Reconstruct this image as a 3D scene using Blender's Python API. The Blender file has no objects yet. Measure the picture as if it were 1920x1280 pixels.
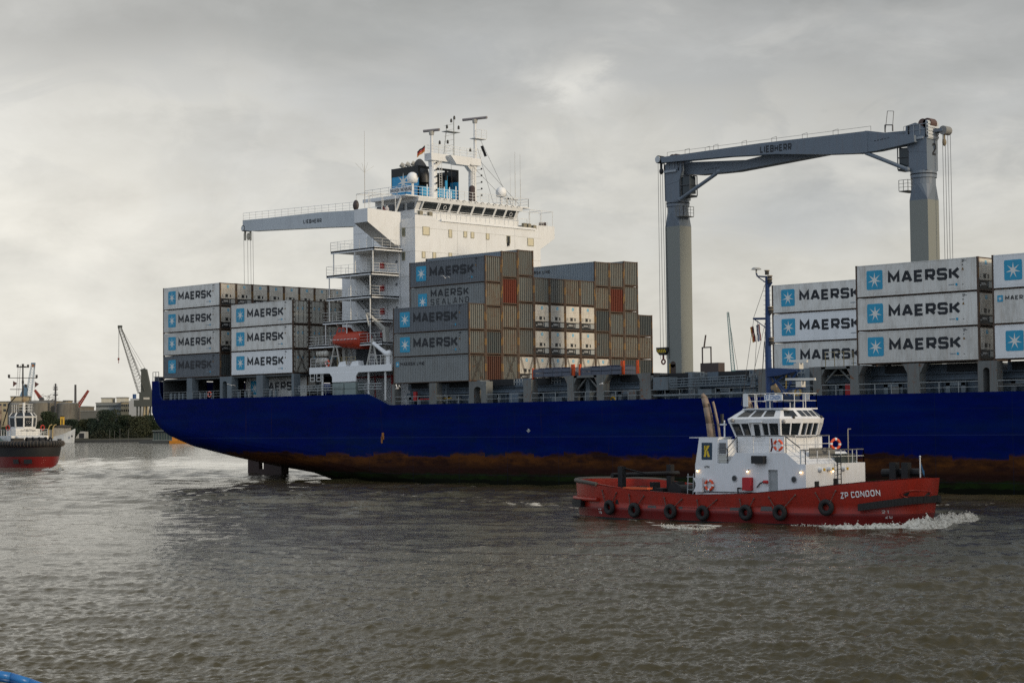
import bpy, math, random
import numpy as np
from mathutils import Vector, Matrix
random.seed(7); rs = np.random.RandomState(5)
sc = bpy.context.scene
# ------------------------------------------------------------------ camera
FPX, PITCH, ROLL, YAW, CH = 3522.02, math.radians(2.606), math.radians(-0.558), math.radians(45.059), 5.917
cv = np.array([-math.sin(YAW)*math.cos(PITCH), math.cos(YAW)*math.cos(PITCH), math.sin(PITCH)])
cr0 = np.array([math.cos(YAW), math.sin(YAW), 0.0]); cu0 = np.cross(cr0, cv)
cr = cr0*math.cos(ROLL)+cu0*math.sin(ROLL); cu = -cr0*math.sin(ROLL)+cu0*math.cos(ROLL)
CAM = np.array([0, 0, CH])
cam = bpy.data.objects.new("camera", bpy.data.cameras.new("camera")); sc.collection.objects.link(cam)
m = Matrix.Identity(4)
for i in range(3):
    m[i][0], m[i][1], m[i][2], m[i][3] = cr[i], cu[i], -cv[i], CAM[i]
cam.matrix_world = m
cam.data.sensor_width = 36; cam.data.lens = FPX*36/1920
cam.data.clip_start = 0.5; cam.data.clip_end = 20000
sc.camera = cam
def ray(x, y): return cv+cr*(x-960)/FPX-cu*(y-640)/FPX
def PX(x, y, X): d = ray(x, y); return CAM+d*(X/d[0])
def PY(x, y, Y): d = ray(x, y); return CAM+d*(Y/d[1])
# ------------------------------------------------------------------ world / sun / exposure
SUN_AZ, SUN_EL = math.radians(4), math.radians(17)      # azimuth measured from +X towards +Y
w = bpy.data.worlds.new("World"); sc.world = w; w.use_nodes = True
nt = w.node_tree; nt.nodes.clear()
class NG:
    """small helper for node maths"""
    def __init__(s, nt): s.nt = nt; s.L = nt.links
    def n(s, t, **k):
        q = s.nt.nodes.new(t)
        for a, b in k.items(): setattr(q, a, b)
        return q
    def put(s, sock, v):
        if isinstance(v, (int, float)): sock.default_value = v
        elif isinstance(v, (tuple, list)): sock.default_value = tuple(v)+((1,) if len(v) == 3 and len(sock.default_value) == 4 else ())
        else: s.L.new(v, sock)
    def m(s, op, a, b=0.0, c=None, clamp=False):
        q = s.n('ShaderNodeMath', operation=op, use_clamp=clamp)
        s.put(q.inputs[0], a); s.put(q.inputs[1], b)
        if c is not None: s.put(q.inputs[2], c)
        return q.outputs[0]
    def noise(s, vec, scale, detail=4, rough=0.55, dist=0.0, out=0):
        q = s.n('ShaderNodeTexNoise'); s.put(q.inputs['Vector'], vec); q.inputs['Scale'].default_value = scale
        q.inputs['Detail'].default_value = detail; q.inputs['Roughness'].default_value = rough; q.inputs['Distortion'].default_value = dist
        return q.outputs[out]
    def ramp(s, f, stops, interp='LINEAR'):
        q = s.n('ShaderNodeValToRGB'); q.color_ramp.interpolation = interp; s.put(q.inputs[0], f)
        e = q.color_ramp.elements
        while len(e) < len(stops): e.new(0.5)
        for k, (p, c) in enumerate(stops):
            e[k].position = p; e[k].color = (c, c, c, 1) if isinstance(c, (int, float)) else tuple(c)+(1,)
        return q.outputs[0]
    def mix(s, f, a, b, mode='MIX'):
        q = s.n('ShaderNodeMix', data_type='RGBA', blend_type=mode); s.put(q.inputs[0], f); s.put(q.inputs[6], a); s.put(q.inputs[7], b)
        return q.outputs[2]
    def vmul(s, v, t):
        q = s.n('ShaderNodeVectorMath', operation='MULTIPLY'); s.put(q.inputs[0], v); q.inputs[1].default_value = t; return q.outputs[0]
    def vadd(s, a, b):
        q = s.n('ShaderNodeVectorMath', operation='ADD'); s.put(q.inputs[0], a); s.put(q.inputs[1], b); return q.outputs[0]
    def dot(s, a, t):
        q = s.n('ShaderNodeVectorMath', operation='DOT_PRODUCT'); s.put(q.inputs[0], a); q.inputs[1].default_value = t; return q.outputs['Value']
g = NG(nt)
out = g.n('ShaderNodeOutputWorld'); bg = g.n('ShaderNodeBackground'); g.L.new(bg.outputs[0], out.inputs[0])
sky = g.n('ShaderNodeTexSky', sky_type='NISHITA', sun_disc=False)
sky.sun_elevation = SUN_EL; sky.sun_rotation = math.pi/2-SUN_AZ; sky.air_density = 1.2; sky.dust_density = 3
skyc = g.mix(1.0, sky.outputs[0], (0.10, 0.10, 0.10), 'MULTIPLY')
tc = g.n('ShaderNodeTexCoord').outputs['Generated']
fw0 = (-math.sin(YAW), math.cos(YAW), 0); rt0 = (math.cos(YAW), math.sin(YAW), 0)
el = g.dot(tc, (0, 0, 1)); fwd = g.dot(tc, fw0); az = g.m('DIVIDE', g.dot(tc, rt0), g.m('MAXIMUM', fwd, 0.15))
n1 = g.noise(g.vmul(tc, (1, 1, 2.6)), 6.0, 6, 0.55, 0.3); n2 = g.noise(g.vmul(tc, (1, 1, 2.2)), 17.0, 6, 0.6, 0.2); n3 = g.noise(g.vmul(tc, (1, 1, 2.0)), 3.1, 4)
elw = g.m('ADD', el, g.m('MULTIPLY', g.m('SUBTRACT', n1, 0.5), 0.17))
elw = g.m('ADD', elw, g.m('MULTIPLY', g.m('SUBTRACT', n2, 0.5), 0.035))
base = g.ramp(elw, [(0.0, (0.69, 0.665, 0.60)), (0.085, (0.70, 0.685, 0.63)), (0.135, (0.67, 0.66, 0.62)), (0.185, (0.58, 0.58, 0.565)), (0.225, (0.31, 0.32, 0.32)), (0.42, (0.34, 0.35, 0.35)), (0.7, (0.44, 0.46, 0.49)), (1.0, (0.52, 0.54, 0.57))])
def blob(x, y, sx, sy):       # soft patch of cloud round a direction of the sky (azimuth, elevation)
    d = ray(x, y); a0 = float(np.dot(d, cr0)/np.dot(d, np.array(fw0))); e0 = float(d[2]/np.linalg.norm(d))
    wob = g.m('MULTIPLY', g.m('SUBTRACT', n2, 0.5), 0.12); wob2 = g.m('MULTIPLY', g.m('SUBTRACT', n2, 0.5), 0.05)
    da = g.m('DIVIDE', g.m('ADD', g.m('SUBTRACT', az, a0), wob), sx/FPX); de = g.m('DIVIDE', g.m('ADD', g.m('SUBTRACT', el, e0), wob2), sy/FPX)
    r2 = g.m('ADD', g.m('MULTIPLY', da, da), g.m('MULTIPLY', de, de))
    return g.m('MULTIPLY', g.m('EXPONENT', g.m('MULTIPLY', r2, -1.0)), g.m('GREATER_THAN', fwd, 0.15))
c = base
nb = g.noise(g.vmul(tc, (1, 1, 2.4)), 10.0, 8, .58, .9)
c = g.mix(g.m('MULTIPLY', g.ramp(nb, [(.47, 0.0), (.55, 1.0)]), g.ramp(el, [(.06, 0.0), (.15, .5)])), c, (.47, .48, .48))
for (x, y, sx, sy, col, k) in [(70, 80, 220, 55, (.29, .30, .305), .8), (1500, 395, 230, 60, (0.50, 0.515, 0.52), .85), (1420, 120, 280, 60, (0.46, 0.47, 0.47), .7), (1250, 330, 130, 120, (0.74, 0.72, 0.66), .55), (1600, 560, 500, 70, (0.70, 0.68, 0.62), .5), (520, 50, 420, 60, (0.33, 0.345, 0.345), .6),
                               (720, 180, 230, 45, (0.52, 0.53, 0.53), .75), (230, 110, 240, 35, (0.72, 0.70, 0.65), .35), (1070, 160, 80, 32, (0.90, 0.88, 0.82), .85),
                               (1700, 170, 230, 60, (0.50, 0.51, 0.50), .5), (1080, 270, 260, 60, (0.70, 0.68, 0.62), .5), (160, 400, 300, 120, (0.75, 0.72, 0.65), .7), (330, 190, 200, 30, (0.72, 0.70, 0.64), .5),
                               (100, 20, 400, 90, (0.30, 0.31, 0.315), .9), (-700, -1500, 1300, 1500, (.92, .88, .80), .92), (1600, -1100, 1300, 1000, (.19, .19, .185), .85), (860, 120, 130, 60, (0.40, 0.415, 0.425), .5), (300, 250, 200, 60, (0.60, 0.585, 0.54), .4)]:
    c = g.mix(g.m('MULTIPLY', blob(x, y, sx, sy), k), c, col)
det = g.m('MULTIPLY_ADD', g.m('SUBTRACT', g.m('ADD', g.m('MULTIPLY', n2, .6), g.m('MULTIPLY', n3, .4)), 0.5), 0.95, 1.0)
q = g.n('ShaderNodeVectorMath', operation='SCALE'); g.L.new(c, q.inputs[0]); g.L.new(det, q.inputs['Scale'])
hem = g.mix(g.ramp(g.m('MULTIPLY_ADD', g.dot(tc, (0.25, -1, 0)), .5, .5), [(.45, 0.0), (.7, 1.0)]), q.outputs[0], (.64, .72, .83))
g.L.new(g.mix(0.93, skyc, hem), bg.inputs[0]); bg.inputs[1].default_value = 1.08
sl = bpy.data.lights.new("sun", 'SUN'); sl.energy = 2.35; sl.angle = math.radians(7); sl.color = (1.0, 0.83, 0.60)
so = bpy.data.objects.new("sun", sl); sc.collection.objects.link(so)
sd = Vector((math.cos(SUN_EL)*math.cos(SUN_AZ), math.cos(SUN_EL)*math.sin(SUN_AZ), math.sin(SUN_EL)))
so.rotation_euler = sd.to_track_quat('Z', 'Y').to_euler()
sc.view_settings.view_transform = 'Standard'; sc.view_settings.look = 'None'; sc.view_settings.gamma = 1; sc.view_settings.exposure = 0.0
sc.cycles.max_bounces = 6; sc.cycles.diffuse_bounces = 3; sc.cycles.glossy_bounces = 3; sc.cycles.use_denoising = False
# ------------------------------------------------------------------ materials
MATS = {}
def mat(name, col, rough=0.55, metal=0.0, var=0.18, rust=0.0, streak=0.0, dirt=0.0, scale=1.0, rustcol=(0.16, 0.06, 0.02), dirtcol=(0.05, 0.045, 0.04), emit=None, island=0.0, bump=0.0):
    if name in MATS: return MATS[name]
    M = bpy.data.materials.new(name); M.use_nodes = True; nt = M.node_tree; g = NG(nt)
    b = nt.nodes['Principled BSDF']; b.inputs['Roughness'].default_value = rough; b.inputs['Metallic'].default_value = metal
    b.inputs['Specular IOR Level'].default_value = 0.35
    oi = g.n('ShaderNodeObjectInfo'); tcn = g.n('ShaderNodeTexCoord')
    off = g.n('ShaderNodeVectorMath', operation='SCALE'); off.inputs[0].default_value = (37, 91, 53); g.L.new(oi.outputs['Random'], off.inputs['Scale'])
    v = g.vadd(tcn.outputs['Object'], off.outputs[0])
    n = g.noise(v, 0.45*scale, 6, 0.6); nf = g.noise(v, 5*scale, 4, 0.6)
    k = g.m('MULTIPLY_ADD', g.m('SUBTRACT', g.m('ADD', g.m('MULTIPLY', n, .6), g.m('MULTIPLY', nf, .4)), 0.5), 2*var, 1.0)
    if island: k = g.m('MULTIPLY', k, g.m('MULTIPLY_ADD', g.m('SUBTRACT', oi.outputs['Random'], 0.5), island, 1.0))
    cc = g.n('ShaderNodeVectorMath', operation='SCALE'); cc.inputs[0].default_value = col; g.L.new(k, cc.inputs['Scale']); c = cc.outputs[0]
    if dirt:
        nd = g.noise(g.vmul(v, (1, 1, .35)), 1.1*scale, 7, 0.7)
        c = g.mix(g.m('MULTIPLY', g.ramp(nd, [(0.47, 0.0), (0.72, 1.0)]), dirt), c, dirtcol)
    if streak:
        ns = g.noise(g.vmul(v, (3.0, 3.0, 0.16)), 2.2*scale, 5, 0.65)
        c = g.mix(g.m('MULTIPLY', g.ramp(ns, [(0.50, 0.0), (0.68, 1.0)]), streak), c, rustcol)
    if rust:
        nr = g.noise(v, 1.9*scale, 8, 0.72)
        c = g.mix(g.ramp(nr, [(0.66-rust*.3, 0.0), (0.71-rust*.3, 1.0)]), c, rustcol)
    g.L.new(c, b.inputs['Base Color'])
    if bump:
        bn = g.n('ShaderNodeBump'); bn.inputs['Strength'].default_value = bump; bn.inputs['Distance'].default_value = 0.05; g.L.new(nf, bn.inputs['Height']); g.L.new(bn.outputs[0], b.inputs['Normal'])
    if emit: b.inputs['Emission Color'].default_value = tuple(emit[:3])+(1,); b.inputs['Emission Strength'].default_value = emit[3]
    MATS[name] = M; return M
white = mat('ship_white', (.66, .67, .67), .5, var=.05, dirt=.18, streak=.10, dirtcol=(.35, .33, .29), rustcol=(.38, .30, .2))
whiteb = mat('clean_white', (.74, .75, .75), .45, var=.04, dirt=.10, dirtcol=(.4, .38, .34))
greyst = mat('deck_grey', (.14, .17, .19), .6, var=.2, dirt=.5, streak=.2, rust=.12)
pedst = mat('pedestal_grey', (.14, .15, .145), .6, var=.15, dirt=.4, streak=.3, rust=.22)
coam = mat('coaming_blue_grey', (.10, .135, .17), .6, var=.2, dirt=.5, streak=.12)
darkst = mat('dark_void', (.02, .022, .024), .8, var=.4)
railm = mat('rail_grey', (.30, .32, .32), .5)
railw = mat('rail_white', (.62, .62, .60), .5, var=.05)
glass = mat('dark_glass', (.012, .015, .016), .08, var=.1); glass.node_tree.nodes['Principled BSDF'].inputs['Specular IOR Level'].default_value = .5
blind = mat('window_blind', (.55, .5, .36), .5)
cranem = mat('crane_grey', (.135, .165, .20), .5, var=.08, dirt=.2, streak=.12, dirtcol=(.10, .11, .12))
cranelt = mat('crane_light_grey', (.50, .52, .53), .5, var=.06, dirt=.15, dirtcol=(.3, .3, .28))
black = mat('black_paint', (.012, .013, .014), .5)
rubber = mat('black_rubber', (.016, .016, .016), .75, var=.4, scale=3, bump=.4)
redp = mat('red_paint', (.40, .02, .02), .45)
orange = mat('orange_paint', (.75, .10, .02), .45)
yellow = mat('yellow_paint', (.55, .33, .03), .5, dirt=.3)
ltblue = mat('logo_blue', (.022, .29, .47), .5, var=.06, dirt=.15)
starw = mat('star_white', (.66, .66, .62), .5, var=.05)
ink = mat('lettering_black', (.010, .013, .018), .5)
cable = mat('steel_cable', (.05, .05, .05), .5)
funblue = mat('funnel_blue', (.03, .27, .50), .5, var=.06)
# ------------------------------------------------------------------ mesh builder
ORG = {}
class MB:
    def __init__(s): s.v = []; s.f = []; s.mi = []; s.cur = 0
    def quad(s, *p):
        i = len(s.v); s.v += [tuple(map(float, q)) for q in p]; s.f.append(tuple(range(i, i+len(p)))); s.mi.append(s.cur)
    def hexa(s, c):       # 8 corners: bottom 4 ccw, top 4 ccw
        i = len(s.v); s.v += [tuple(map(float, q)) for q in c]
        for q in ((0, 3, 2, 1), (4, 5, 6, 7), (0, 1, 5, 4), (1, 2, 6, 5), (2, 3, 7, 6), (3, 0, 4, 7)): s.f.append(tuple(i+a for a in q)); s.mi.append(s.cur)
    def box(s, x0, y0, z0, x1, y1, z1):
        x0, x1 = sorted((x0, x1)); y0, y1 = sorted((y0, y1)); z0, z1 = sorted((z0, z1))
        s.hexa([(x0, y0, z0), (x1, y0, z0), (x1, y1, z0), (x0, y1, z0), (x0, y0, z1), (x1, y0, z1), (x1, y1, z1), (x0, y1, z1)])
    def cbox(s, c, d): s.box(c[0]-d[0]/2, c[1]-d[1]/2, c[2]-d[2]/2, c[0]+d[0]/2, c[1]+d[1]/2, c[2]+d[2]/2)
    def prism(s, poly, ax, a, b):     # polygon in the plane normal to axis ax, extruded from a to b
        def P(p, t):
            return (t, p[0], p[1]) if ax == 'x' else ((p[0], t, p[1]) if ax == 'y' else (p[0], p[1], t))
        n = len(poly); i = len(s.v); s.v += [P(p, a) for p in poly]+[P(p, b) for p in poly]
        s.f.append(tuple(range(i, i+n))[::-1]); s.f.append(tuple(range(i+n, i+2*n))); s.mi += [s.cur]*2
        for k in range(n): l = (k+1) % n; s.f.append((i+k, i+l, i+n+l, i+n+k)); s.mi.append(s.cur)
    def cyl(s, p0, p1, r0, r1=None, n=8, caps=True):
        r1 = r0 if r1 is None else r1; p0 = Vector(p0); p1 = Vector(p1); d = (p1-p0)
        if d.length < 1e-6: return
        d.normalize(); a = d.orthogonal().normalized(); b = d.cross(a); i = len(s.v)
        for p, r in ((p0, r0), (p1, r1)):
            for k in range(n): t = 2*math.pi*k/n; s.v.append(tuple(p+(a*math.cos(t)+b*math.sin(t))*r))
        for k in range(n): l = (k+1) % n; s.f.append((i+k, i+l, i+n+l, i+n+k)); s.mi.append(s.cur)
        if caps: s.f.append(tuple(range(i, i+n))[::-1]); s.f.append(tuple(range(i+n, i+2*n))); s.mi += [s.cur]*2
    def tube(s, pts, r, n=6):
        for a, b in zip(pts[:-1], pts[1:]): s.cyl(a, b, r, n=n)
    def ring(s, c, nrm, R, r, n=20, m=8):
        nrm = Vector(nrm).normalized(); a = nrm.orthogonal().normalized(); b = nrm.cross(a); c = Vector(c); i = len(s.v)
        for k in range(n):
            t = 2*math.pi*k/n; e = a*math.cos(t)+b*math.sin(t)
            for j in range(m): u = 2*math.pi*j/m; s.v.append(tuple(c+e*(R+r*math.cos(u))+nrm*(r*math.sin(u))))
        for k in range(n):
            for j in range(m):
                s.f.append((i+k*m+j, i+((k+1) % n)*m+j, i+((k+1) % n)*m+(j+1) % m, i+k*m+(j+1) % m)); s.mi.append(s.cur)
    def ball(s, c, rx, ry=None, rz=None, n=12, m=8, zmin=-1.0):
        ry = ry or rx; rz = rz or rx; i = len(s.v)
        for a in range(m+1):
            ph = math.pi*a/m; zz = max(math.cos(ph), zmin)
            for b in range(n): t = 2*math.pi*b/n; s.v.append((c[0]+rx*math.sin(ph)*math.cos(t), c[1]+ry*math.sin(ph)*math.sin(t), c[2]+rz*zz))
        for a in range(m):
            for b in range(n): s.f.append((i+a*n+b, i+(a+1)*n+b, i+(a+1)*n+(b+1) % n, i+a*n+(b+1) % n)); s.mi.append(s.cur)
    def rail(s, pts, h=1.0, rows=3, sp=1.5, r=0.025):
        for a, b in zip(pts[:-1], pts[1:]):
            a = Vector(a); b = Vector(b); L = (b-a).length; n = max(1, round(L/sp))
            for k in range(n+1): p = a.lerp(b, k/n); s.cyl(p, p+Vector((0, 0, h)), r, n=4)
            for j in range(rows): z = Vector((0, 0, h*(j+1)/rows)); s.cyl(a+z, b+z, r*(1.0 if j == rows-1 else .7), n=4)
    def grid(s, P):       # 2-D array of points
        i = len(s.v); R, Cn = len(P), len(P[0]); s.v += [tuple(map(float, q)) for row in P for q in row]
        for a in range(R-1):
            for b in range(Cn-1): s.f.append((i+a*Cn+b, i+a*Cn+b+1, i+(a+1)*Cn+b+1, i+(a+1)*Cn+b)); s.mi.append(s.cur)
    def build(s, name, mats, parent=None, smooth=False):
        o0 = ORG.get(parent.name, Vector((0, 0, 0))) if parent else Vector((0, 0, 0))
        me = bpy.data.meshes.new(name); me.from_pydata([(x-o0.x, y-o0.y, z-o0.z) for x, y, z in s.v], [], s.f)
        for M in (mats if isinstance(mats, (list, tuple)) else [mats]): me.materials.append(M)
        me.polygons.foreach_set('material_index', s.mi)
        if smooth: me.shade_smooth()
        me.update()
        o = bpy.data.objects.new(name, me); sc.collection.objects.link(o)
        if parent: o.parent = parent; ORG[o.name] = o0.copy()
        return o
def thing(name, label, cat, loc=(0, 0, 0), group=None):
    o = bpy.data.objects.new(name, None); sc.collection.objects.link(o); o.location = loc; o.empty_display_size = .1
    ORG[o.name] = Vector(loc); o['label'] = label; o['category'] = cat
    if group: o['group'] = group
    return o
def tag(o, label, cat, group=None):
    o['label'] = label; o['category'] = cat
    if group: o['group'] = group
    return o
def copy_tree(o, parent=None):
    c = o.copy(); sc.collection.objects.link(c)
    if parent: c.parent = parent
    for ch in list(o.children): copy_tree(ch, c)
    return c
# ------------------------------------------------------------------ lettering
GL = {'M': (1.0, [[(0, 0), (0, 1), (.5, .3), (1, 1), (1, 0)]]), 'A': (.95, [[(0, 0), (.42, 1), (.58, 1), (1, 0)], [(.16, .3), (.84, .3)]]),
 'E': (.8, [[(1, 1), (0, 1), (0, 0), (1, 0)], [(.12, .5), (.9, .5)]]), 'R': (.85, [[(0, 0), (0, 1), (.85, 1), (1, .88), (1, .56), (.85, .42), (.1, .42)], [(.5, .34), (1, 0)]]),
 'S': (.85, [[(1, .8), (1, .9), (.9, 1), (.1, 1), (0, .9), (0, .62), (.1, .52), (.9, .48), (1, .38), (1, .1), (.9, 0), (.1, 0), (0, .1), (0, .2)]]),
 'K': (.9, [[(0, 0), (0, 1)], [(1, 1), (.22, .42)], [(.42, .52), (1, 0)]]), 'L': (.75, [[(0, 1), (0, 0), (1, 0)]]), 'I': (.2, [[(.5, 0), (.5, 1)]]),
 'N': (.9, [[(0, 0), (0, 1), (1, 0), (1, 1)]]), 'B': (.85, [[(.8, .5), (.95, .6), (.95, .9), (.85, 1), (0, 1), (0, 0), (.9, 0), (1, .1), (1, .4), (.85, .5), (.12, .5)]]),
 'H': (.85, [[(0, 0), (0, 1)], [(1, 0), (1, 1)], [(.12, .5), (.88, .5)]]), 'Z': (.8, [[(0, 1), (1, 1), (0, 0), (1, 0)]]),
 'P': (.8, [[(0, 0), (0, 1), (.85, 1), (1, .88), (1, .56), (.85, .42), (.12, .42)]]), 'C': (.8, [[(1, .8), (1, .9), (.85, 1), (.15, 1), (0, .88), (0, .12), (.15, 0), (.85, 0), (1, .1), (1, .2)]]),
 'O': (.85, [[(.5, 1), (.15, 1), (0, .86), (0, .14), (.15, 0), (.85, 0), (1, .14), (1, .86), (.85, 1), (.5, 1)]]), 'D': (.85, [[(0, 1), (0, 0), (.8, 0), (1, .15), (1, .85), (.8, 1), (.12, 1)]]),
 'U': (.85, [[(0, 1), (0, .12), (.15, 0), (.85, 0), (1, .12), (1, 1)]]), 'G': (.85, [[(1, .85), (.85, 1), (.15, 1), (0, .88), (0, .12), (.15, 0), (.85, 0), (1, .12), (1, .5), (.6, .5)]]),
 '.': (.15, [[(.5, 0), (.5, .12)]]), '2': (.7, [[(0, .8), (0, .88), (.12, 1), (.88, 1), (1, .88), (1, .6), (0, .1), (0, 0), (1, 0)]]), '0': (.7, [[(.5, 1), (.15, 1), (0, .86), (0, .14), (.15, 0), (.85, 0), (1, .14), (1, .86), (.85, 1), (.5, 1)]]),
 '1': (.35, [[(0, .8), (.9, 1), (.9, 0)]]), '9': (.7, [[(1, .45), (.15, .45), (0, .57), (0, .88), (.15, 1), (.85, 1), (1, .88), (1, .12), (.85, 0), (.05, 0)]]), '6': (.7, [[(.95, 1), (.15, 1), (0, .88), (0, .12), (.15, 0), (.85, 0), (1, .12), (1, .45), (.85, .57), (.12, .57)]]), '3': (.7, [[(0, 1), (1, 1), (1, 0), (0, 0)], [(.2, .5), (.88, .5)]]), '4': (.7, [[(.8, 0), (.8, 1), (0, .3), (1, .3)]])}
def strip(pts, t):
    P = [Vector(p) for p in pts]; Lf = []; Rt = []
    for i, p in enumerate(P):
        d0 = (P[i]-P[i-1]).normalized() if i else None; d1 = (P[i+1]-P[i]).normalized() if i < len(P)-1 else None
        closed = (P[0]-P[-1]).length < 1e-6
        if closed and i == 0: d0 = (P[-1]-P[-2]).normalized()
        if closed and i == len(P)-1: d1 = (P[1]-P[0]).normalized()
        if d0 is None or d1 is None:
            d = d1 if d0 is None else d0; nn = Vector((-d.y, d.x)); k = t/2
        else:
            n0 = Vector((-d0.y, d0.x)); n1 = Vector((-d1.y, d1.x)); nn = (n0+n1)
            if nn.length < .3: nn = n0
            nn.normalize(); k = t/2/max(nn.dot(n0), .42)
        Lf.append(p+nn*k); Rt.append(p-nn*k)
    return [(Lf[i], Rt[i], Rt[i+1], Lf[i+1]) for i in range(len(P)-1)]
def text2d(s, h, t, gap=.22, wf=1.0):
    x = 0; polys = []
    for ch in s:
        if ch == ' ': x += h*.45; continue
        wd, strokes = GL[ch]; W = max(wd*h*wf, t)
        for j, st in enumerate(strokes):
            pts = [(x+t/2+a*(W-t), t/2+b*(h-t)) for a, b in st]
            polys += [(q, j) for q in strip(pts, t)]
        x += W+h*gap
    return polys, x-h*gap
def put_text(mb, s, O, U, V, h, t, width=None, gap=.2, wf=1.0, N=None, fn=None):
    polys, W = text2d(s, h, t, gap, wf); k = (width/W) if width else 1.0
    O = Vector(O); U = Vector(U); V = Vector(V); N = Vector(N) if N else U.cross(V)
    for q, j in polys:
        if fn: mb.quad(*[fn(p.x*k, p.y, j) for p in q][::-1])
        else: mb.quad(*[O+U*(p.x*k)+V*p.y+N*(j*0.003) for p in q][::-1])
def star(mb, O, U, V, R, n=7, r=.30, rot=0):
    O = Vector(O); U = Vector(U); V = Vector(V)
    P = []
    for k in range(2*n): a = math.pi*k/n+rot; q = R if k % 2 == 0 else R*r; P.append(O+U*(q*math.sin(a))+V*(q*math.cos(a)))
    for k in range(n): mb.quad(O, P[(2*k-1) % (2*n)], P[2*k], P[2*k+1])
def rsq(mb, O, U, V, a, b, r):       # rounded rectangle face centred on O
    O = Vector(O); U = Vector(U); V = Vector(V); P = []
    for sx, sy, a0 in ((1, 1, 0), (-1, 1, 90), (-1, -1, 180), (1, -1, 270)):
        for k in range(4): t = math.radians(a0+30*k); P.append(O+U*(sx*(a-r)+r*math.cos(t))+V*(sy*(b-r)+r*math.sin(t)))
    mb.quad(*P)
# ------------------------------------------------------------------ ship constants (world: X towards the bow, Y to port, Z up, water at 0)
YS = 137.24; RP = 2.478; CL = 12.192; CW = 2.438
HC, SD = 2.896, 2.591
XA, XA2, XC, XR0, XR1, XR2 = -200.388, -186.076, -156.139, -113.4, -94.867, -81.417
ZA, ZC, ZR = 12.416, 10.762, 11.008
YC = 152.2
# ------------------------------------------------------------------ containers
C_RW = mat('reefer_white', (.64, .63, .59), .5, var=.09, dirt=.5, streak=.22, island=.3, dirtcol=(.2, .18, .145), rustcol=(.26, .15, .07))
C_RN = mat('reefer_new_white', (.72, .73, .73), .45, var=.05, dirt=.22, streak=.06, dirtcol=(.32, .31, .29), rustcol=(.3, .22, .15))
C_RE = mat('reefer_end_cream', (.50, .475, .42), .5, var=.10, dirt=.45, streak=.3, island=.2, dirtcol=(.24, .2, .15), rustcol=(.25, .13, .05))
C_DK = mat('container_dark_grey', (.135, .15, .165), .55, var=.12, dirt=.3, streak=.14, dirtcol=(.07, .07, .07), rustcol=(.09, .05, .03))
C_MG = mat('container_mid_grey', (.21, .225, .225), .55, var=.12, dirt=.35, streak=.14, dirtcol=(.12, .115, .10), rustcol=(.1, .06, .03))
C_BG = mat('container_blue_grey', (.20, .24, .275), .55, var=.12, dirt=.35, streak=.16, dirtcol=(.12, .12, .12), rustcol=(.08, .05, .03))
C_EG = mat('container_end_grey', (.125, .13, .118), .6, var=.15, dirt=.5, streak=.38, rust=.16, island=.35, dirtcol=(.12, .10, .075), rustcol=(.11, .05, .022))
C_ER = mat('container_end_rusty', (.145, .14, .115), .6, var=.2, dirt=.6, streak=.75, scale=2.2, rust=.24, island=.3, dirtcol=(.15, .10, .06), rustcol=(.12, .045, .018))
C_EK = mat('container_end_dark', (.06, .07, .07), .6, var=.15, dirt=.35, streak=.3, rust=.1, dirtcol=(.07, .065, .06), rustcol=(.09, .05, .025))
C_RD = mat('container_oxide_red', (.12, .026, .013), .6, var=.15, dirt=.3, streak=.3, dirtcol=(.1, .035, .02), rustcol=(.09, .03, .015))
C_BR = mat('container_rust_brown', (.07, .026, .015), .65, var=.25, dirt=.5, streak=.4, rust=.3, rustcol=(.07, .025, .012))
C_FR = mat('frame_rusty_edge', (.075, .052, .036), .65, var=.3, dirt=.7, streak=.6, rust=.4, scale=2, rustcol=(.07, .028, .012))
C_FY = mat('frame_yellow_marks', (.20, .11, .03), .6, var=.2, dirt=.5)
C_UN = mat('unit_panel_cream', (.46, .44, .39), .5, var=.08, dirt=.35, streak=.2, dirtcol=(.25, .2, .14), rustcol=(.26, .14, .06))
C_DO = mat('door_cream_grey', (.43, .42, .37), .55, var=.12, dirt=.5, streak=.25, island=.25, dirtcol=(.17, .15, .12), rustcol=(.18, .09, .04))
TPL = {}
def corr(mb, p0, du, L, z0, z1, nrm, depth=.05, pitch=.278):
    """a corrugated steel wall as one folded sheet"""
    n = max(2, round(L/pitch)); pt = L/n; prof = []
    for k in range(n): prof += [(k*pt, 0), (k*pt+pt*.40, 0), (k*pt+pt*.5, -depth), (k*pt+pt*.88, -depth)]
    prof.append((L, 0)); p0 = Vector(p0); du = Vector(du); nrm = Vector(nrm)
    mb.grid([[p0+du*a+nrm*b+Vector((0, 0, zz)) for a, b in prof] for zz in (z0, z1)])
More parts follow.
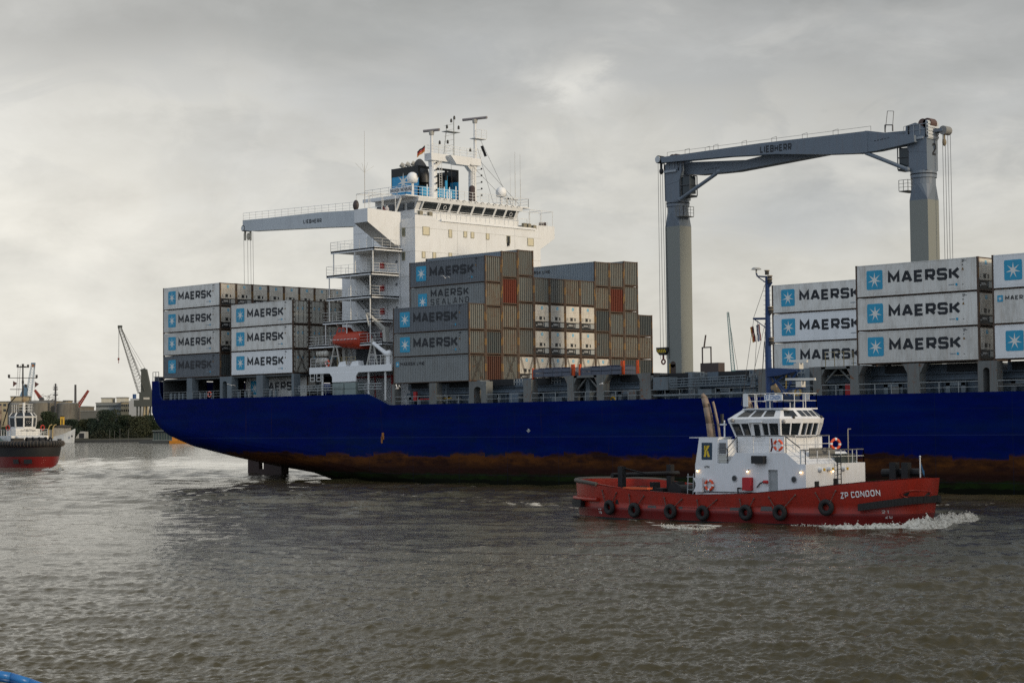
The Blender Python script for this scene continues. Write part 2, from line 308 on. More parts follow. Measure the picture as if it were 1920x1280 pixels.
def shell(kind, H, side, end, red=None):
    """frame + walls of a container, origin at the middle of its base"""
    l, wd = CL/2, CW/2
    f = MB(); p = .085
    for sx in (-1, 1):
        for sy in (-1, 1):
            f.box(sx*l, sy*wd, .10, sx*(l-.16), sy*(wd-.15), H-.10)
            for zz in (0.0, H-.125): f.box(sx*(l+.006), sy*(wd+.006), zz+(0 if zz == 0 else .0), sx*(l-.185), sy*(wd-.17), zz+.118)
    for sx in (-1, 1):
        f.box(sx*(l-.012), -wd+.14, .07, sx*(l-.09), wd-.14, .19); f.box(sx*(l-.012), -wd+.14, H-.125, sx*(l-.09), wd-.14, H-.03)
    for sy in (-1, 1): f.box(-l+.15, sy*(wd-.012), .06, l-.15, sy*(wd-.07), .15)
    b = MB(); rail_h = .07
    for sy in (-1, 1):
        b.box(-l+.17, sy*wd, .15, l-.17, sy*(wd-.06), .20); b.box(-l+.16, sy*wd, H-.115, l-.16, sy*(wd-.06), H-.03)
    b.quad((-l, -wd, H-.04), (l, -wd, H-.04), (l, wd, H-.04), (-l, wd, H-.04)); b.quad((-l, -wd, .13), (l, -wd, .13), (l, wd, .13), (-l, wd, .13))
    if kind == 'dry':
        corr(b, (-l+.16, -wd+.014, 0), (1, 0, 0), CL-.32, .20, H-.115, (0, -1, 0)); corr(b, (-l+.16, wd-.014, 0), (1, 0, 0), CL-.32, .20, H-.115, (0, 1, 0))
    else:
        b.box(-l+.12, -wd+.016, .2, l-.12, -wd+.05, H-.115); b.box(-l+.12, wd-.05, .2, l-.12, wd-.016, H-.115)
        for zz in (.30, .40): b.box(-l+.2, -wd+.016, zz, l-.2, -wd+.008, zz+.018)
        for k in range(1, 12): b.box(-l+k*CL/12-.008, -wd+.0155, .45, -l+k*CL/12+.008, -wd+.0125, H-.16)
    b.box(-l+.02, -wd+.15, .2, -l+.06, wd-.15, H-.13)
    e = MB()
    if kind == 'dry':
        corr(e, (l-.03, -wd+.15, 0), (0, 1, 0), CW-.3, .20, H-.13, (1, 0, 0), .12, .295)
    elif kind == 'unit':
        e.box(l-.08, -wd+.15, .95, l-.03, wd-.15, H-.13)
        e.box(l-.03, -wd+.30, H*.72, l-.012, wd-.30, H*.93)
        for zz in (H*.55, H*.60, H*.655): e.box(l-.03, -wd+.2, zz, l-.02, wd-.2, zz+.016)
    else:
        for sy in (0, 1):
            y0 = -wd+.15+sy*(CW/2-.15)+.006; y1 = y0+CW/2-.165
            e.box(l-.06, y0, .20, l-.018, y1, H-.13)
    return f, b, e
def make_container(key, kind, H, side, end, frame=C_FR, lettering=None, longlet=False):
    root = thing({'dry': 'dry_container', 'unit': 'refrigerated_container', 'door': 'refrigerated_container'}[kind], 'container', 'shipping container')
    f, b, e = shell(kind, H, side, end)
    f.cur = 1
    l, wd = CL/2, CW/2
    if kind in ('unit', 'dry'):
        for sy in (-1, 1): f.box(l+.004, sy*(wd-.02), H*.40, l-.01, sy*(wd-.13), H*.68)
    f.build('corner_frame', [frame, C_FY], root); b.build('side_wall', side, root)
    eo = e.build('end_wall' if kind != 'door' else 'door', end, root)
    if kind == 'unit':
        u = MB(); u.box(l-.10, -wd+.15, .20, l-.55, wd-.15, .95)
        uo = u.build('machinery_recess', black, root)
        u = MB(); u.box(l-.03, -wd+.17, 1.02, l-.004, wd-.17, H*.53)
        un = u.build('refrigeration_unit', C_UN, root)
        u = MB(); u.box(l-.004, -.42, 1.12, l+.006, -.02, 1.50); u.box(l-.004, .25, 1.14, l+.006, .44, 1.46)
        u.box(l-.004, -.92, 1.18, l+.004, -.78, 1.25); u.box(l-.004, -.92, 1.36, l+.004, -.78, 1.43); u.box(l-.004, -.5, H*.53-.06, l+.003, .2, H*.53-.035)
        u.build('fan_grille', black, un)
        u = MB(); u.cyl((l-.22, -.62, .62), (l-.22, .05, .62), .17, n=10); u.cyl((l-.2, .30, .42), (l-.2, .30, .80), .12, n=8); u.ball((l-.18, -.75, .5), .13)
        u.build('compressor', mat('compressor_metal', (.3, .3, .29), .4, var=.4, dirt=.5), un)
        u = MB(); u.box(l-.10, .45, .36, l-.02, wd-.17, .86); u.build('control_box', mat('control_box_grey', (.28, .29, .28), .5), un)
        u = MB(); u.box(l-.012, -.15, H*.79, l-.004, .15, H*.895); s_ = u.build('end_emblem', ltblue, root)
        u = MB(); star(u, (l-.001, 0, H*.842), (0, 1, 0), (0, 0, 1), .11); u.build('emblem_star', starw, s_)
    if kind == 'door':
        for yy in (-.86, -.36, .36, .86):
            u = MB(); u.cyl((l+.012, yy, .12), (l+.012, yy, H-.1), .022, n=6)
            for zz in (.14, H*.25, H*.5, H*.75, H-.14): u.box(l-.02, yy-.05, zz-.03, l+.035, yy+.05, zz+.03)
            u.build('locking_bar', mat('locking_bar_metal', (.14, .12, .10), .5, var=.3, rust=.3), root)
        u = MB()
        for sy in (-1, 1):
            for k in range(5): zz = .3+k*(H-.6)/4; u.box(l-.02, sy*(wd-.16), zz-.06, l+.02, sy*(wd-.30), zz+.06)
        u.build('hinge', mat('hinge_dark', (.04, .035, .03), .6), root)
        for yy in (-.55, .17):
            u = MB(); u.box(l-.018, yy, H*.62, l-.010, yy+.24, H*.71); s_ = u.build('end_emblem', ltblue, root)
            u = MB(); star(u, (l-.007, yy+.12, H*.665), (0, 1, 0), (0, 0, 1), .09); u.build('emblem_star', starw, s_)
    yo = -wd-.002
    if lettering == 'big':
        u = MB(); zc = H*.535; rsq(u, (-l+1.97, yo, zc), (1, 0, 0), (0, 0, 1), .82, .83, .12); s_ = u.build('emblem', ltblue, root)
        u = MB(); star(u, (-l+1.97, yo-.003, zc-.02), (1, 0, 0), (0, 0, 1), .70, r=.27); u.build('emblem_star', starw, s_)
        u = MB(); put_text(u, 'MAERSK', (-l+3.34, yo, zc-.43), (1, 0, 0), (0, 0, 1), 1.03, .245, 7.1, .13); u.build('lettering', ink, root)
        u = MB(); xx = l-1.55
        for k, (zz, ln) in enumerate([(.93, .26), (.90, .42), (.87, .16), (.80, .12), (.77, .10), (.22, .12)]): u.box(xx, yo, H*zz, xx+ln, yo+.01, H*zz+.045)
        u.cur = 1; u.quad((xx-.05, yo, H*.64), (xx+.2, yo, H*.64), (xx+.075, yo, H*.72)); u.cur = 2
        rsq(u, (xx-.55, yo, H*.235), (1, 0, 0), (0, 0, 1), .11, .11, .08); u.cur = 3; u.box(xx-1.3, yo, H*.225, xx-.75, yo+.01, H*.25)
        u.build('markings', [ink, C_FY, ltblue, C_BG], root)
    if lettering == 'line':
        u = MB(); rsq(u, (-l+.72, yo, H*.745), (1, 0, 0), (0, 0, 1), .26, .27, .04); s_ = u.build('emblem', ltblue, root)
        u = MB(); star(u, (-l+.72, yo-.003, H*.745), (1, 0, 0), (0, 0, 1), .22, r=.3); u.build('emblem_star', starw, s_)
        u = MB(); put_text(u, 'MAERSK LINE', (-l+1.2, yo, H*.69), (1, 0, 0), (0, 0, 1), .36, .075, 3.95, .24); u.build('lettering', ink, root)
    if lettering == 'sealand':
        u = MB(); rsq(u, (-l+1.97+.2, yo, H*.40), (1, 0, 0), (0, 0, 1), .72, .86, .05); s_ = u.build('emblem', ltblue, root)
        u = MB(); star(u, (-l+2.17, yo-.003, H*.38), (1, 0, 0), (0, 0, 1), .66, r=.27); u.build('emblem_star', starw, s_)
        u = MB(); put_text(u, 'MAERSK', (-l+3.5, yo, H*.55), (1, 0, 0), (0, 0, 1), .82, .16, 6.1, .24)
        put_text(u, 'SEALAND', (-l+3.5, yo, H*.22), (1, 0, 0), (0, 0, 1), .66, .09, 6.1, .5); u.build('lettering', ink, root)
    return root
def tplc(*a):
    if a not in TPL: TPL[a] = [make_container(str(a), *a), False]
    return TPL[a]
ORD = ['first', 'second', 'third', 'fourth', 'fifth', 'sixth', 'seventh', 'eighth', 'ninth', 'tenth', 'eleventh', 'twelfth']
def place(args, x0, row, z0, label, group):
    t = tplc(*args); root = t[0]
    if t[1]: root = copy_tree(root)
    t[1] = True
    root.location = (x0+CL/2, YS+row*RP+CW/2, z0)
    root['label'] = label; root['category'] = 'shipping container'; root['group'] = group
    return root
G1 = 'white containers stacked on the stern'; G2 = 'containers stacked behind the white bridge house'; G3 = 'containers stacked in front of the bridge house'; G4 = 'white containers amidships'
RU = ('unit', HC, C_RW, C_RE, C_FR)
# stern block, starboard row: grey dry box at the bottom, three reefers over it
A_lab = ['grey corrugated container, bottom one of the column nearest the stern', 'white refrigerated container just above the grey one at the stern, chipped lower wall',
         'white refrigerated container with rope-like scuffs, third up at the stern', 'white refrigerated container on top of the column nearest the stern, rusty roof edge']
place(('dry', HC, C_DK, C_EK, C_FR, 'big'), XA, 0, ZA, A_lab[0], G1)
for k in (1, 2, 3): place(('unit', HC, C_RW, C_RE, C_FR, 'big'), XA, 0, ZA+k*HC, A_lab[k], G1)
for r in range(1, 9): place(RU, XA, r, ZA+3*HC, f'white refrigerated container with cooling unit, {ORD[r]} box along the top row at the stern', G1)
for k in range(3): place(RU, XA, 1, ZA+k*HC, f'white refrigerated container, {ORD[k]} up, deep in the gap behind the stern column', G1)
for k in range(3):
    place(('door', HC, C_RN if k == 0 else C_RW, C_DO, C_FR, 'big'), XA2, 0, ZA+k*HC, ['cleanest white refrigerated container, bottom of the three-high column aft of the house', 'white refrigerated container in the middle of the three-high column aft of the house', 'white refrigerated container on top of the three-high column aft of the house'][k], G2)
    for r in range(1, 6): place(('door', HC, C_RW, C_DO, C_FR), XA2, r, ZA+k*HC, f'cream container doors with locking bars, {ORD[k]} up in the {ORD[r]} column aft of the balconies', G2)
place(('unit', HC, C_RW, C_RE, C_FR, 'big'), -186.5, 1, 9.45, 'white container below deck level, half hidden by grey pedestals near the stern', G2)
# block ahead of the house
D = {'k': (C_DK, C_EG), 'm': (C_MG, C_EG), 'b': (C_BG, C_EG), 'e': (C_MG, C_EG), 'x': (C_MG, C_ER), 'd': (C_EK, C_EK), 'r': (C_RD, C_RD), 'n': (C_BR, C_BR)}
CB = [[('m', HC, 'line'), ('m', SD, 'big'), ('k', HC, 'big')],
      [('n', HC), ('d', SD), ('x', SD), ('x', SD, 'sealand'), ('k', HC, 'big')],
      [('e', HC), ('x', HC), ('x', SD), ('r', HC), ('b', HC)],
      [('U', HC), ('e', HC), ('e', HC), ('e', HC), ('e', HC)],
      [('U', HC), ('U', HC), ('U', HC), ('e', HC)],
      [('U', HC), ('U', HC), ('U', HC), ('e', HC)],
      [('U', HC), ('U', HC), ('U', HC), ('x', HC)],
      [('U', HC), ('U', HC), ('U', HC), ('e', HC)],
      [('U', HC), ('e', HC), ('d', SD), ('x', SD), ('b', HC, 'line')],
      [('e', HC), ('x', SD), ('e', SD), ('r', HC), ('e', HC)],
      [('d', HC), ('x', SD), ('e', HC), ('e', HC), ('e', HC)],
      [('d', HC), ('x', SD), ('d', SD)]]
NM = {'k': 'dark grey', 'm': 'grey', 'b': 'blue grey', 'e': 'grey ribbed', 'x': 'rust streaked grey', 'd': 'charcoal', 'r': 'oxide red', 'n': 'rusty brown'}
for r, colm in enumerate(CB):
    z = ZC
    for k, c in enumerate(colm):
        H = c[1]; let = c[2] if len(c) > 2 else None
        tier = ['bottom', 'second', 'third', 'fourth', 'fifth'][k]
        if k == len(colm)-1: tier = 'topmost'
        if c[0] == 'U':
            place(RU, XC, r, z, f'cream refrigerated container with black fan opening, {tier} box of the {ORD[r]} column before the house', G3)
        else:
            s_, e_ = D[c[0]]
            lt = {'big': ' with large lettering', 'line': ' with small lettering', 'sealand': ' with two lines of lettering', None: ''}[let]
            place(('dry', H, s_, e_, C_FR, let), XC, r, z, f'{NM[c[0]]} container{lt}, {tier} of {ORD[r]} column before the house', G3)
        z += H
for k in range(3):
    t3 = ['bottom', 'middle', 'top'][k]
    place(('unit', HC, C_RN if k == 1 else C_RW, C_RE, C_FR, 'big'), XR0, 5, ZR+k*HC, f'white refrigerated container, {t3} of the three behind the blue tug mast', G4)
    place(('unit', HC, C_RW, C_RE, C_FR, 'big'), XR1, 0, ZR+k*HC, f'white refrigerated container, {t3} of the full-length column above the red tug', G4)
    place(('unit', HC, C_RN if k != 1 else C_RW, C_RE, C_FR, 'line' if k == 1 else 'big'), XR2, 0, ZR+k*HC, f'white refrigerated container, {t3} of the column cut off by the right edge', G4)
for r_, x_ in ((1, XR1),):
    for k in range(3): place(RU, x_, r_, ZR+k*HC, f'white refrigerated container, {["bottom", "middle", "top"][k]} in the second column above the red tug', G4)
# ------------------------------------------------------------------ the container ship
ship = thing('container_ship', 'long blue-hulled container ship with white bridge house and two grey cranes', 'ship', (-130, YC, 0))
XS, XE = -202.4, -40.0
def zb(x):  return float(np.interp(x, [-202.4, -201.6, -200, -196, -189, -182, -174.5, -168, -155, -130, -40], [7.6, 6.1, 5.1, 3.8, 2.5, 1.4, .5, -1.2, -3, -5, -5]))
def zs(x):  return float(np.interp(x, [-202.4, -201.6, -200, -196, -189, -182, -174.5, -168, -155, -130, -40], [8.3, 7.6, 6.9, 6.2, 5.3, 4.5, 3.8, 3.0, 1.2, -2.5, -3]))
def inw(x): return float(np.interp(x, [-202.4, -196, -182, -168, -150, -130], [1.2, 2.6, 5.5, 7.5, 6.0, 3.0]))
def ztop(x): return float(np.interp(x, [-202.4, -200.95, -200.7, -200.2, -160.2, -156.5, -40], [12.2, 12.2, 10.4, 9.77, 9.77, 8.47, 8.42]))
HM = bpy.data.materials.new('hull_paint'); HM.use_nodes = True; g = NG(HM.node_tree); b = HM.node_tree.nodes['Principled BSDF']
tcn = g.n('ShaderNodeTexCoord').outputs['Object']; sep = g.n('ShaderNodeSeparateXYZ'); g.L.new(tcn, sep.inputs[0]); hx, hz = sep.outputs[0], sep.outputs[2]
wl = g.noise(g.vmul(tcn, (.06, .06, .6)), 1.0, 6, .6); ws = g.noise(g.vmul(tcn, (.35, .3, .9)), 1.0, 8, .72); wf = g.noise(g.vmul(tcn, (1.2, 1.2, 5)), 1.0, 5, .7); pan = g.noise(g.vmul(tcn, (.12, .0, .0)), 1.0, 1, .5)
blue = g.mix(g.ramp(ws, [(.42, 0.0), (.75, 1.0)]), (.0003, .0055, .085), (.0006, .006, .042)); blue = g.mix(g.ramp(wl, [(.45, 0.0), (.68, .8)]), blue, (.0003, .012, .10))
dk = g.m('MULTIPLY', g.ramp(g.m('ADD', g.m('MULTIPLY', wl, .7), g.m('MULTIPLY', ws, .3)), [(.52, 0.0), (.60, 1.0)]), g.ramp(g.m('DIVIDE', hz, 10.0), [(.30, .8), (.62, .15)]))
blue = g.mix(g.m('MULTIPLY', dk, .8), blue, (.005, .012, .022))
red = g.mix(g.ramp(ws, [(.35, 0.0), (.65, 1.0)]), (.026, .010, .008), (.014, .007, .005)); red = g.mix(g.ramp(wf, [(.5, 0.0), (.75, .6)]), red, (.032, .018, .016))
rustz = g.m('MULTIPLY', g.ramp(g.m('DIVIDE', hz, 5.0), [(.30, 0.0), (.46, 1.0), (.62, 1.0), (.70, 0.0)]), g.ramp(g.m('ADD', g.m('MULTIPLY', ws, .6), g.m('MULTIPLY', wl, .4)), [(.42, 0.0), (.56, 1.0)]))
red = g.mix(g.m('MULTIPLY', rustz, .75), red, (.12, .042, .010))
zed = g.m('ADD', hz, g.m('MULTIPLY', g.m('SUBTRACT', wf, .5), 1.0))
step = g.n('ShaderNodeMath', operation='SNAP'); g.L.new(g.m('MULTIPLY', g.m('SUBTRACT', pan, .5), 1.0), step.inputs[0]); step.inputs[1].default_value = .3
zed2 = g.m('ADD', g.m('ADD', hz, step.outputs[0]), g.m('MULTIPLY', g.m('SUBTRACT', ws, .5), 2.0))
c = g.mix(g.ramp(g.m('DIVIDE', zed2, 10.0), [(.282, 0.0), (.310, 1.0)]), red, blue)
c = g.mix(g.m('MULTIPLY', g.ramp(g.m('DIVIDE', zed, 2.0), [(.05, 1.0), (.45, .8), (.6, 0.0)]), g.ramp(g.m('DIVIDE', g.m('ADD', hx, 200.0), 200.0), [(.0, 0.0), (.28, 0.0), (.62, 1.0)])), c, g.mix(g.ramp(ws, [(.4, 0.0), (.6, 1.0)]), (.006, .009, .004), (.011, .026, .005)))
c = g.mix(g.m('LESS_THAN', zed, .45), c, (.006, .007, .004))
fr_ = lambda v, p: g.m('ABSOLUTE', g.m('SUBTRACT', g.m('FRACT', g.m('DIVIDE', v, p)), .5))
seam = g.m('MAXIMUM', g.m('GREATER_THAN', fr_(g.m('ADD', hx, 300.0), 7.3), .4955), g.m('GREATER_THAN', fr_(g.m('ADD', hz, 1.1), 2.05), .488))
c = g.mix(g.m('MULTIPLY', seam, .35), c, (.012, .018, .04))
scuff = g.ramp(g.noise(g.vmul(tcn, (.5, .5, 7)), 1.0, 7, .8, .3), [(.60, 0.0), (.72, 1.0)]); c = g.mix(g.m('MULTIPLY', scuff, .22), c, (.03, .045, .09))
vr = g.ramp(g.noise(g.vmul(tcn, (1.6, 1.6, .10)), 1.0, 6, .7), [(.64, 0.0), (.74, 1.0)]); c = g.mix(g.m('MULTIPLY', vr, .55), c, (.035, .017, .010))
lin = g.m('MULTIPLY', g.m('LESS_THAN', g.m('ABSOLUTE', g.m('SUBTRACT', hz, 4.9)), .03), .3); c = g.mix(lin, c, (.05, .07, .16))
g.L.new(c, b.inputs['Base Color']); b.inputs['Roughness'].default_value = .55; b.inputs['Specular IOR Level'].default_value = .02
bn = g.n('ShaderNodeBump'); bn.inputs['Strength'].default_value = .5; bn.inputs['Distance'].default_value = .12; g.L.new(g.noise(g.vmul(tcn, (.38, .38, .5)), 1.0, 2, .5), bn.inputs['Height']); g.L.new(bn.outputs[0], b.inputs['Normal'])
def hull_pt(x, t, side):     # t 0..1 flat side top->zs, 1..2 bilge round to the flat bottom
    B = (167.5-136.9)/2
    if t <= 1: z = ztop(x)+(zs(x)-ztop(x))*t; hb = B
    else:
        a = (t-1)*math.pi/2; z = zs(x)-(zs(x)-zb(x))*math.sin(a); hb = B-inw(x)*(1-math.cos(a))
    return (x, YC-side*hb, z)
xs = np.concatenate([np.linspace(-202.4, -200, 14), np.linspace(-199.5, -160.3, 40), np.linspace(-160.2, -156.5, 4), np.linspace(-156, -40, 40)])
ts = [0, .01, .3, .6, 1]+[1+k/10 for k in range(1, 11)]
mb = MB(); ext = []
for x in xs:
    row = [hull_pt(x, t, 1) for t in ts]+[hull_pt(x, t, -1) for t in ts[::-1]]; ext.append(row)
mb.grid(ext); mb.quad(*ext[0]); mb.quad(*ext[-1])
mb.build('hull', HM, ship)
mb = MB()       # bulwark thickness + inner side, deck
top = [(hull_pt(x, 0, 1), (x, 137.1, ztop(x)), (x, 137.1, ztop(x)-1.3)) for x in xs]
mb.grid([[a, b_, c_] for a, b_, c_ in top]); mb.grid([[(a[0], 2*YC-a[1], a[2]) for a in r_] for r_ in top])
mb.build('bulwark', mat('bulwark_inner_blue', (.02, .04, .14), .5, dirt=.4), ship)
mb = MB(); mb.quad((-202.2, 137.1, 8.5), (-160, 137.1, 8.5), (-160, 167.3, 8.5), (-202.2, 167.3, 8.5)); mb.quad((-160, 137.1, 7.5), (-40, 137.1, 7.5), (-40, 167.3, 7.5), (-160, 167.3, 7.5)); mb.quad((-160, 137.1, 7.5), (-160, 167.3, 7.5), (-160, 167.3, 8.5), (-160, 137.1, 8.5))
mb.build('main_deck', greyst, ship)
# rudder and skeg under the stern
mb = MB(); mb.prism([(-202.2, -2), (-202.2, 3), (-199.9, 3.2), (-199.6, -2)], 'y', 151.9, 152.5); mb.build('rudder', mat('antifoul_brown', (.035, .012, .010), .6, dirt=.5), ship)
mb = MB(); mb.prism([(-199.3, -.1), (-199.3, .7), (-198.4, .75), (-198.4, 4), (-194.6, 4), (-194.6, .2), (-194.8, -2), (-198, -2)], 'y', 151.6, 152.8); mb.build('skeg', mat('antifoul_brown', ()), ship)
# draught figures / marks on the hull
mb = MB(); mb.box(-134.9, 136.88, 5.4, -134.86, 136.85, 5.7); mb.box(-135.15, 136.88, 5.52, -134.65, 136.85, 5.56); mb.ring((-134.9, 136.87, 5.54), (0, 1, 0), .16, .02, 10, 4); mb.build('hull_mark', starw, ship)
for (px, py, r_) in ((718, 815, .18), (716, 822, .12)):
    q = PY(px, py, 136.87); mb = MB(); mb.box(q[0]-r_, 136.85, q[2]-.5, q[0]+r_, 136.9, q[2]+.25); mb.build('rust_weep', mat('rust_orange', (.3, .12, .03), .8, var=.4), ship)
# --- stern deck: end bulkhead with arched opening, inner walls, pedestals
def arch_panel(mb, x0, x1, z0, z1, xo0, xo1, zo0, zo1, y0, y1):
    """post pair with an arched opening, in the XZ plane"""
    r = (xo1-xo0)/2; cx = (xo0+xo1)/2; zc = zo1-r*.75
    mb.box(x0, y0, z0, xo0, y1, z1); mb.box(xo1, y0, z0, x1, y1, z1)
    if zo0 > z0+.02: mb.box(xo0, y0, z0, xo1, y1, zo0)
    pts = [(cx+r*math.cos(t), zc+r*.75*math.sin(t)) for t in np.linspace(0, math.pi, 9)]
    for a, b_ in zip(pts[:-1], pts[1:]): mb.hexa([(a[0], y0, a[1]), (b_[0], y0, b_[1]), (b_[0], y1, b_[1]), (a[0], y1, a[1]), (a[0], y0, z1), (b_[0], y0, z1), (b_[0], y1, z1), (a[0], y1, z1)])
def SX(px, y=720, Y=136.9): return float(PY(px, y, Y)[0])
def pedestal(p0, p1, zt, arch=None, flare=False, m_=pedst):
    x0, x1 = SX(p0), SX(p1); mb = MB(); zb_ = ztop((x0+x1)/2)-.9
    if arch: arch_panel(mb, x0, x1, zb_, zt, SX(arch[0]), SX(arch[1]), zb_, zt-.55, 136.92, 137.9)
    else:
        mb.box(x0, 136.95, zb_, x1, 137.9, zt)
        if flare: mb.prism([(x0, zt-.9), (x0-.5, zt-.02), (x1+.5, zt-.02), (x1, zt-.9)], 'y', 137.0, 137.85)
    mb.build('container_pedestal', m_, ship)
pa = mat('pedestal_blue_grey', (.13, .16, .18), .6, var=.12, dirt=.35, streak=.15, rust=.1)
pedestal(349.5, 359.6, ZA-.02, m_=pa); pedestal(412, 434, ZA-.02, (417, 425.5), m_=pa); pedestal(480, 492, ZA-.02, m_=pa); pedestal(546, 550.5, ZA-.02, m_=pa)
for a in ((733.5, 739, None), (804, 816.5, None), (879, 911, (888, 901.5)), (980.5, 995.5, None), (1062.8, 1074.5, None), (1118, 1130, None), (1200, 1219, None), (1421, 1439, None), (1524, 1539, None), (1593.5, 1609, None), (1701, 1723.5, None), (1833.5, 1869, (1843.5, 1855.5))):
    pedestal(a[0], a[1], ZC-.02 if a[0] < 1000 else ZR-.02, a[2], flare=a[0] > 990 and not a[2])
mb = MB()
mb.box(-200.6, 137.4, 8.5, -200.4, 144, 12.3)
for y in np.arange(138.6, 166, 3.2): mb.box(-196, y, 8.5, -195.7, y+1.5, 12.3)
mb.box(-186.3, 141, 8.5, -174, 141.2, 12.3); mb.box(-200.3, 166.6, 8.5, -174, 166.8, 12.3); mb.box(-200, 137.3, 12.2, -174, 167, 12.38)
mb.build('stern_deckhouse_wall', mat('stern_wall', (.07, .075, .075), .7, dirt=.4), ship)
mb = MB(); x0, x1 = SX(329, 730, 146), SX(340, 730, 146)
for k in range(3): mb.cyl((SX(366, 735, 139)+k*2.2, 139.5, 9.3), (SX(366, 735, 139)+k*2.2+1.1, 139.5, 9.3), .5, n=14)
mb.build('mooring_winch', mat('winch_grey', (.17, .18, .18), .6, var=.3, dirt=.5), ship)
for px in (318, 326, 334, 341, 374, 382, 395, 445, 458, 468, 505, 515):
    q = PY(px, 740, 137.3); mb = MB(); mb.box(q[0], 137.3, 8.6, q[0]+.32, 137.6, 10.55); mb.build('bulwark_stay', pa, ship)
# lifebuoys, floodlights
def railing(name, pts, h, rows, sp, r, m_, parent=ship):
    mb = MB(); mb.rail(pts, h, rows, sp, r); return mb.build(name, m_, parent)
for a, b_ in ((306, 349), (360, 412), (434, 480), (492, 546), (550, 640)):
    railing('rail', [(SX(a), 137.0, 9.75), (SX(b_), 137.0, 9.75)], .95, 3, 1.5, .025, railm)
for a, b_ in ((739, 804), (816.5, 879), (911, 980.5), (995.5, 1062.8), (1074.5, 1118), (1130, 1200), (1219, 1300), (1340, 1421), (1439, 1524), (1539, 1593.5), (1609, 1701), (1723.5, 1833.5), (1869, 1925)):
    railing('rail', [(SX(a), 137.0, 8.4), (SX(b_), 137.0, 8.4)], .95, 2, 1.9, .035, railm)
# --- hatch coaming along the side deck, with stiffeners, openings and door frames
coamx0, coamx1 = -156, -60
mb = MB(); mb.box(coamx0, 139.6, 7.5, coamx1, 139.9, 10.1); mb.box(coamx0, 139.1, 9.55, coamx1, 139.6, 9.75); mb.box(coamx0, 139.3, 10.1, coamx1, 139.95, 10.25)
for x in np.arange(coamx0+1, coamx1, 2.4): mb.box(x, 139.25, 7.5, x+.12, 139.6, 9.6)
mb.build('hatch_coaming', coam, ship)
for i, x in enumerate(np.arange(coamx0+.8, coamx1-4, 6.2)):
    mb = MB(); w_ = 2.6+1.2*((i*37) % 5)/5; mb.box(x, 139.05, 10.27, x+w_, 139.3, 10.95); mb.build('hatch_edge_opening', darkst, ship)
    mb = MB()
    for k in range(4): mb.box(x+w_+.15+k*.4, 139.02, 10.3, x+w_+.2+k*.4, 139.08, 10.9)
    mb.box(x+w_+.1, 139.02, 10.56, x+w_+1.45, 139.08, 10.62); mb.build('lashing_grating', railm, ship)
    mb = MB()
    for xx in (x+.2, x+1.7): mb.box(xx, 138.5, 7.5, xx+.42, 138.7, 9.3)
    mb.box(x+.2, 138.5, 9.05, x+2.1, 138.7, 9.3); mb.build('door_frame', pa, ship); mb = MB(); mb.box(x+3.4, 138.6, 7.5, x+4.8, 139.1, 8.9+.3*(i % 3)); mb.build('deck_locker', pa if i % 2 else coam, ship)
for i in range(34):
    x = random.uniform(coamx0+2, coamx1-3); mb = MB(); zz = random.uniform(8.3, 9.2); k = random.random()
    if k < .35: mb.cyl((x, 138.2, zz), (x+random.uniform(1.5, 5), 138.2, zz), .07, n=6)
    elif k < .6: mb.box(x, 138.3, 8.2, x+random.uniform(.4, 1.3), 138.8, zz+.3)
    elif k < .8: mb.ring((x, 138.3, zz), (0, 1, 0), .32, .09, 14, 6)
    else: mb.cyl((x, 138.2, 8), (x, 138.2, 10.4), .06, n=6)
    mb.build('deck_fitting', random.choice([yellow, redp, pa, pedst, darkst, pa, railm]), ship)
for px, py in ((747, 745), (779, 746), (1004, 752)):
    q = PY(px, py, 138.4); mb = MB(); mb.box(q[0]-.25, 138.3, q[2]-.3, q[0]+.25, 138.5, q[2]+.7); mb.build('fire_hose_box', redp, ship)
# hatch covers
HX = [(-202, -174), (-156.1, -143.9), (-142.6, -130.4), (-126.5, -114.7), (-113.4, -101.2), (-94.9, -82.7), (-81.4, -60)]
for i, (a, b_) in enumerate(HX[1:]):
    mb = MB(); mb.box(a, 139.4, 10.25, b_, 166.0, 10.7 if i < 1 else 10.95)
    for y in np.arange(140, 165, 2.478): mb.box(a-.02, y, 10.3, b_+.02, y+.12, 10.72 if i < 1 else 10.97)
    mb.build('hatch_cover', coam, ship)
for x in (-143.6, -130.2, -127.9, -114.6, -101.0, -95.4, -82.4):
    mb = MB(); mb.box(x, 138, 7.5, x+.5, 166.5, 10.9); mb.build('lashing_bridge', greyst, ship)
# roofs between pedestals (side passage girder)
for a, b_ in ((1063, 1130), (1200, 1225), (1524, 1609)):
    mb = MB(); mb.box(SX(a), 137, 10.75, SX(b_), 139.4, 10.98); mb.build('deck_girder', pedst, ship)
    if b_-a > 30:
        mb = MB()
        for s_, e_ in ((SX(a)+1.0, SX(a)+2.3), (SX(b_)-1.0, SX(b_)-2.3)): mb.cyl((s_, 137.4, 9.6), (e_, 137.4, 10.8), .09, n=6)
        mb.build('knee_brace', pedst, ship)
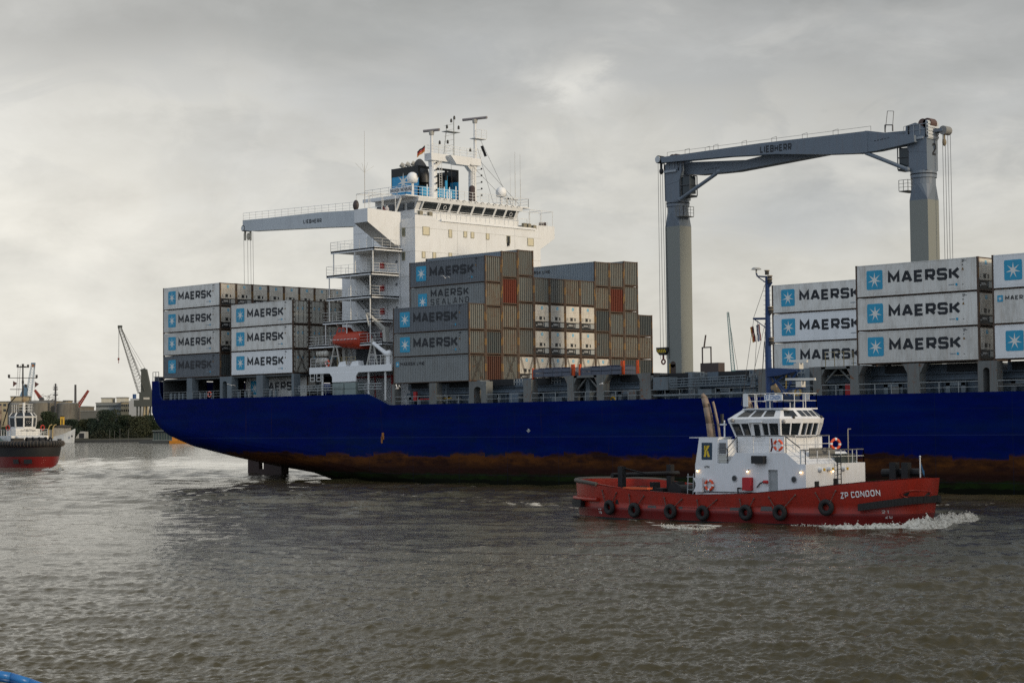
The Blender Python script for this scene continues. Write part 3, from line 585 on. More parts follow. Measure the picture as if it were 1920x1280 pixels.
# ladders, machinery seen on the hatches between the cranes
mb = MB(); a, b_ = SX(1259, 722), SX(1402, 718)
for zz in (9.55, 9.8, 10.05, 10.3): mb.cyl((a, 136.7, zz), (b_, 136.7, zz+.12), .06, n=5)
for k in range(22): x = a+(b_-a)*k/21; mb.cyl((x, 136.68, 9.55), (x+.25*(k % 2), 136.68, 10.42), .04, n=4)
mb.build('gangway', pa, ship)
mb = MB(); mb.box(SX(1226, 730), 136.8, 9.3, SX(1254, 730), 138.2, 10.55); mb.build('gangway_platform', pa, ship); mb = MB(); mb.box(SX(1309, 735), 136.9, 8.4, SX(1334, 735), 137.5, 9.3); mb.build('gangway_platform', pa, ship)
mb = MB(); mb.box(SX(1409, 725), 136.75, 9.4, SX(1416.5, 725), 136.95, 10.5)
for k in range(2):
    for j in range(4): mb.box(SX(1409.5+4.2*k, 725), 136.70, 9.35+j*.31, SX(1409.5+4.2*k, 725)+.28, 136.76, 9.55+j*.31)
mb.build('ventilation_panel', pa, ship)
mb = MB(); mb.tube([(SX(1228, 743), 136.75, 8.75), (SX(1402, 740), 136.75, 8.8)], .09)
mb.build('boom_pipe', pa, ship)
for k in range(16):
    x = random.uniform(-129.5, -97); y = random.uniform(141, 160); mb = MB(); hh = random.uniform(.15, .5); mb.box(x, y, 10.95, x+random.uniform(.5, 3), y+1.5, 10.95+hh); mb.build('hatch_fitting', random.choice([coam, greyst, pa, C_FR]), ship)
q = PY(1319, 690, 146); mb = MB(); mb.box(q[0]-.4, 146, 10.9, q[0]+1.9, 147, 12.1); mb.box(q[0]-.2, 146, 12, q[0]-.1, 146.1, 13.7); mb.box(q[0]+.9, 146, 12, q[0]+1.0, 146.1, 13.7); mb.box(q[0]-.2, 146, 13.6, q[0]+1, 146.1, 13.72); mb.cyl((q[0]+.1, 146, 13.6), (q[0]+.35, 146, 14.9), .08); mb.build('hatch_winch', mat('winch_brown', (.06, .045, .04), .7), ship)
# railing on top of the pedestal at the middle bay
for px in (1548, 1559, 1569, 1578, 1589, 1596):
    pass
railing('rail', [(SX(1548, 690, 138), 138, 10.98), (SX(1600, 688, 138), 138, 10.98)], 1.3, 2, .9, .035, mat('rail_yellow_grey', (.3, .24, .12), .6))
# ------------------------------------------------------------------ white bridge house
hx = -157.6; yA, yB = 141.94, 162.3; AFT = -170.5
mb = MB()
mb.box(AFT, yA, 8.5, hx, yB, 23.6); mb.box(-168.4, yA+.002, 23.6, hx-.002, yB-.002, 29.55)
mb.prism([(yA, 29.55), (yA, 30.05), (144.6, 30.05), (145.6, 29.55)], 'x', hx-.12, hx+.004)
mb.build('house_block', white, ship)
mb = MB()
for zz in (28.6, 25.9, 23.1, 20.3): mb.box(hx, yA, zz, hx+.012, yB, zz+.03); mb.box(AFT+2.2, yA-.012, zz, hx, yA, zz+.03)
for yy in (148.5, 153.2, 157.9): mb.box(hx, yy, 14, hx+.01, yy+.025, 29.4)
mb.build('weld_seams', mat('seam_grey', (.42, .42, .40), .6), ship)
def win(px0, py0, px1, py1, X, m_=blind, rim=.05):
    a = PX(px0, py1, X); b_ = PX(px1, py0, X); mb = MB(); mb.box(X, a[1]-rim, a[2]-rim, X+.06, b_[1]+rim, b_[2]+rim); o = mb.build('window_frame', white, ship)
    mb = MB(); mb.box(X+.02, a[1], a[2], X+.068, b_[1], b_[2]); mb.build('pane', m_, o)
def winc(px, py, w_, h_, m_=blind):       # window on the front face
    q = PX(px, py, hx); mb = MB(); mb.box(hx, q[1]-w_/2-.06, q[2]-h_/2-.06, hx+.07, q[1]+w_/2+.06, q[2]+h_/2+.06); o = mb.build('window', mat('window_rim', (.30, .28, .2), .5), ship)
    mb = MB(); mb.box(hx+.03, q[1]-w_/2, q[2]-h_/2, hx+.08, q[1]+w_/2-.07, q[2]+h_/2); mb.build('pane', m_, o)
winc(798.6, 433, .95, .85); winc(844, 438, .42, .8); winc(872, 439.5, .42, .6); winc(885.5, 440.8, .42, .6); winc(914, 443.5, .42, .6); winc(953, 449, .5, .75, glass); winc(994.5, 454, .95, .8)
mb = MB(); q = PX(955, 456, hx+.3); mb.box(hx, q[1]-.1, q[2]-.3, hx+.25, q[1]+.12, q[2]+.1); mb.build('window_hatch', black, ship)
for px, py in ((794, 477.5), (814, 479), (844, 480), (873, 489)): winc(px, py, .40, .62)
for px, py in ((757, 435), (757, 480)):
    q = PY(px, py, yA); mb = MB(); mb.box(q[0]-.27, yA-.07, q[2]-.5, q[0]+.27, yA, q[2]+.5); o = mb.build('window', mat('window_rim', ()), ship)
    mb = MB(); mb.box(q[0]-.18, yA-.08, q[2]-.42, q[0]+.22, yA-.06, q[2]+.42); mb.build('pane', mat('pane_dim', (.10, .11, .08), .3), o)
# bridge wings
for s_ in (1, -1):
    Y = lambda y: y if s_ == 1 else 2*152.12-y
    prof = [(Y(136.95), 29.1), (Y(136.95), 30.62), (Y(141.9), 30.50), (Y(141.9), 26.7), (Y(141.0), 26.75)]
    mb = MB(); mb.prism(prof, 'x', -162.3, -160.0); mb.build('bridge_wing', white, ship)
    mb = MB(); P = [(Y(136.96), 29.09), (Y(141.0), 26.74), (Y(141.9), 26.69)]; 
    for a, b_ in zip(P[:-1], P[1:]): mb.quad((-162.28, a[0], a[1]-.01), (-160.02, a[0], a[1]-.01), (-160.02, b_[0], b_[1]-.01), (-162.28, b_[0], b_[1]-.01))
    mb.build('wing_underside', mat('underside_shade', (.30, .30, .29), .6), ship)  # sheet below the white wing, its shade put into the darker colour
    mb = MB(); fx0, fx1 = -162.2, -160.1; y0, y1 = Y(137.2), Y(141.2); zf = 32.4
    for x in (fx0, fx1):
        for y in (y0, (y0+y1)/2, y1): mb.cyl((x, y, 30.5), (x, y, zf), .035, n=5)
        mb.cyl((x, y0, zf), (x, y1, zf), .03, n=5)
    for y in (y0, (y0+y1)/2, y1): mb.cyl((fx0, y, zf), (fx1, y, zf), .03, n=5)
    mb.cyl((fx0, y0, zf), (fx1, y1, zf), .02, n=4); mb.build('wing_awning_frame', railw, ship)
railing('rail', [(-162.2, 141.9, 30.5), (-165.5, 141.9, 30.5)], 1.0, 3, 1.2, .03, railw)
railing('rail', [(-160, 163, 29.6), (-160, 166, 30.2)], .9, 2, .8, .03, railw)
mb = MB(); mb.box(-168, 141.95, 29.55, -158, 162.3, 29.7); mb.build('bridge_deck', white, ship)
# wheelhouse
wy0, wy1 = 143.7, 160.6
mb = MB(); XW = -159.6
def slab(z0, z1, d0, d1, y0=wy0, y1=wy1, aft=-166.5): mb.hexa([(aft, y0, z0), (XW+d0, y0, z0), (XW+d0, y1, z0), (aft, y1, z0), (aft, y0, z1), (XW+d1, y0, z1), (XW+d1, y1, z1), (aft, y1, z1)])
slab(29.7, 30.95, 0, 0); slab(31.88, 32.35, .62, .75); slab(30.95, 31.88, -.25, .30, wy0+.2, wy1-.2)
mb.build('wheelhouse', white, ship)
for i, (a, b_) in enumerate([(792.5, 819), (824, 842), (845.5, 859), (862, 884), (887, 905), (907.5, 925.5), (928.5, 945), (948, 965)]):
    y0 = PX(a, 395, XW+.3)[1]; y1 = PX(b_, 395, XW+.3)[1]; mb = MB(); e = .34
    mb.hexa([(XW-.1, y0, 30.97), (XW+.03, y0, 30.97), (XW+.03, y1, 30.97), (XW-.1, y1, 30.97), (XW+.3, y0, 31.86), (XW+.58, y0, 31.86), (XW+.58, y1, 31.86), (XW+.3, y1, 31.86)]); mb.build('bridge_window', glass, ship)
    mb = MB()
    for yy in (y0-.09, y1+.03): mb.hexa([(XW-.1, yy-.05, 30.95), (XW+.07, yy-.05, 30.95), (XW+.07, yy+.09, 30.95), (XW-.1, yy+.09, 30.95), (XW+.4, yy-.05, 31.9), (XW+.66, yy-.05, 31.9), (XW+.66, yy+.09, 31.9), (XW+.4, yy+.09, 31.9)])
    mb.build('window_mullion', white, ship)
    if i in (1, 7): mb = MB(); mb.ring((XW+.42, (y0+y1)/2, 31.42), (1, 0, -.4), .22, .03, 16, 5); mb.build('clear_view_screen', railw, ship)
for a, b_ in ((-160.9, -159.8), (-162.6, -161.5), (-164.6, -163.2), (-166.2, -165.0)): mb = MB(); mb.box(a, wy0-.02, 30.95, b_, wy0+.03, 31.75); mb.build('side_window', glass, ship)
mb = MB(); mb.box(-166.6, 141.9, 32.36, -159.1, 162.0, 32.5); mb.box(-166.6, 141.88, 32.15, -160.2, 141.98, 32.55); mb.build('monkey_island_deck', white, ship)
mb = MB(); mb.cyl((-161.0, 141.95, 30.4), (-159.9, 141.95, 32.3), .12, n=6); mb.build('roof_strut', railw, ship)
mb = MB(); mb.box(-159.7, 145.9, 29.62, -159.5, 161.2, 29.78); mb.box(-157.7, 145.9, 29.55, -157.45, 161.4, 29.78); mb.build('walkway_gutter', whiteb, ship)
railing('rail', [(-158.95, 144, 30.05), (-158.95, 161.4, 30.05)], .95, 1, 1.6, .035, railw)
railing('rail', [(-166.4, 142.0, 32.5), (-159.3, 142.0, 32.5), (-159.3, 162.0, 32.5), (-166, 162.0, 32.5)], 1.05, 3, 1.3, .03, railw)
for k in range(14):
    y = 146.5+k*1.0; mb = MB(); mb.tube([(XW+.8, y, 32.3), (XW+1.05, y+.05, 32.42), (XW+1.0, y+.35, 32.28)], .03, 4); mb.build('window_wiper', mat('brass_dark', (.08, .07, .05), .5), ship)
# ship's name board
mb = MB(); n0 = PY(731, 371, 141.8); n1 = PY(773, 362, 141.8); mb.box(n0[0], 141.80, 32.75, n1[0], 141.86, 33.35); nb = mb.build('name_board', whiteb, ship)
mb = MB(); put_text(mb, 'MAERSK NIENBURG', (n0[0]+.1, 141.79, 32.83), (1, 0, 0), (0, 0, 1), .42, .085, n1[0]-n0[0]-.2, .18); mb.build('lettering', ink, nb)
# goal-post mast
XM = -162.3
for y in (149.1, 155.5):
    mb = MB(); mb.cyl((XM, y, 32.4), (XM, y, 37.3), .52, .45, n=14); mb.prism([(y-.45, 36.6), (y+.45, 36.6), (y+(1.4 if y < 152 else .5), 37.5), (y-(.5 if y < 152 else 1.4), 37.5)], 'x', XM-.3, XM+.3); mb.build('mast_post', white, ship)
mb = MB(); mb.box(XM-.6, 148.3, 37.3, XM+.6, 156.4, 38.15); mb.prism([(151.5, 37.0), (153.6, 37.0), (154.2, 38.0), (150.6, 38.0)], 'x', XM+.6, XM+1.5); mb.build('mast_crossbeam', white, ship)
railing('rail', [(XM+.6, 148.3, 38.15), (XM+.6, 156.4, 38.15)], 1.05, 3, 1.1, .028, railw); railing('rail', [(XM-.6, 148.3, 38.15), (XM-.6, 156.4, 38.15)], 1.05, 3, 1.1, .028, railw)
for y in (149.6, 155.0):
    mb = MB(); mb.cyl((XM+.55, y, 32.5), (XM+.55, y, 37.3), .025, n=4); mb.cyl((XM+.55, y+.4, 32.5), (XM+.55, y+.4, 37.3), .025, n=4)
    for k in range(16): mb.cyl((XM+.55, y, 32.7+k*.3), (XM+.55, y+.4, 32.7+k*.3), .02, n=4)
    mb.build('mast_ladder', railw, ship)
def scanner(y, z0, zt, L, ang):
    mb = MB(); mb.cyl((XM, y, z0), (XM, y, zt-.5), .2, .16, n=10); mb.build('radar_post', white, ship)
    mb = MB(); mb.cyl((XM, y, zt-.55), (XM, y, zt-.1), .28, .34, n=10); o = mb.build('radar_gearbox', mat('radar_grey', (.35, .34, .31), .5), ship)
    mb = MB(); a = Vector((math.cos(ang), math.sin(ang), 0)); mb.cyl(Vector((XM, y, zt))-a*L/2, Vector((XM, y, zt))+a*L/2, .17, n=8); mb.build('radar_scanner', mat('radar_bar', (.22, .2, .2), .5), o)
scanner(156.0, 38.1, float(PX(892, 223, XM)[2]), 3.4, math.radians(15)); scanner(148.9, 38.1, float(PX(804, 244, XM)[2]), 2.2, math.radians(15))
mb = MB(); mb.box(XM-.4, 155.5, 40.6, XM+.6, 157.4, 40.68); mb.build('radar_platform', white, ship); railing('rail', [(XM+.6, 155.6, 40.68), (XM+.6, 157.4, 40.68)], 1.0, 3, .8, .025, railw)
mb = MB(); zt = float(PX(848, 222, XM)[2])      # lattice signal mast
for y, x, zz in ((151.4, -.3, zt-1.2), (152.2, .3, zt-.4), (152.8, -.3, zt)):
    mb.cyl((XM+x, y-.3*(y < 152), 38.1), (XM+x, y+.2*(y < 152), zz), .05, n=5)
for k in range(6): z = 38.6+k*.62; mb.cyl((XM-.3, 151.2, z), (XM+.3, 152.2, z+.3), .03, n=4); mb.cyl((XM+.3, 152.2, z), (XM-.3, 152.8, z+.3), .03, n=4)
mb.box(XM-.5, 151.0, 41.0, XM+.5, 153.1, 41.06)
mb.build('signal_mast', railm, ship)
for y, z in ((151.4, zt-1.1), (152.6, zt+.1), (153.3, zt-1.0), (152.1, zt-.3), (150.2, 39.6), (151.5, 39.8), (155.2, 39.2)):
    mb = MB(); mb.cyl((XM, y, z-.2), (XM, y, z+.1), .13, n=8); mb.ball((XM, y, z+.15), .1, n=8, m=5); mb.build('navigation_lamp', black, ship)
for k in range(5):
    mb = MB(); z = 33.6+k*.8; mb.tube([(XM+.2, 156.0, z), (XM+.2, 156.8, z+.15)], .025, 4); mb.ball((XM+.2, 156.85, z+.25), .12, n=8, m=5); mb.build('mast_light', black, ship)
    mb = MB(); mb.ball((XM+.7, 149.0, z+.2), .12, n=8, m=5); mb.build('mast_light', black, ship)
# radomes
def radome(px, py, X, r, zb_):
    q = PX(px, py, X); mb = MB(); mb.ball(q, r, r, r*1.05, 18, 12, -.62); o = mb.build('radome', whiteb, ship, True)
    mb = MB(); mb.cyl((q[0], q[1], zb_), (q[0], q[1], q[2]-r*.6), .16, n=10); mb.cyl((q[0], q[1], q[2]-r*.8), (q[0], q[1], q[2]-r*.62), r*.8, r*.95, n=16); mb.build('radome_pedestal', white, o)
    return q, o
q, o = radome(773.3, 334, -160.5, .66, 32.5)
mb = MB()
for k in range(3): mb.box(q[0]+.60, q[1]+.1, q[2]+.02+k*.13, q[0]+.665, q[1]+.32, q[2]+.08+k*.13)
mb.build('radome_print', black, o)
radome(939.5, 361, -160.5, .66, 32.5)
q = PX(740, 356, -163); mb = MB(); mb.ball((q[0], 144, q[2]), .4, .4, .28); mb.build('satellite_dome', white, ship)
# exhaust funnel
fx = -164.7; fy0, fy1 = 148.9, 155.5; fxa = -169.5
mb = MB(); mb.box(fxa, fy0, 29.6, fx, fy0+.12, 36.0); mb.box(fxa, fy0, 29.6, fxa+.12, fy1, 37.05); mb.box(fxa, fy1-.12, 29.6, fx, fy1, 35.6); mb.box(fx-.12, fy0, 29.6, fx, fy1, 34.6)
for y in (151.2, 153.3): mb.box(fx-.12, y, 34.6, fx, y+.35, 36.2)
fn = mb.build('funnel', funblue, ship)
mb = MB(); mb.box(fxa-.01, fy0-.01, 36.0, fx+.004, fy0+.11, 37.03); mb.box(fx-.11, fy0-.004, 36.75, fx+.006, fy1+.006, 37.03)
for y in (fy0, 151.2, 153.3, fy1-.35): mb.box(fx-.11, y, 35.6, fx+.01, y+.3, 36.8)
mb.box(fx-1.6, 149.3, 29.6, fx-1.4, 155.4, 36.4); mb.box(fxa, fy1-.11, 35.6, fx, fy1+.01, 37.03); mb.box(fx-.1, fy0+.1, 32.4, fx+.012, fy1-.1, 33.5); mb.build('funnel_top_band', black, fn)
mb = MB(); q = PY(756, 341, fy0-.02); star(mb, (q[0], fy0-.02, q[2]), (1, 0, 0), (0, 0, 1), 1.12, r=.28); mb.build('funnel_star', starw, fn)
mb = MB(); P = []; cx, cyy = -166.3, 150.8      # curved main exhaust
for k in range(9):
    t = k/8*math.pi*.36; ctr = Vector((cx+.7-2.0+2.0*math.cos(t), cyy, 35.2+2.7*math.sin(t))); nrm = Vector((-math.sin(t), 0, 1.3*math.cos(t))).normalized(); a = Vector((0, 1, 0)); b_ = nrm.cross(a)
    P.append([tuple(ctr+(a*math.cos(u)+b_*math.sin(u))*(.62)) for u in np.linspace(0, 2*math.pi, 17)])
mb.grid(P); mb.build('exhaust_pipe', mat('soot_metal', (.05, .05, .05), .45, var=.3), fn, True)
for k in range(3):
    q = PX(757+10.5*k, 312-1.5*k, -168.6); mb = MB(); mb.cyl((q[0], q[1], 36), (q[0], q[1], q[2]), .26, n=10); mb.cyl((q[0], q[1], q[2]), (q[0]-.25, q[1]-.3, q[2]+.25), .30, n=10); mb.build('vent_pipe', mat('vent_grey', (.4, .39, .35), .5, dirt=.4), fn)
for y in (149.6, 152.6): mb = MB(); mb.cyl((-165.7, y, 33), (-165.7, y, 36.6), .22, n=8); mb.build('vent_pipe', mat('vent_grey', ()), fn)
# antennas, drums, searchlights
for px, y0, y1, X, r in ((684, 246, 390, -161, .035), (966, 285, 370, -161, .03), (976, 290, 395, -160, .03), (957, 300, 372, -160.5, .015)):
    a = PX(px, y1, X); b_ = PX(px, y0, X); mb = MB(); mb.cyl(a, (a[0], a[1], a[2]+(b_[2]-a[2])*.55), r, n=5); mb.cyl((a[0], a[1], a[2]+(b_[2]-a[2])*.5), (a[0], a[1], b_[2]), r*.5, n=4)
    if px == 684:
        for dx, dz in ((-1.4, 1.0), (1.4, .9), (-.4, 1.1), (.5, 1.2)): mb.cyl((a[0], a[1], a[2]+4.0), (a[0], a[1]+dx, a[2]+4.0+dz), .012, n=4)
    mb.build('whip_antenna', mat('antenna_pale', (.4, .38, .34), .5), ship)
q = PX(666, 385, -162.3); mb = MB(); mb.ball((q[0], 137.2, q[2]), .42, .3, .62, 12, 8); mb.cyl((q[0], 137.2, q[2]-.6), (q[0]+.3, 137.4, q[2]-1.1), .12); mb.build('searchlight', mat('lamp_brown', (.06, .045, .04), .5), ship)
q = PX(1018, 423, -160.5); mb = MB(); mb.cyl((q[0]-.3, q[1]-.35, q[2]), (q[0]+.2, q[1]+.3, q[2]), .42, n=12); mb.build('searchlight', mat('lamp_brown', ()), ship)
for px, py in ((983, 424), (991, 425), (1001, 428), (788, 401), (806, 403)):
    q = PX(px, py, -158.8); mb = MB(); mb.box(q[0]-.2, q[1]-.25, q[2]-.4, q[0]+.2, q[1]+.25, q[2]+.35); mb.build('deck_box', mat('box_tan', (.2, .18, .13), .6, var=.4), ship)
mb = MB(); q = PX(885, 365, -160.2); mb.cyl((q[0], q[1], 32.5), (q[0], q[1], 34.2), .4, .36, n=10); mb.ball((q[0], q[1], 34.2), .38, n=10, m=6); mb.build('covered_binnacle', mat('cover_brown', (.05, .035, .035), .7), ship)
for px in (801, 833, 838, 843, 846, 855): q = PX(px, 372, -160); mb = MB(); mb.cyl((q[0], q[1], 32.5), (q[0], q[1], random.uniform(33.4, 34.2)), .06, n=6); mb.build('vent_post', whiteb, ship)
for px in (950, 952, 958, 962, 967): q = PX(px, 390, -160); mb = MB(); mb.cyl((q[0], q[1], 32.3), (q[0], q[1], 33.4), .05, n=6); mb.box(q[0]-.2, q[1]-.2, 33.35, q[0]+.2, q[1]+.25, 33.5); mb.build('antenna_post', railw, ship)
for a, b_ in (((XM, 156.4, 38.3), (-159.4, 160.7, 32.6)), ((XM+.6, 154.6, 37.4), (-159.3, 158.8, 32.6)), ((XM, 152, 37.3), (-162, 152, 32.6)), ((XM, 156.9, 40.6), (-159.4, 159.2, 32.6)), ((XM, 156.4, 39.5), (-160.5, 157.3, 32.6))):
    mb = MB(); mb.cyl(a, b_, .018, n=4); mb.build('mast_stay', cable, ship)
# balconies on the starboard side
lev = [(26.25, -167.3, -159.7, 137.6), (23.5, -168.1, -160.2, 137.6), (20.9, -168.1, -160.2, 137.6), (18.2, -168.8, -160.2, 137.6), (15.55, -171.4, -158.3, 137.6)]
for i, (z, xa, xb, y0) in enumerate(lev):
    mb = MB(); mb.box(xa, y0, z-.16, xb, yA, z); mb.box(xa, y0, z-.3, xb, y0+.08, z+.05); mb.box(xb-.08, y0, z-.3, xb, yA, z+.05); bl = mb.build('balcony', white, ship)
    mb = MB(); mb.quad((xa+.05, y0+.1, z-.17), (xb-.1, y0+.1, z-.17), (xb-.1, yA, z-.17), (xa+.05, yA, z-.17)); mb.build('balcony_underside', mat('underside_shade', ()), bl)  # shade beneath the balcony is put into this sheet's darker colour
    mb = MB(); mb.rail([(xa, yA, z), (xa, y0, z), (xb, y0, z), (xb, yA-.6, z)], 1.05, 3, 1.25, .02); mb.build('balcony_rail', railw, bl)
    if i < 4:
        mb = MB()
        for x in (xa+.4, xa+4.2, xb-.3): mb.cyl((x, y0+.1, z-2.7), (x, y0+.1, z-.15), .07, n=6)
        mb.build('balcony_post', railw, bl)
    mb = MB(); q = -163.4; mb.box(q, yA-.3, z+.8, q+.5, yA-.02, z+1.45); mb.build('fire_box', redp, bl)
    mb = MB(); mb.cyl((-160.8, yA-.05, z+1.4), (-160.8, yA+.0, z+1.4), .17, n=10); mb.build('porthole', glass, bl)
    mb = MB(); mb.box(-165.9, yA-.04, z+.15, -165.15, yA, z+1.95); mb.build('door', mat('door_white', (.5, .51, .5), .5, dirt=.2), bl)
    if i in (1, 2, 3):
        mb = MB(); s0 = Vector((-167.0+.6*(i == 1), yA-.9, z)); s1 = Vector((-163.8+.6*(i == 1), yA-.9, z-2.65))
        for dy in (0, .7): mb.cyl(s0+Vector((0, dy, 0)), s1+Vector((0, dy, 0)), .06, n=5); mb.cyl(s0+Vector((0, dy, .9)), s1+Vector((0, dy, .9)), .03, n=4)
        for k in range(11): p = s0.lerp(s1, (k+.5)/11); mb.box(p.x-.13, p.y, p.z-.02, p.x+.13, p.y+.7, p.z+.03)
        mb.build('stairway', mat('stair_grey', (.25, .26, .26), .6), bl)
mb = MB(); mb.tube([(-162.4, yA-.12, 14), (-162.4, yA-.12, 26.3), (-160.4, yA-.12, 26.5)], .06, 6); mb.tube([(-160.2, yA-.12, 14), (-160.2, yA-.12, 26.6)], .05, 6); mb.build('vent_pipe', white, ship)
# boat deck
mb = MB(); b0, b1 = -170.7, -156.3
mb.box(b0, 137.2, 12.75, b1, yA, 12.95); mb.box(b0, 137.1, 12.25, b1, 137.25, 13.0)
x0, x1 = SX(623, 700, 137.1), SX(667, 700, 137.1)
mb.prism([(x0-.5, 12.3), (x0, 11.8), (x0, 11.2), (x1, 11.25), (x1, 11.8), (x1+.5, 12.3)], 'y', 137.08, 137.22); mb.build('boat_deck', whiteb, ship)
for x in (x0+.02, (x0+x1)/2+.06):
    mb = MB(); ww = (x1-x0)/2-.1; mb.box(x, 137.1, 10.45, x+ww, 138.4, 11.12); mb.box(x, 137.1, 9.7, x+ww, 138.4, 10.4); mb.build('storage_box', mat('box_green_grey', (.20, .25, .24), .55, dirt=.2), ship)
mb = MB()
for a, b_ in ((-172.9, x0-.1), (x1+.2, x1+4.2)):
    for zz in (10.3, 10.6, 10.9): mb.cyl((a, 137.3, zz), (b_, 137.3, zz+.02), .055, n=5)
    n = max(2, int((b_-a)/.8))
    for k in range(n): x = a+(b_-a)*k/n; mb.cyl((x, 137.28, 10.3), (x+.6*(k % 2), 137.28, 10.95), .03, n=4)
mb.build('accommodation_ladder', railm, ship)
for px in (605, 691.5, 723): x = SX(px, 710, 137.4); mb = MB(); mb.cyl((x, 137.4, 9.0), (x, 137.4, 12.3), .13, n=8); mb.build('deck_support', railw, ship)
for px in (582, 594):
    x = SX(px, 705, 137.1); mb = MB(); mb.tube([(x, 137.1, 12.3), (x, 137.1, 11.4), (x+.75, 137.1, 11.4), (x+.75, 137.1, 12.3)], .04, 5); mb.cyl((x, 137.1, 11.8), (x+.75, 137.1, 11.8), .04, n=5); mb.build('ladder_hoop', railw, ship)
mb = MB(); mb.tube([(-158, 140.9, 11.8), (-167, 140.9, 11.8)], .1); mb.tube([(-160.5, 140.9, 8.8), (-160.5, 140.9, 12)], .12); mb.tube([(-163, 140.5, 9), (-163, 140.5, 12)], .08); mb.build('fire_main', redp, ship)
railing('rail', [(-170.6, 137.25, 12.95), (-167.8, 137.25, 12.95)], 1.1, 3, 1.0, .03, railw); railing('rail', [(-160.2, 137.25, 12.95), (-156.4, 137.25, 12.95)], 1.1, 3, 1.0, .03, railw); railing('rail', [(-166.2, 137.6, 12.95), (-163.0, 137.6, 12.95)], 1.1, 3, .8, .03, mat('rail_yellow_grey', ()))
for x in (x0+.5, x0+2.7): mb = MB(); mb.prism([(x, 13.0), (x+.3, 13.5), (x+1.35, 13.6), (x+1.5, 13.0)], 'y', 137.5, 138.3); mb.build('deck_chest', whiteb, ship)
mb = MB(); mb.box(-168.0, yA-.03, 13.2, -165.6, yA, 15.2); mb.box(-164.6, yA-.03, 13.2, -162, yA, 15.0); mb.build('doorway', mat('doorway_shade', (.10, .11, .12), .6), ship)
for px, py in ((698, 710), (742, 700)): pass
# davit
mb = MB(); w0 = 137.9
for x in (-160.1, -166.6):
    for y in (137.6, 139.6):
        mb.cyl((x-.9, y, 13), (x+.1, y, 16.0), .10, n=6); mb.cyl((x+.9, y, 13), (x+.1, y, 16.0), .10, n=6)
    mb.cyl((x-.5, 137.6, 14.2), (x+.5, 137.6, 14.2), .06, n=6)
mb.build('boat_cradle', mat('davit_cream', (.45, .44, .40), .5, dirt=.3), ship)
mb = MB()
mb.hexa([(-159.9, 139.2, 13), (-159.3, 139.2, 13), (-159.3, 139.8, 13), (-159.9, 139.8, 13), (-159.6, 138.6, 17.3), (-159.1, 138.6, 17.3), (-159.1, 139.2, 17.3), (-159.6, 139.2, 17.3)])
mb.hexa([(-159.8, 138.6, 17.0), (-159.2, 138.6, 17.0), (-159.2, 139.2, 17.0), (-159.8, 139.2, 17.0), (-161.2, 137.4, 18.9), (-160.8, 137.4, 18.9), (-160.8, 137.8, 18.9), (-161.2, 137.8, 18.9)])
mb.cyl((-161, 137.5, 18.9), (-160.6, 137.6, 17.4), .1); mb.build('boat_davit', mat('davit_cream', ()), ship); mb = MB()
mb.hexa([(-167.4, 139.4, 13), (-166.9, 139.4, 13), (-166.9, 139.9, 13), (-167.4, 139.9, 13), (-167.2, 139.0, 17.0), (-166.8, 139.0, 17.0), (-166.8, 139.5, 17.0), (-167.2, 139.5, 17.0)]); mb.cyl((-167, 139.2, 17), (-166.5, 137.7, 18.0), .18, .12)
mb.build('boat_davit', mat('davit_cream', ()), ship)
mb = MB(); a = PY(700, 643, 137.4); b_ = PY(727, 665, 137.4); mb.cyl(a, b_, .2, .26, n=8); mb.cyl((b_[0]+.2, b_[1], 13), (b_[0]+.2, b_[1], b_[2]+.3), .3, n=10); mb.ball((b_[0]+.2, b_[1], b_[2]+.1), .42); mb.build('provision_crane', whiteb, ship)
# --- deck cranes
cl = mat('crane_shaft_paint', (.19, .198, .178), .5, var=.05, dirt=.15, dirtcol=(.18, .19, .19))
def crane_column(xf, tag_label):
    """square post with slewing ring; fore face at xf"""
    x0 = xf-1.97; y0, y1 = 150.9, 152.8; cx, cy_ = (x0+xf)/2, (y0+y1)/2
    root = MB(); root.box(x0, y0, 7.5, xf, y1, 26.8); n = 16
    sq = [(x0, y0), (xf, y0), (xf, y1), (x0, y1)]; R = 1.12
    ci = [(cx+R*math.cos(t), cy_+R*math.sin(t)) for t in np.linspace(-3*math.pi/4, 5*math.pi/4, 17)[:-1]]
    for s in range(4):
        A = sq[s]; B_ = sq[(s+1) % 4]; cs = [ci[(s*4+k) % 16] for k in range(5)]
        root.quad((A[0], A[1], 26.8), (B_[0], B_[1], 26.8), (cs[2][0], cs[2][1], 28.3))
        for k in range(2): root.quad((A[0], A[1], 26.8), (cs[k+1][0], cs[k+1][1], 28.3), (cs[k][0], cs[k][1], 28.3)); root.quad((B_[0], B_[1], 26.8), (cs[k+3][0], cs[k+3][1], 28.3), (cs[k+2][0], cs[k+2][1], 28.3))
    root.cyl((cx, cy_, 28.3), (cx, cy_, 28.9), R, n=24); root.v = root.v; post = root.build('crane_post', [cranem, cl], ship); post.data.polygons.foreach_set('material_index', [1 if sum(post.data.vertices[v].co.z for v in p.vertices)/len(p.vertices) < 20 else 0 for p in post.data.polygons])
    m_ = MB(); m_.cyl((cx, cy_, 28.9), (cx, cy_, 29.2), 1.22, n=24); m_.cyl((cx, cy_, 29.3), (cx, cy_, 29.55), 1.22, n=24); m_.build('slewing_ring', cranem, post)
    m_ = MB()
    for k in range(30): t = 2*math.pi*k/30; m_.cbox((cx+1.19*math.cos(t), cy_+1.19*math.sin(t), 29.25), (.08, .08, .1))
    m_.cyl((cx, cy_, 29.18), (cx, cy_, 29.32), 1.12, n=20); m_.build('ring_bolts', black, post)
    return post, cx, cy_, x0, xf
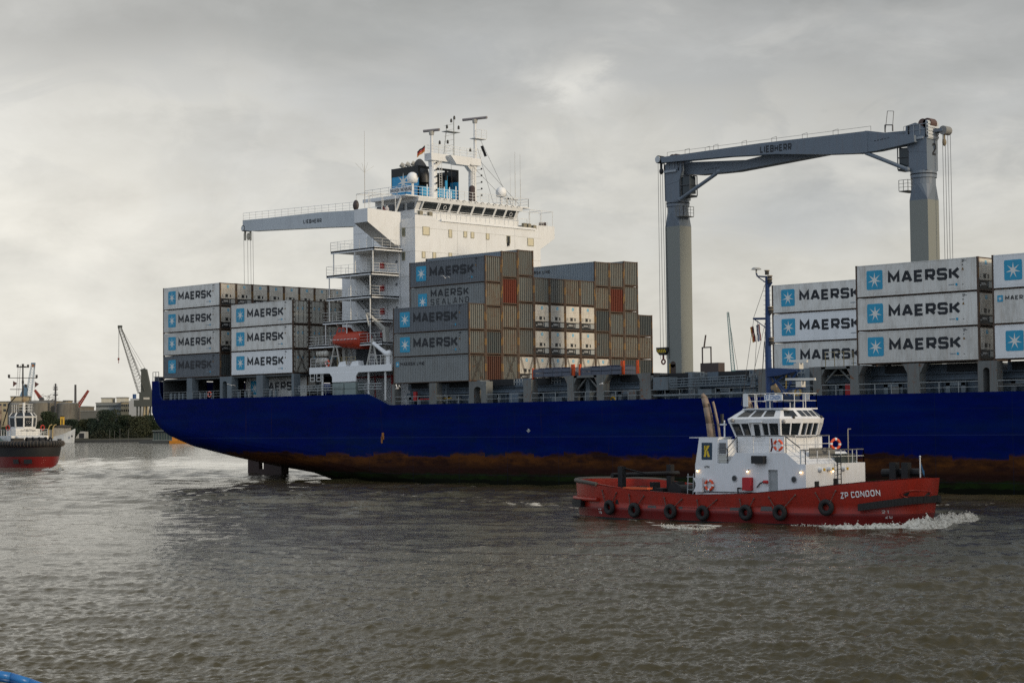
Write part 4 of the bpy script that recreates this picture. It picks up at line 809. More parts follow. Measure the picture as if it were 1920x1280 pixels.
def crane(xf, jibdir, number):
    post, cx, cy_, x0, x1 = crane_column(xf, '')
    s = jibdir
    h_ = MB(); h_.box(cx-.99, cy_-.93, 29.55, cx+.99, cy_+.93, 32.9)
    h_.prism([(cx-1.0*s, 31.2), (cx-1.0*s, 33.3), (cx+.2*s, 34.1), (cx+1.25*s, 33.9), (cx+1.35*s, 32.6), (cx+1.0*s, 31.5)], 'y', cy_-.95, cy_-.55); h_.prism([(cx-1.0*s, 31.2), (cx-1.0*s, 33.3), (cx+.2*s, 34.1), (cx+1.25*s, 33.9), (cx+1.35*s, 32.6), (cx+1.0*s, 31.5)], 'y', cy_+.55, cy_+.95)
    head = h_.build('crane_house', cranem, ship)
    m_ = MB()
    for k in range(2): m_.cyl((cx-.3*s+.5*k, cy_-.5, 34.0), (cx-.3*s+.5*k, cy_+.5, 34.0), .48, n=16)
    m_.build('rope_drum', mat('drum_rust', (.10, .06, .05), .5, var=.4), head)
    m_ = MB()
    for dx in (-.95, .95):
        for dy in (-.9, 0): m_.box(cx+dx-.03, cy_-1.05+dy*0, 32.6, cx+dx+.03, cy_-.98+dy*0, 33.9)
    m_.rail([(cx-1, cy_-1.0, 32.9), (cx+1, cy_-1.0, 32.9)], 1.0, 2, .7, .03); m_.box(cx-.95, cy_-1.12, 32.5, cx+.7, cy_-.96, 32.72); m_.build('drum_guard', mat('guard_grey', (.3, .33, .36), .5), head)
    return post, head, cx, cy_
p2, h2, c2x, c2y = crane(-96.1, -1, 2)
mb = MB()
for k in range(5): mb.box(c2x+1.0, c2y-.9, 32.6+k*.32, c2x+1.18, c2y+.9, 32.8+k*.32)
mb.box(c2x+.9, c2y-.9, 32.5, c2x+1.1, c2y+.9, 34.2); mb.build('cooler_louvre', cranelt, h2)
mb = MB(); put_text(mb, '2', (c2x+1.005, c2y+.0, 31.0), (0, 1, 0), (0, 0, 1), 1.15, .2, .65); mb.build('crane_number', black, h2)
p1, h1, c1x, c1y = crane(-126.2, 1, 1)
S_ = 2.56
def cp(l, Y): return [(float(PY(1180+x/S_, 220+y/S_, Y)[0]), float(PY(1180+x/S_, 220+y/S_, Y)[2])) for x, y in l]
YJ = 150.35
jib2 = cp([(150, 192), (625, 125), (930, 90), (1145, 65), (1260, 78), (1365, 85), (1368, 118), (1330, 128), (1190, 160), (1130, 168), (1100, 172), (930, 178), (700, 176), (470, 188), (155, 218)], YJ)
mb = MB()
def girder(poly, y0, y1):
    mb.prism(poly, 'y', y0, y1)
girder(jib2, YJ, YJ+1.0); j2 = mb.build('crane_jib', cranem, h2)
mb = MB(); mb.prism(cp([(1100, 172), (1130, 65), (1145, 65), (1143, 168)], YJ-.03), 'y', YJ-.03, YJ); mb.build('jib_rib', cranelt if False else cranem, j2)
mb = MB(); q0 = cp([(628, 173)], YJ)[0]; q1 = cp([(779, 158)], YJ)[0]; sl_ = (q1[1]-q0[1])/(q1[0]-q0[0]); U = Vector((1, 0, sl_)); L_ = (q1[0]-q0[0]); put_text(mb, 'LIEBHERR', (q0[0], YJ-.012, q0[1]), U, (0, 0, 1), .72, .16, L_, .2); mb.build('lettering', ink, j2)
mb = MB(); put_text(mb, 'II II III II II', (cp([(1175, 118)], YJ)[0][0], YJ-.012, cp([(1175, 118)], YJ)[0][1]), (1, 0, .08), (0, 0, 1), .14, .05, 1.7); put_text(mb, 'I II III II I', (cp([(320, 238)], YJ)[0][0], 151.78, cp([(320, 238)], YJ)[0][1]-.25), (1, 0, .02), (0, 0, 1), .14, .05, 1.9); mb.build('load_marking', ink, j2)
tip = cp([(135, 202)], YJ)[0]
mb = MB(); mb.cyl((tip[0], YJ+.1, tip[1]), (tip[0], YJ+.9, tip[1]), .42, n=18); mb.build('tip_sheave', black, j2)
mb = MB(); mb.cyl((tip[0], YJ-.02, tip[1]), (tip[0], YJ+.08, tip[1]), .34, n=18); mb.cyl((tip[0], YJ+.92, tip[1]), (tip[0], YJ+1.0, tip[1]), .34, n=18); mb.build('sheave_plate', cranelt, j2)
mb = MB(); hk = cp([(142, 258)], YJ)[0]; mb.cyl((hk[0], YJ+.4, tip[1]-.3), (hk[0], YJ+.4, hk[1]+.3), .12); mb.ball((hk[0], YJ+.4, hk[1]), .26, .2, .34); mb.build('auxiliary_hook', black, j2)
# luffing cylinders
def lcyl(a, b_, y, parent, r=.19):
    A = cp([a], y)[0]; B_ = cp([b_], y)[0]; A = Vector((A[0], y, A[1])); B_ = Vector((B_[0], y, B_[1])); mb = MB(); mb.cyl(A, A.lerp(B_, .93), r, n=12); mb.cyl(A.lerp(B_, .9), B_, r*.6, n=10); mb.ball(B_, r*1.4, n=10, m=6); mb.ball(A, r*1.3, n=10, m=6); mb.build('luffing_cylinder', cranem, parent, False)
lcyl((1335, 250), (1120, 165), 150.6, h2); lcyl((1335, 250), (1120, 165), 153.1, h2)
jib1 = cp([(225, 238), (300, 215), (560, 205), (930, 110), (1180, 78), (1400, 58), (1500, 52), (1502, 66), (1400, 78), (1180, 110), (930, 178), (510, 258), (435, 266), (330, 275), (230, 270)], 151.8)
mb = MB(); girder(jib1, 151.8, 153.0); j1 = mb.build('crane_jib', cranem, h1)
lcyl((242, 395), (430, 262), 150.75, h1); lcyl((242, 395), (430, 262), 153.6, h1)
tip1 = cp([(1507, 62)], 152)[0]
mb = MB(); mb.cyl((tip1[0], 151.9, tip1[1]), (tip1[0], 152.9, tip1[1]), .42, n=16); mb.build('tip_sheave', mat('sheave_grey', (.2, .2, .19), .5, var=.4), j1)
mb = MB(); mb.ball((tip1[0]-.1, 152.3, tip1[1]-1.1), .2, .2, .36); mb.cyl((tip1[0]-.1, 152.3, tip1[1]), (tip1[0]-.1, 152.3, tip1[1]-1), .1); mb.build('auxiliary_hook', mat('hook_tan', (.2, .16, .1), .5), j1)
mb = MB(); mb.rail([(jib2[0][0]+.5, YJ+.5, jib2[0][1]+.05), (jib2[3][0], YJ+.5, jib2[3][1]+.05)], .45, 1, 60, .02)
for (px, py) in ((278, 160), (375, 150), (415, 140), (552, 122), (695, 104), (842, 86), (990, 68), (1330, 50)):
    q = cp([(px, py)], YJ+.5)[0]
    mb.tube([(q[0]-.3, YJ+.5, q[1]-.65), (q[0]-.3, YJ+.5, q[1]+.12), (q[0]+.3, YJ+.5, q[1]+.2), (q[0]+.3, YJ+.5, q[1]-.6)], .02, 4)
mb.build('jib_handrail', mat('rail_dark', (.14, .13, .12), .5), j2)
q = cp([(1245, 70)], YJ+.5)[0]; mb = MB(); mb.tube([(q[0]-.4, YJ+.5, q[1]), (q[0]-.1, YJ+.5, q[1]+2.0), (q[0]+.6, YJ+.5, q[1]+1.9), (q[0]+.4, YJ+.5, q[1])], .03, 4); mb.tube([(q[0]-.4, YJ+.5, q[1]), (q[0]-.4, YJ+.5, q[1]+.7), (q[0]+.45, YJ+.5, q[1]+.6), (q[0]+.45, YJ+.5, q[1])], .07, 4); mb.build('jib_hoop', mat('rail_dark', ()), j2)
for x0_, ztop_, zbot, parent in ((tip[0], tip[1], 12.9, j2), (tip1[0], tip1[1], 13, j1)):
    for k in range(4):
        mb = MB(); dx = -.35+.28*k; mb.cyl((x0_+dx, YJ+.5 if parent is j2 else 152.4, ztop_-.2), (x0_+dx+.12*(1 if parent is j2 else 0)*k, YJ+.5 if parent is j2 else 152.4, zbot), .022, n=4); mb.build('hoist_rope', cable, parent)
# stowed hook block
hb = cp([(163, 1120)], YJ+.5)[0]; mb = MB(); mb.prism([(hb[0]-.75, hb[1]+.35), (hb[0]+.75, hb[1]+.35), (hb[0]+.75, hb[1]-.05), (hb[0]+.35, hb[1]-.45), (hb[0]-.3, hb[1]-.45), (hb[0]-.7, hb[1]-.05)], 'y', YJ+.2, YJ+.8); hbk = mb.build('hook_block', black, j2)
mb = MB()
for k in range(5): x = hb[0]-.45+k*.24; mb.quad((x, YJ+.19, hb[1]-.2), (x+.12, YJ+.19, hb[1]-.2), (x-.02, YJ+.19, hb[1]+.15), (x-.14, YJ+.19, hb[1]+.15))
mb.build('hazard_stripes', mat('hazard_yellow', (.6, .42, .02), .5), hbk)
mb = MB(); mb.cyl((hb[0], YJ+.5, hb[1]-.4), (hb[0], YJ+.5, hb[1]-.9), .1); mb.ring((hb[0], YJ+.5, hb[1]-1.15), (0, 1, 0), .24, .09, 14, 6); mb.build('hook', mat('hook_red', (.12, .02, .015), .5), hbk)
# cab frames and platforms on the posts
for cx, cy_, s in ((c1x, c1y, 1), (c2x, c2y, -1)):
    mb = MB(); xx = cx+s*1.0
    a0, a1 = (xx+s*.1, xx+s*1.3)
    for x in (a0, a1):
        for y in (cy_-.8, cy_+.4): mb.cyl((x, y, 29.9), (x, y, 32.0), .06, n=5)
    for z in (29.9, 31.0, 32.0):
        mb.cyl((a0, cy_-.8, z), (a1, cy_-.8, z), .05, n=5); mb.cyl((a1, cy_-.8, z), (a1, cy_+.4, z), .05, n=5); mb.cyl((a0, cy_+.4, z), (a1, cy_+.4, z), .05, n=5)
    mb.box(min(a0, a1), cy_-.8, 29.75, max(a0, a1), cy_+.4, 29.86); cab = mb.build('operator_cab', mat('cab_dark', (.07, .075, .08), .5), ship)
    mb = MB(); mb.box(min(a0, a1)+.1, cy_-.7, 30.1, max(a0, a1)-.1, cy_+.3, 31.9); mb.build('cab_glass', mat('cab_pane', (.02, .03, .035), .1), cab)
    mb = MB(); px_ = cx+(1.3 if s > 0 else -1.4); mb.box(px_-.5, cy_-1.3, 27.7, px_+.5, cy_+.4, 27.78); mb.rail([(px_-.5, cy_-1.3, 27.78), (px_+.5, cy_-1.3, 27.78), (px_+.5, cy_+.4, 27.78)], 1.0, 3, .6, .03); mb.build('post_platform', mat('platform_dim', (.12, .12, .11), .5), ship)
mb = MB(); q = SX(1262, 695, 150.88); mb.box(q-.35, 150.86, 10.8, q+.35, 150.9, 12.3); mb.cyl((q, 150.86, 12.3), (q, 150.9, 12.3), .35, n=14); mb.build('post_door', mat('door_brown', (.06, .04, .03), .6), ship)
mb = MB(); mb.box(q-.45, 150.85, 10.8, q-.35, 150.89, 12.4); mb.build('door_trim', yellow, ship)
# aft white crane
j3 = [(450, 408.5), (455, 413), (500, 409), (600, 398), (668, 394), (740, 390), (740, 424), (668, 424), (600, 426.5), (470, 433), (455, 432)]
pj3 = [(float(PY(x, y, YC)[0]), float(PY(x, y, YC)[2])) for x, y in j3]
mb = MB(); mb.cyl((-172.4, YC+.3, 8), (-172.4, YC+.3, 31.5), 1.0, n=16); p3 = mb.build('crane_post', white, ship)
mb = MB(); mb.prism(pj3[1:], 'y', YC, YC+1.3); j3o = mb.build('crane_jib', mat('crane_white', (.42, .45, .47), .5, var=.06, dirt=.15), ship)
mb = MB(); q0 = PY(569, 419.5, YC); q1 = PY(603, 417.3, YC); put_text(mb, 'LIEBHERR', (q0[0], YC-.012, q0[2]), (1, 0, (q1[2]-q0[2])/(q1[0]-q0[0])), (0, 0, 1), .52, .115, q1[0]-q0[0], .2); mb.build('lettering', ink, j3o)
t3 = PY(455.5, 428, YC); mb = MB(); mb.cyl((t3[0], YC, t3[2]), (t3[0], YC+1.2, t3[2]), .42, n=16); mb.build('tip_sheave', black, j3o); mb = MB(); mb.cyl((t3[0], YC-.08, t3[2]), (t3[0], YC-.01, t3[2]), .32, n=16); mb.build('sheave_plate', cranelt, j3o)
mb = MB()
for px in (454, 464): q = PY(px, 435, YC); mb.cyl((q[0], YC+.5, q[2]+.2), (q[0], YC+.5, q[2]-1.1), .15, n=6)
mb.ball((PY(460, 443, YC)[0], YC+.5, PY(460, 443, YC)[2]), .3, .2, .5); mb.build('rope_guide', mat('guide_cream', (.4, .37, .3), .5, rust=.2), j3o)
for px in (451.5, 458.5, 464, 468.5):
    q = PY(px, 450, YC); mb = MB(); mb.cyl((q[0], YC+.5, t3[2]-.6), (q[0]+.12, YC+.5, 24.3), .022, n=4); mb.build('hoist_rope', cable, j3o)
a = Vector((pj3[1][0], YC+.1, pj3[1][1]-.1)); b_ = Vector((pj3[4][0], YC+.1, pj3[4][1])); mb = MB(); mb.rail([a, b_], 1.05, 3, 1.35, .028); mb.build('jib_handrail', railw, j3o)
# stern rail and mooring gear on the raised corner
railing('rail', [(-202.3, 137.0, 12.2), (-201.0, 137.0, 12.2)], 1.15, 2, .6, .04, mat('rail_dark', ()))
mb = MB(); mb.box(-202.1, 137.1, 12.2, -201.2, 138, 12.75); mb.build('mooring_chock', mat('chock_dark', (.05, .06, .08), .6), ship)
# lashing rods
def rods(X, rowi, z0, z1, v=False):
    yl = YS+rowi*RP+.15; yr = yl+CW-.3; mb = MB(); ym = (yl+yr)/2
    if v:
        for d in (0, .14): mb.cyl((X, yl+d, z1), (X, ym-.15+d, z0), .02, n=4); mb.cyl((X, yr-d, z1), (X, ym+.15-d, z0), .02, n=4)
    else:
        for d in (0, .14): mb.cyl((X, yl+.1+d, z0), (X, yr-.5+d, z1), .02, n=4); mb.cyl((X, yr-.1-d, z0), (X, yl+.5-d, z1), .02, n=4)
    mb.build('lashing_rod', mat('rod_brown', (.06, .045, .035), .6), ship)
for r_ in (0, 2): rods(XC+CL+.07, r_, ZC-.1, ZC+HC*.98)
for r_ in range(3, 9): rods(XC+CL+.07, r_, ZC+.2, ZC+HC*.98, True)
for r_ in range(0, 4): rods(XA2+CL+.09, r_, ZA-.1, ZA+HC*.98)
# ------------------------------------------------------------------ loose things carried on the ship
def flatrack(px0, px1, n, lab):
    x0, x1 = SX(px0, 705, 137.4), SX(px1, 700, 137.4); t = thing('flat_rack', lab, 'flat rack', (x0, 137.4, 10.98), 'folded flat racks on the starboard side')
    mb = MB(); 
    for k in range(n):
        z = 10.99+k*.42; mb.box(x0, 137.4, z, x1, 139.6, z+.36)
        for j in range(5): x = x0+(x1-x0)*j/4; mb.box(x-.05, 137.36, z, x+.05, 137.4, z+.40)
    mb.build('folded_frame', mat('rack_blue_grey', (.085, .10, .135), .6, var=.2, dirt=.5, streak=.2), t)
    mb = MB(); mb.box(x0+.2, 137.5, 10.99+n*.42, x1-.3, 139.5, 10.99+n*.42+.05); mb.build('deck_board', mat('rack_board_blue', (.03, .05, .13), .6, var=.3), t)
    return x0, x1
flatrack(1001, 1070, 2, 'folded blue grey flat racks left of the two close orange posts'); flatrack(1090, 1164, 2, 'folded blue grey flat racks between the orange posts further right')
for i, (px, w_, lab) in enumerate(((999, .10, 'thin orange post furthest left on the ship side deck'), (1074, .30, 'broad orange post beside the thin one at mid deck'), (1087, .15, 'thin orange post just right of the broad one at mid deck'), (1167, .30, 'broad orange post near the end of the mid-deck racks'), (1195, .16, 'thin orange post closest to the hanging crane ropes'))):
    x = SX(px, 705, 137.6); mb = MB(); mb.box(x-w_/2*1.3, 137.55, 10.98-.2*(i == 0), x+w_/2*1.3, 137.75, 12.15+.15*(i > 2)-.25*(i == 0)); o = mb.build('orange_post', mat('signal_orange', (.55, .075, .015), .5), None); tag(o, lab, 'post', 'orange posts on the hatch edge')
# lifeboat
lb = thing('lifeboat', 'enclosed orange lifeboat hanging in its davit beside the white house', 'lifeboat', (-164, 138.6, 15))
LBx0, LBx1 = -167.6, -162.2
mb = MB(); P = []
for k in range(25):
    u = k/24; x = LBx0+(LBx1-LBx0)*u; e = (1-abs(2*u-1)**3.2)**.5 if u < .5 else 1-.22*((u-.5)*2)**8
    hb = 1.25*max(e, .03); zk = 14.95+.75*(1-u)**3*1.2-.1*max(0, (u-.5)); zg = 15.75; zr = 16.35+.6*max(e, .05)**.6
    row = []
    for j in range(9): t = j/8*math.pi/2; row.append((x, 138.5-hb*math.sin(t)**.6 if j else 138.5, zg-(zg-zk)*math.cos(t)))
    row += [(x, 138.5-hb*1.03, zg+.12), (x, 138.5-hb*.98, zg+.30)]
    for j in range(1, 8): t = j/7*math.pi/2; row.append((x, 138.5-hb*.98*math.cos(t)**.7 if j < 7 else 138.5, zg+.3+(zr-zg-.3)*math.sin(t)))
    P.append(row)
mb.grid(P); mb.grid([[(a[0], 277-a[1], a[2]) for a in r_] for r_ in P]); mb.quad(*(P[-1]+[(a[0], 277-a[1], a[2]) for a in P[-1][::-1]])); mb.build('hull', mat('lifeboat_orange', (.38, .038, .014), .5, var=.1, dirt=.3, dirtcol=(.2, .04, .02)), lb, True)
mb = MB(); a = -166.9
mb.hexa([(a, 137.9, 16.6), (a+2.0, 137.9, 16.9), (a+2.0, 139.1, 16.9), (a, 139.1, 16.6), (a+.35, 138.0, 17.5), (a+1.4, 138.0, 17.5), (a+1.4, 139.0, 17.5), (a+.35, 139.0, 17.5)]); ct = mb.build('conning_tower', mat('lifeboat_orange', ()), lb)
mb = MB(); mb.quad((a+.42, 137.92, 16.95), (a+.95, 137.92, 16.98), (a+.9, 137.96, 17.35), (a+.48, 137.96, 17.35)); mb.quad((a+1.15, 137.92, 16.98), (a+1.75, 137.90, 16.98), (a+1.4, 137.96, 17.35), (a+1.15, 137.96, 17.35)); mb.build('window', glass, ct)
mb = MB(); x_ = -166.6
for k in range(8): x = -166.9+k*.60; mb.box(x, 137.14, 16.02, x+.35, 137.26, 16.08)
mb.build('reflective_tape', whiteb, lb)
mb = MB(); x = -166.9
pts = [(-167.2+k*.35, 137.16, 15.62-.18*(k % 2)) for k in range(13)]; mb.tube(pts, .025, 4); mb.build('grab_line', mat('line_dark_red', (.12, .02, .015), .7), lb)
for k in range(2):
    t = thing('life_raft_canister', ['white life raft canister, upper of two beside the cream container doors', 'white life raft canister, lower of two beside the cream container doors'][1-k], 'life raft', (-169, 138, 13.4+k*1.0), 'life raft canisters')
    mb = MB(); z = 13.75+k*.85; mb.cyl((-170.0, 138, z), (-168.6, 138, z), .36, n=14); mb.ball((-170.0, 138, z), .36); mb.ball((-168.6, 138, z), .36); mb.build('canister', mat('canister_white', (.5, .48, .42), .5, dirt=.4), t, True)
    mb = MB()
    for x in (-169.8, -169.3, -168.8): mb.ring((x, 138, z), (1, 0, 0), .365, .02, 14, 4)
    mb.build('strap', mat('strap_brown', (.08, .05, .03), .7), t)
def lifebuoy(pos, nrm, lab, grp, R=.3, r=.075, scale=1.0):
    t = thing('lifebuoy', lab, 'lifebuoy', pos, grp); mb = MB(); mb.ring(pos, nrm, R, r, 22, 8); mb.build('ring', mat('buoy_orange', (.72, .09, .03), .5), t, True)
    n_ = Vector(nrm).normalized(); a = n_.orthogonal().normalized(); b_ = n_.cross(a)
    for k in range(4):
        th = math.pi/4+k*math.pi/2; e = a*math.cos(th)+b_*math.sin(th); tt = n_.cross(e); mb = MB(); c_ = Vector(pos)+e*R; mb.cyl(c_-tt*.06, c_+tt*.06, r*1.12, n=10); mb.build('white_band', whiteb, t)
    return t
for px, py, Y_, lab in ((614, 681, 137.35, 'red lifebuoy on the rail beside the life raft canisters'), (393, 739, 137.2, 'red lifebuoy on the stern rail under the grey container')):
    q = PY(px, py, Y_); lifebuoy(tuple(q), (0, 1, 0), lab, 'lifebuoys on the ship rail', .32, .08)
# flags on the bridge mast
def flag(pos, u, v, w_, h_, cols, lab, name='flag'):
    t = thing(name, lab, 'flag', pos); pos = Vector(pos); u = Vector(u).normalized(); v = Vector(v).normalized(); n_ = u.cross(v).normalized()
    for k, c_ in enumerate(cols):
        mb = MB(); N_ = 9; rows = []
        for j in range(4):
            vv = (k+j/3)/len(cols)*h_; rows.append([pos+u*(w_*i/N_)+v*vv+n_*(min(.10, h_*.08)*math.sin(i*1.3+j*.2)*(i/N_)**.5) for i in range(N_+1)])
        mb.grid(rows); mb.build('flag_stripe', mat('cloth_%s' % (c_,), c_, .8), t, True)
    return t
q = PX(797, 273, XM); flag(tuple(q), (-.45, -.6, -.55), (.3, -.35, -1), 1.15, .85, [(.01, .01, .01), (.3, .02, .015), (.35, .14, .02)], 'black, red and gold flag flying beside the bridge mast')
q = PX(905.5, 273, XM+1); flag(tuple(q), (.2, .35, -1.0), (-.4, -.15, -.1), 1.35, .35, [(.01, .01, .012)], 'dark furled flag hanging right of the bridge mast')
# ------------------------------------------------------------------ red tug in front
TX, TY = -72.0, 94.0
tug = thing('tug_boat', 'red and white harbour tug with blue mast crossing in front of the ship', 'tug', (TX, TY, 0))
def TP(px, py, ly): q = PY(px, py, TY+ly); return float(q[0]-TX), float(q[2])
def TF(px, py, lx): q = PX(px, py, TX+lx); return float(q[1]-TY), float(q[2])
def tw(x, y, z): return (TX+x, TY+y, z)
TA, TB, THB = -15.0, 11.75, 4.35
def thb(x, z=2.0):
    u = (x-(TA+TB)/2)/((TB-TA)/2); u = max(-1, min(1, u)); k = 3.4 if u < 0 else 3.7
    hb = THB*(1-abs(u)**k)**(1/2.2)
    fl = 1-(.055+.10*max(0, u)**2+.10*max(0, -u)**3)*max(0, (2.0-z))/2.0
    return hb*fl
def tsheer(x): return float(np.interp(x, [-15, -12, -7.5, -2.2, 1.9, 5.9, 9.6, 12.4], [2.35, 2.25, 1.86, 1.64, 1.78, 2.14, 2.55, 2.80]))
tred = mat('tug_red', (.29, .018, .008), .40, var=.16, dirt=.5, streak=.25, dirtcol=(.12, .02, .015), rustcol=(.10, .02, .012), bump=.3, scale=1.6)
tredd = mat('tug_red_below', (.15, .008, .007), .45, var=.2, dirt=.5, dirtcol=(.05, .012, .01))
twh = mat('tug_white', (.68, .69, .70), .42, var=.05, dirt=.22, streak=.16, dirtcol=(.45, .42, .36), rustcol=(.42, .33, .22), scale=2)
tx_ = [TA+(TB-TA)*(0.5-0.5*math.cos(math.pi*k/96)) for k in range(97)]
mb = MB(); hz_ = [-.8, -.3, .05, .10, .5, .72, .76, 1.1, 1.5, 2.0]
rows = []
for x in tx_:
    row = []
    for k, z in enumerate(hz_):
        zz = z if z < .8 else .76+(z-.76)/(2.0-.76)*(tsheer(x)-.76)
        off = .05 if z in (.72,) else 0
        row.append(tw(x+(.35*max(0, (x-8)/4.4)*(zz-1)/2), -(thb(x, zz)+off), zz))
    rows.append(row)
mb.grid(rows); mb.grid([[(a[0], 2*TY-a[1], a[2]) for a in r_] for r_ in rows])
hullo = mb.build('hull', [tred, tredd, black], tug, True)
hullo.data.polygons.foreach_set('material_index', [2 if p.center.z < .02 else (1 if p.center.z < .74 else 0) for p in hullo.data.polygons])
mb = MB()       # bulwark inner face + cap + deck
def off_in(x, d): return max(thb(x, 2)-d, 0)
mb.grid([[tw(x*.985, -off_in(x, .02), tsheer(x)+.03), tw(x*.975, -off_in(x, .16), tsheer(x)+.03), tw(x*.975, -off_in(x, .16), tsheer(x)-.8)] for x in tx_])
mb.grid([[tw(x*.985, off_in(x, .02), tsheer(x)+.03), tw(x*.975, off_in(x, .16), tsheer(x)+.03), tw(x*.975, off_in(x, .16), tsheer(x)-.8)] for x in tx_])
mb.build('bulwark_cap', tred, tug)
mb = MB(); mb.grid([[tw(x*.98, -off_in(x, .1), tsheer(x)-.8), tw(x*.98, off_in(x, .1), tsheer(x)-.8)] for x in tx_]); mb.build('deck', mat('tug_deck_green', (.035, .045, .04), .7, dirt=.4), tug)
def tside(x, z, off=.03):
    xx = x
    for _ in range(4): sh_ = tsheer(xx); zz = z if z < .76 else .76+(z-.76)/max(.1, sh_-.76)*(sh_-.76); xx = x-.35*max(0, (xx-8)/4.4)*(zz-1)/2
    return tw(x, -(thb(xx, z)+off), z)
mb = MB(); pts = [tw(x, -(thb(x, 2)+.02), tsheer(x)+.02) for x in tx_ if x < -10.5][::-1]; mb.tube(pts+[(a[0], 2*TY-a[1], a[2]) for a in pts[::-1]], .13, 8); mb.build('stern_rubbing_rail', mat('rubber_grey', (.07, .065, .055), .7, var=.3, scale=3), tug)
mb = MB(); pts = [tw(x-.25, -(thb(x, 1)+.22), 1.12) for x in np.linspace(-14.8, -12.3, 14)][::-1]
for a, b_ in zip(pts[:-1], pts[1:]): mb.hexa([(a[0], a[1]-.08, .62), (b_[0], b_[1]-.08, .62), (b_[0], b_[1]+.3, .62), (a[0], a[1]+.3, .62), (a[0], a[1]-.08, 1.12), (b_[0], b_[1]-.08, 1.12), (b_[0], b_[1]+.3, 1.12), (a[0], a[1]+.3, 1.12)])
mb.build('stern_fender', rubber, tug)
mb = MB(); pts = [tw(x-.2, -(thb(x, 1)+.10), 1.16) for x in np.linspace(-15.0, -10.5, 24)][::-1]; mb.tube(pts+[(a[0], 2*TY-a[1], a[2]) for a in pts[::-1]], .13, 8); mb.build('belting', tred, tug)
bw_ = []
for x in np.linspace(9.2, 11.7, 22): bw_.append((x+.1*max(0, (x-8)/4.4), thb(x, 1.5), 1.02+.5*(x-8.7)/3.0))
mb = MB(); pts = [tw(a, -(b_+.12), c_) for a, b_, c_ in bw_]+[tw(a, b_+.12, c_) for a, b_, c_ in bw_[::-1]]
for a, b_ in zip(pts[:-1], pts[1:]):
    d = (Vector(b_)-Vector(a)); n_ = Vector((d.y, -d.x, 0)).normalized()*.17
    mb.hexa([(a[0]+n_.x, a[1]+n_.y, a[2]-.2), (b_[0]+n_.x, b_[1]+n_.y, b_[2]-.2), (b_[0]-n_.x, b_[1]-n_.y, b_[2]-.2), (a[0]-n_.x, a[1]-n_.y, a[2]-.2), (a[0]+n_.x, a[1]+n_.y, a[2]+.2), (b_[0]+n_.x, b_[1]+n_.y, b_[2]+.2), (b_[0]-n_.x, b_[1]-n_.y, b_[2]+.2), (a[0]-n_.x, a[1]-n_.y, a[2]+.2)])
mb.build('bow_fender', rubber, tug)
# tyres with chains
chain = mat('chain_rust', (.10, .06, .05), .6, var=.4)
for px, py, w1, w2 in ((1133, 951, (-1.1, -.1), (1.2, .15)), (1184.5, 956, (-.7, .1), (1.4, .2)), (1254.5, 958.5, (-.8, 0), (1.5, .1)), (1315, 961.5, (-.7, .1), (1.8, .1)), (1395.5, 960.5, (-.7, .1), (1.0, .1)), (1457.5, 960.5, (-1.2, 0), (1.8, .1)), (1537.5, 951.5, (-1.0, .2), (1.0, .2))):
    x, z = TP(px, py, -4.45); y = -(thb(x, z)+.17); c_ = tw(x, y, z)
    t = thing('tyre_fender', 'x', 'tyre', c_, 'tyre fenders hung along the red tug side'); mb = MB(); sl = (thb(x+.3)-thb(x-.3))/.6; mb.ring(c_, (sl, 1, 0), .335, .155, 22, 10); mb.build('tyre', rubber, t, True)
    for dx, dz in (w1, w2):
        mb = MB(); xx = x+dx*.62; zt = tsheer(xx)-.32; a = Vector(tw(x+.28*(1 if dx > 0 else -1), y-.06, z+.22)); b_ = Vector(tside(xx, zt, .05)); n = 9
        for k in range(n): p = a.lerp(b_, k/n); q_ = a.lerp(b_, (k+.75)/n); mb.cyl(p, q_, .028 if k % 2 else .04, n=5)
        mb.ball(b_, .06, n=6, m=4); mb.build('chain', chain, t)
    t['label'] = {1133: 'tyre fender on the red tug nearest its stern', 1184.5: 'second tyre fender from the stern of the red tug', 1254.5: 'third tyre fender from the stern, below the stern winch', 1315: 'tyre fender below the funnel casing of the red tug', 1395.5: 'tyre fender below the red box on the tug wall', 1457.5: 'tyre fender below the open doorway of the red tug', 1537.5: 'tyre fender nearest the bow, just left of the painted name'}[px]
# freeing ports
for px, py, w_, m_ in ((1099.5, 937, .75, black), (1148, 941, .35, black), (1217.5, 952, .85, mat('port_grey', (.10, .10, .10), .6)), (1272, 954, .45, mat('port_grey', ())), (1374, 956, .9, mat('port_grey', ())), (1432, 954, .9, mat('port_grey', ()))):
    x, z = TP(px, py, -4.4); mb = MB(); mb.quad(tside(x-w_/2, z-.13, .012), tside(x+w_/2, z-.13, .012), tside(x+w_/2-.06, z+.15, .012), tside(x-w_/2+.12, z+.15, .012)); mb.build('freeing_port', m_, tug)
x, z = TP(1664.5, 929, -3.9); mb = MB(); mb.quad(*[tside(x+.32*math.cos(t), z+.14*math.sin(t), .06) for t in np.linspace(0, 2*math.pi, 16)[:-1]]); mb.build('hawse_hole', black, tug)
mb = MB(); pts = [tside(x+.42*math.cos(t), z+.22*math.sin(t), .05) for t in np.linspace(0, 2*math.pi, 18)]; mb.tube(pts, .03, 6); mb.build('hawse_rim', tred, tug)
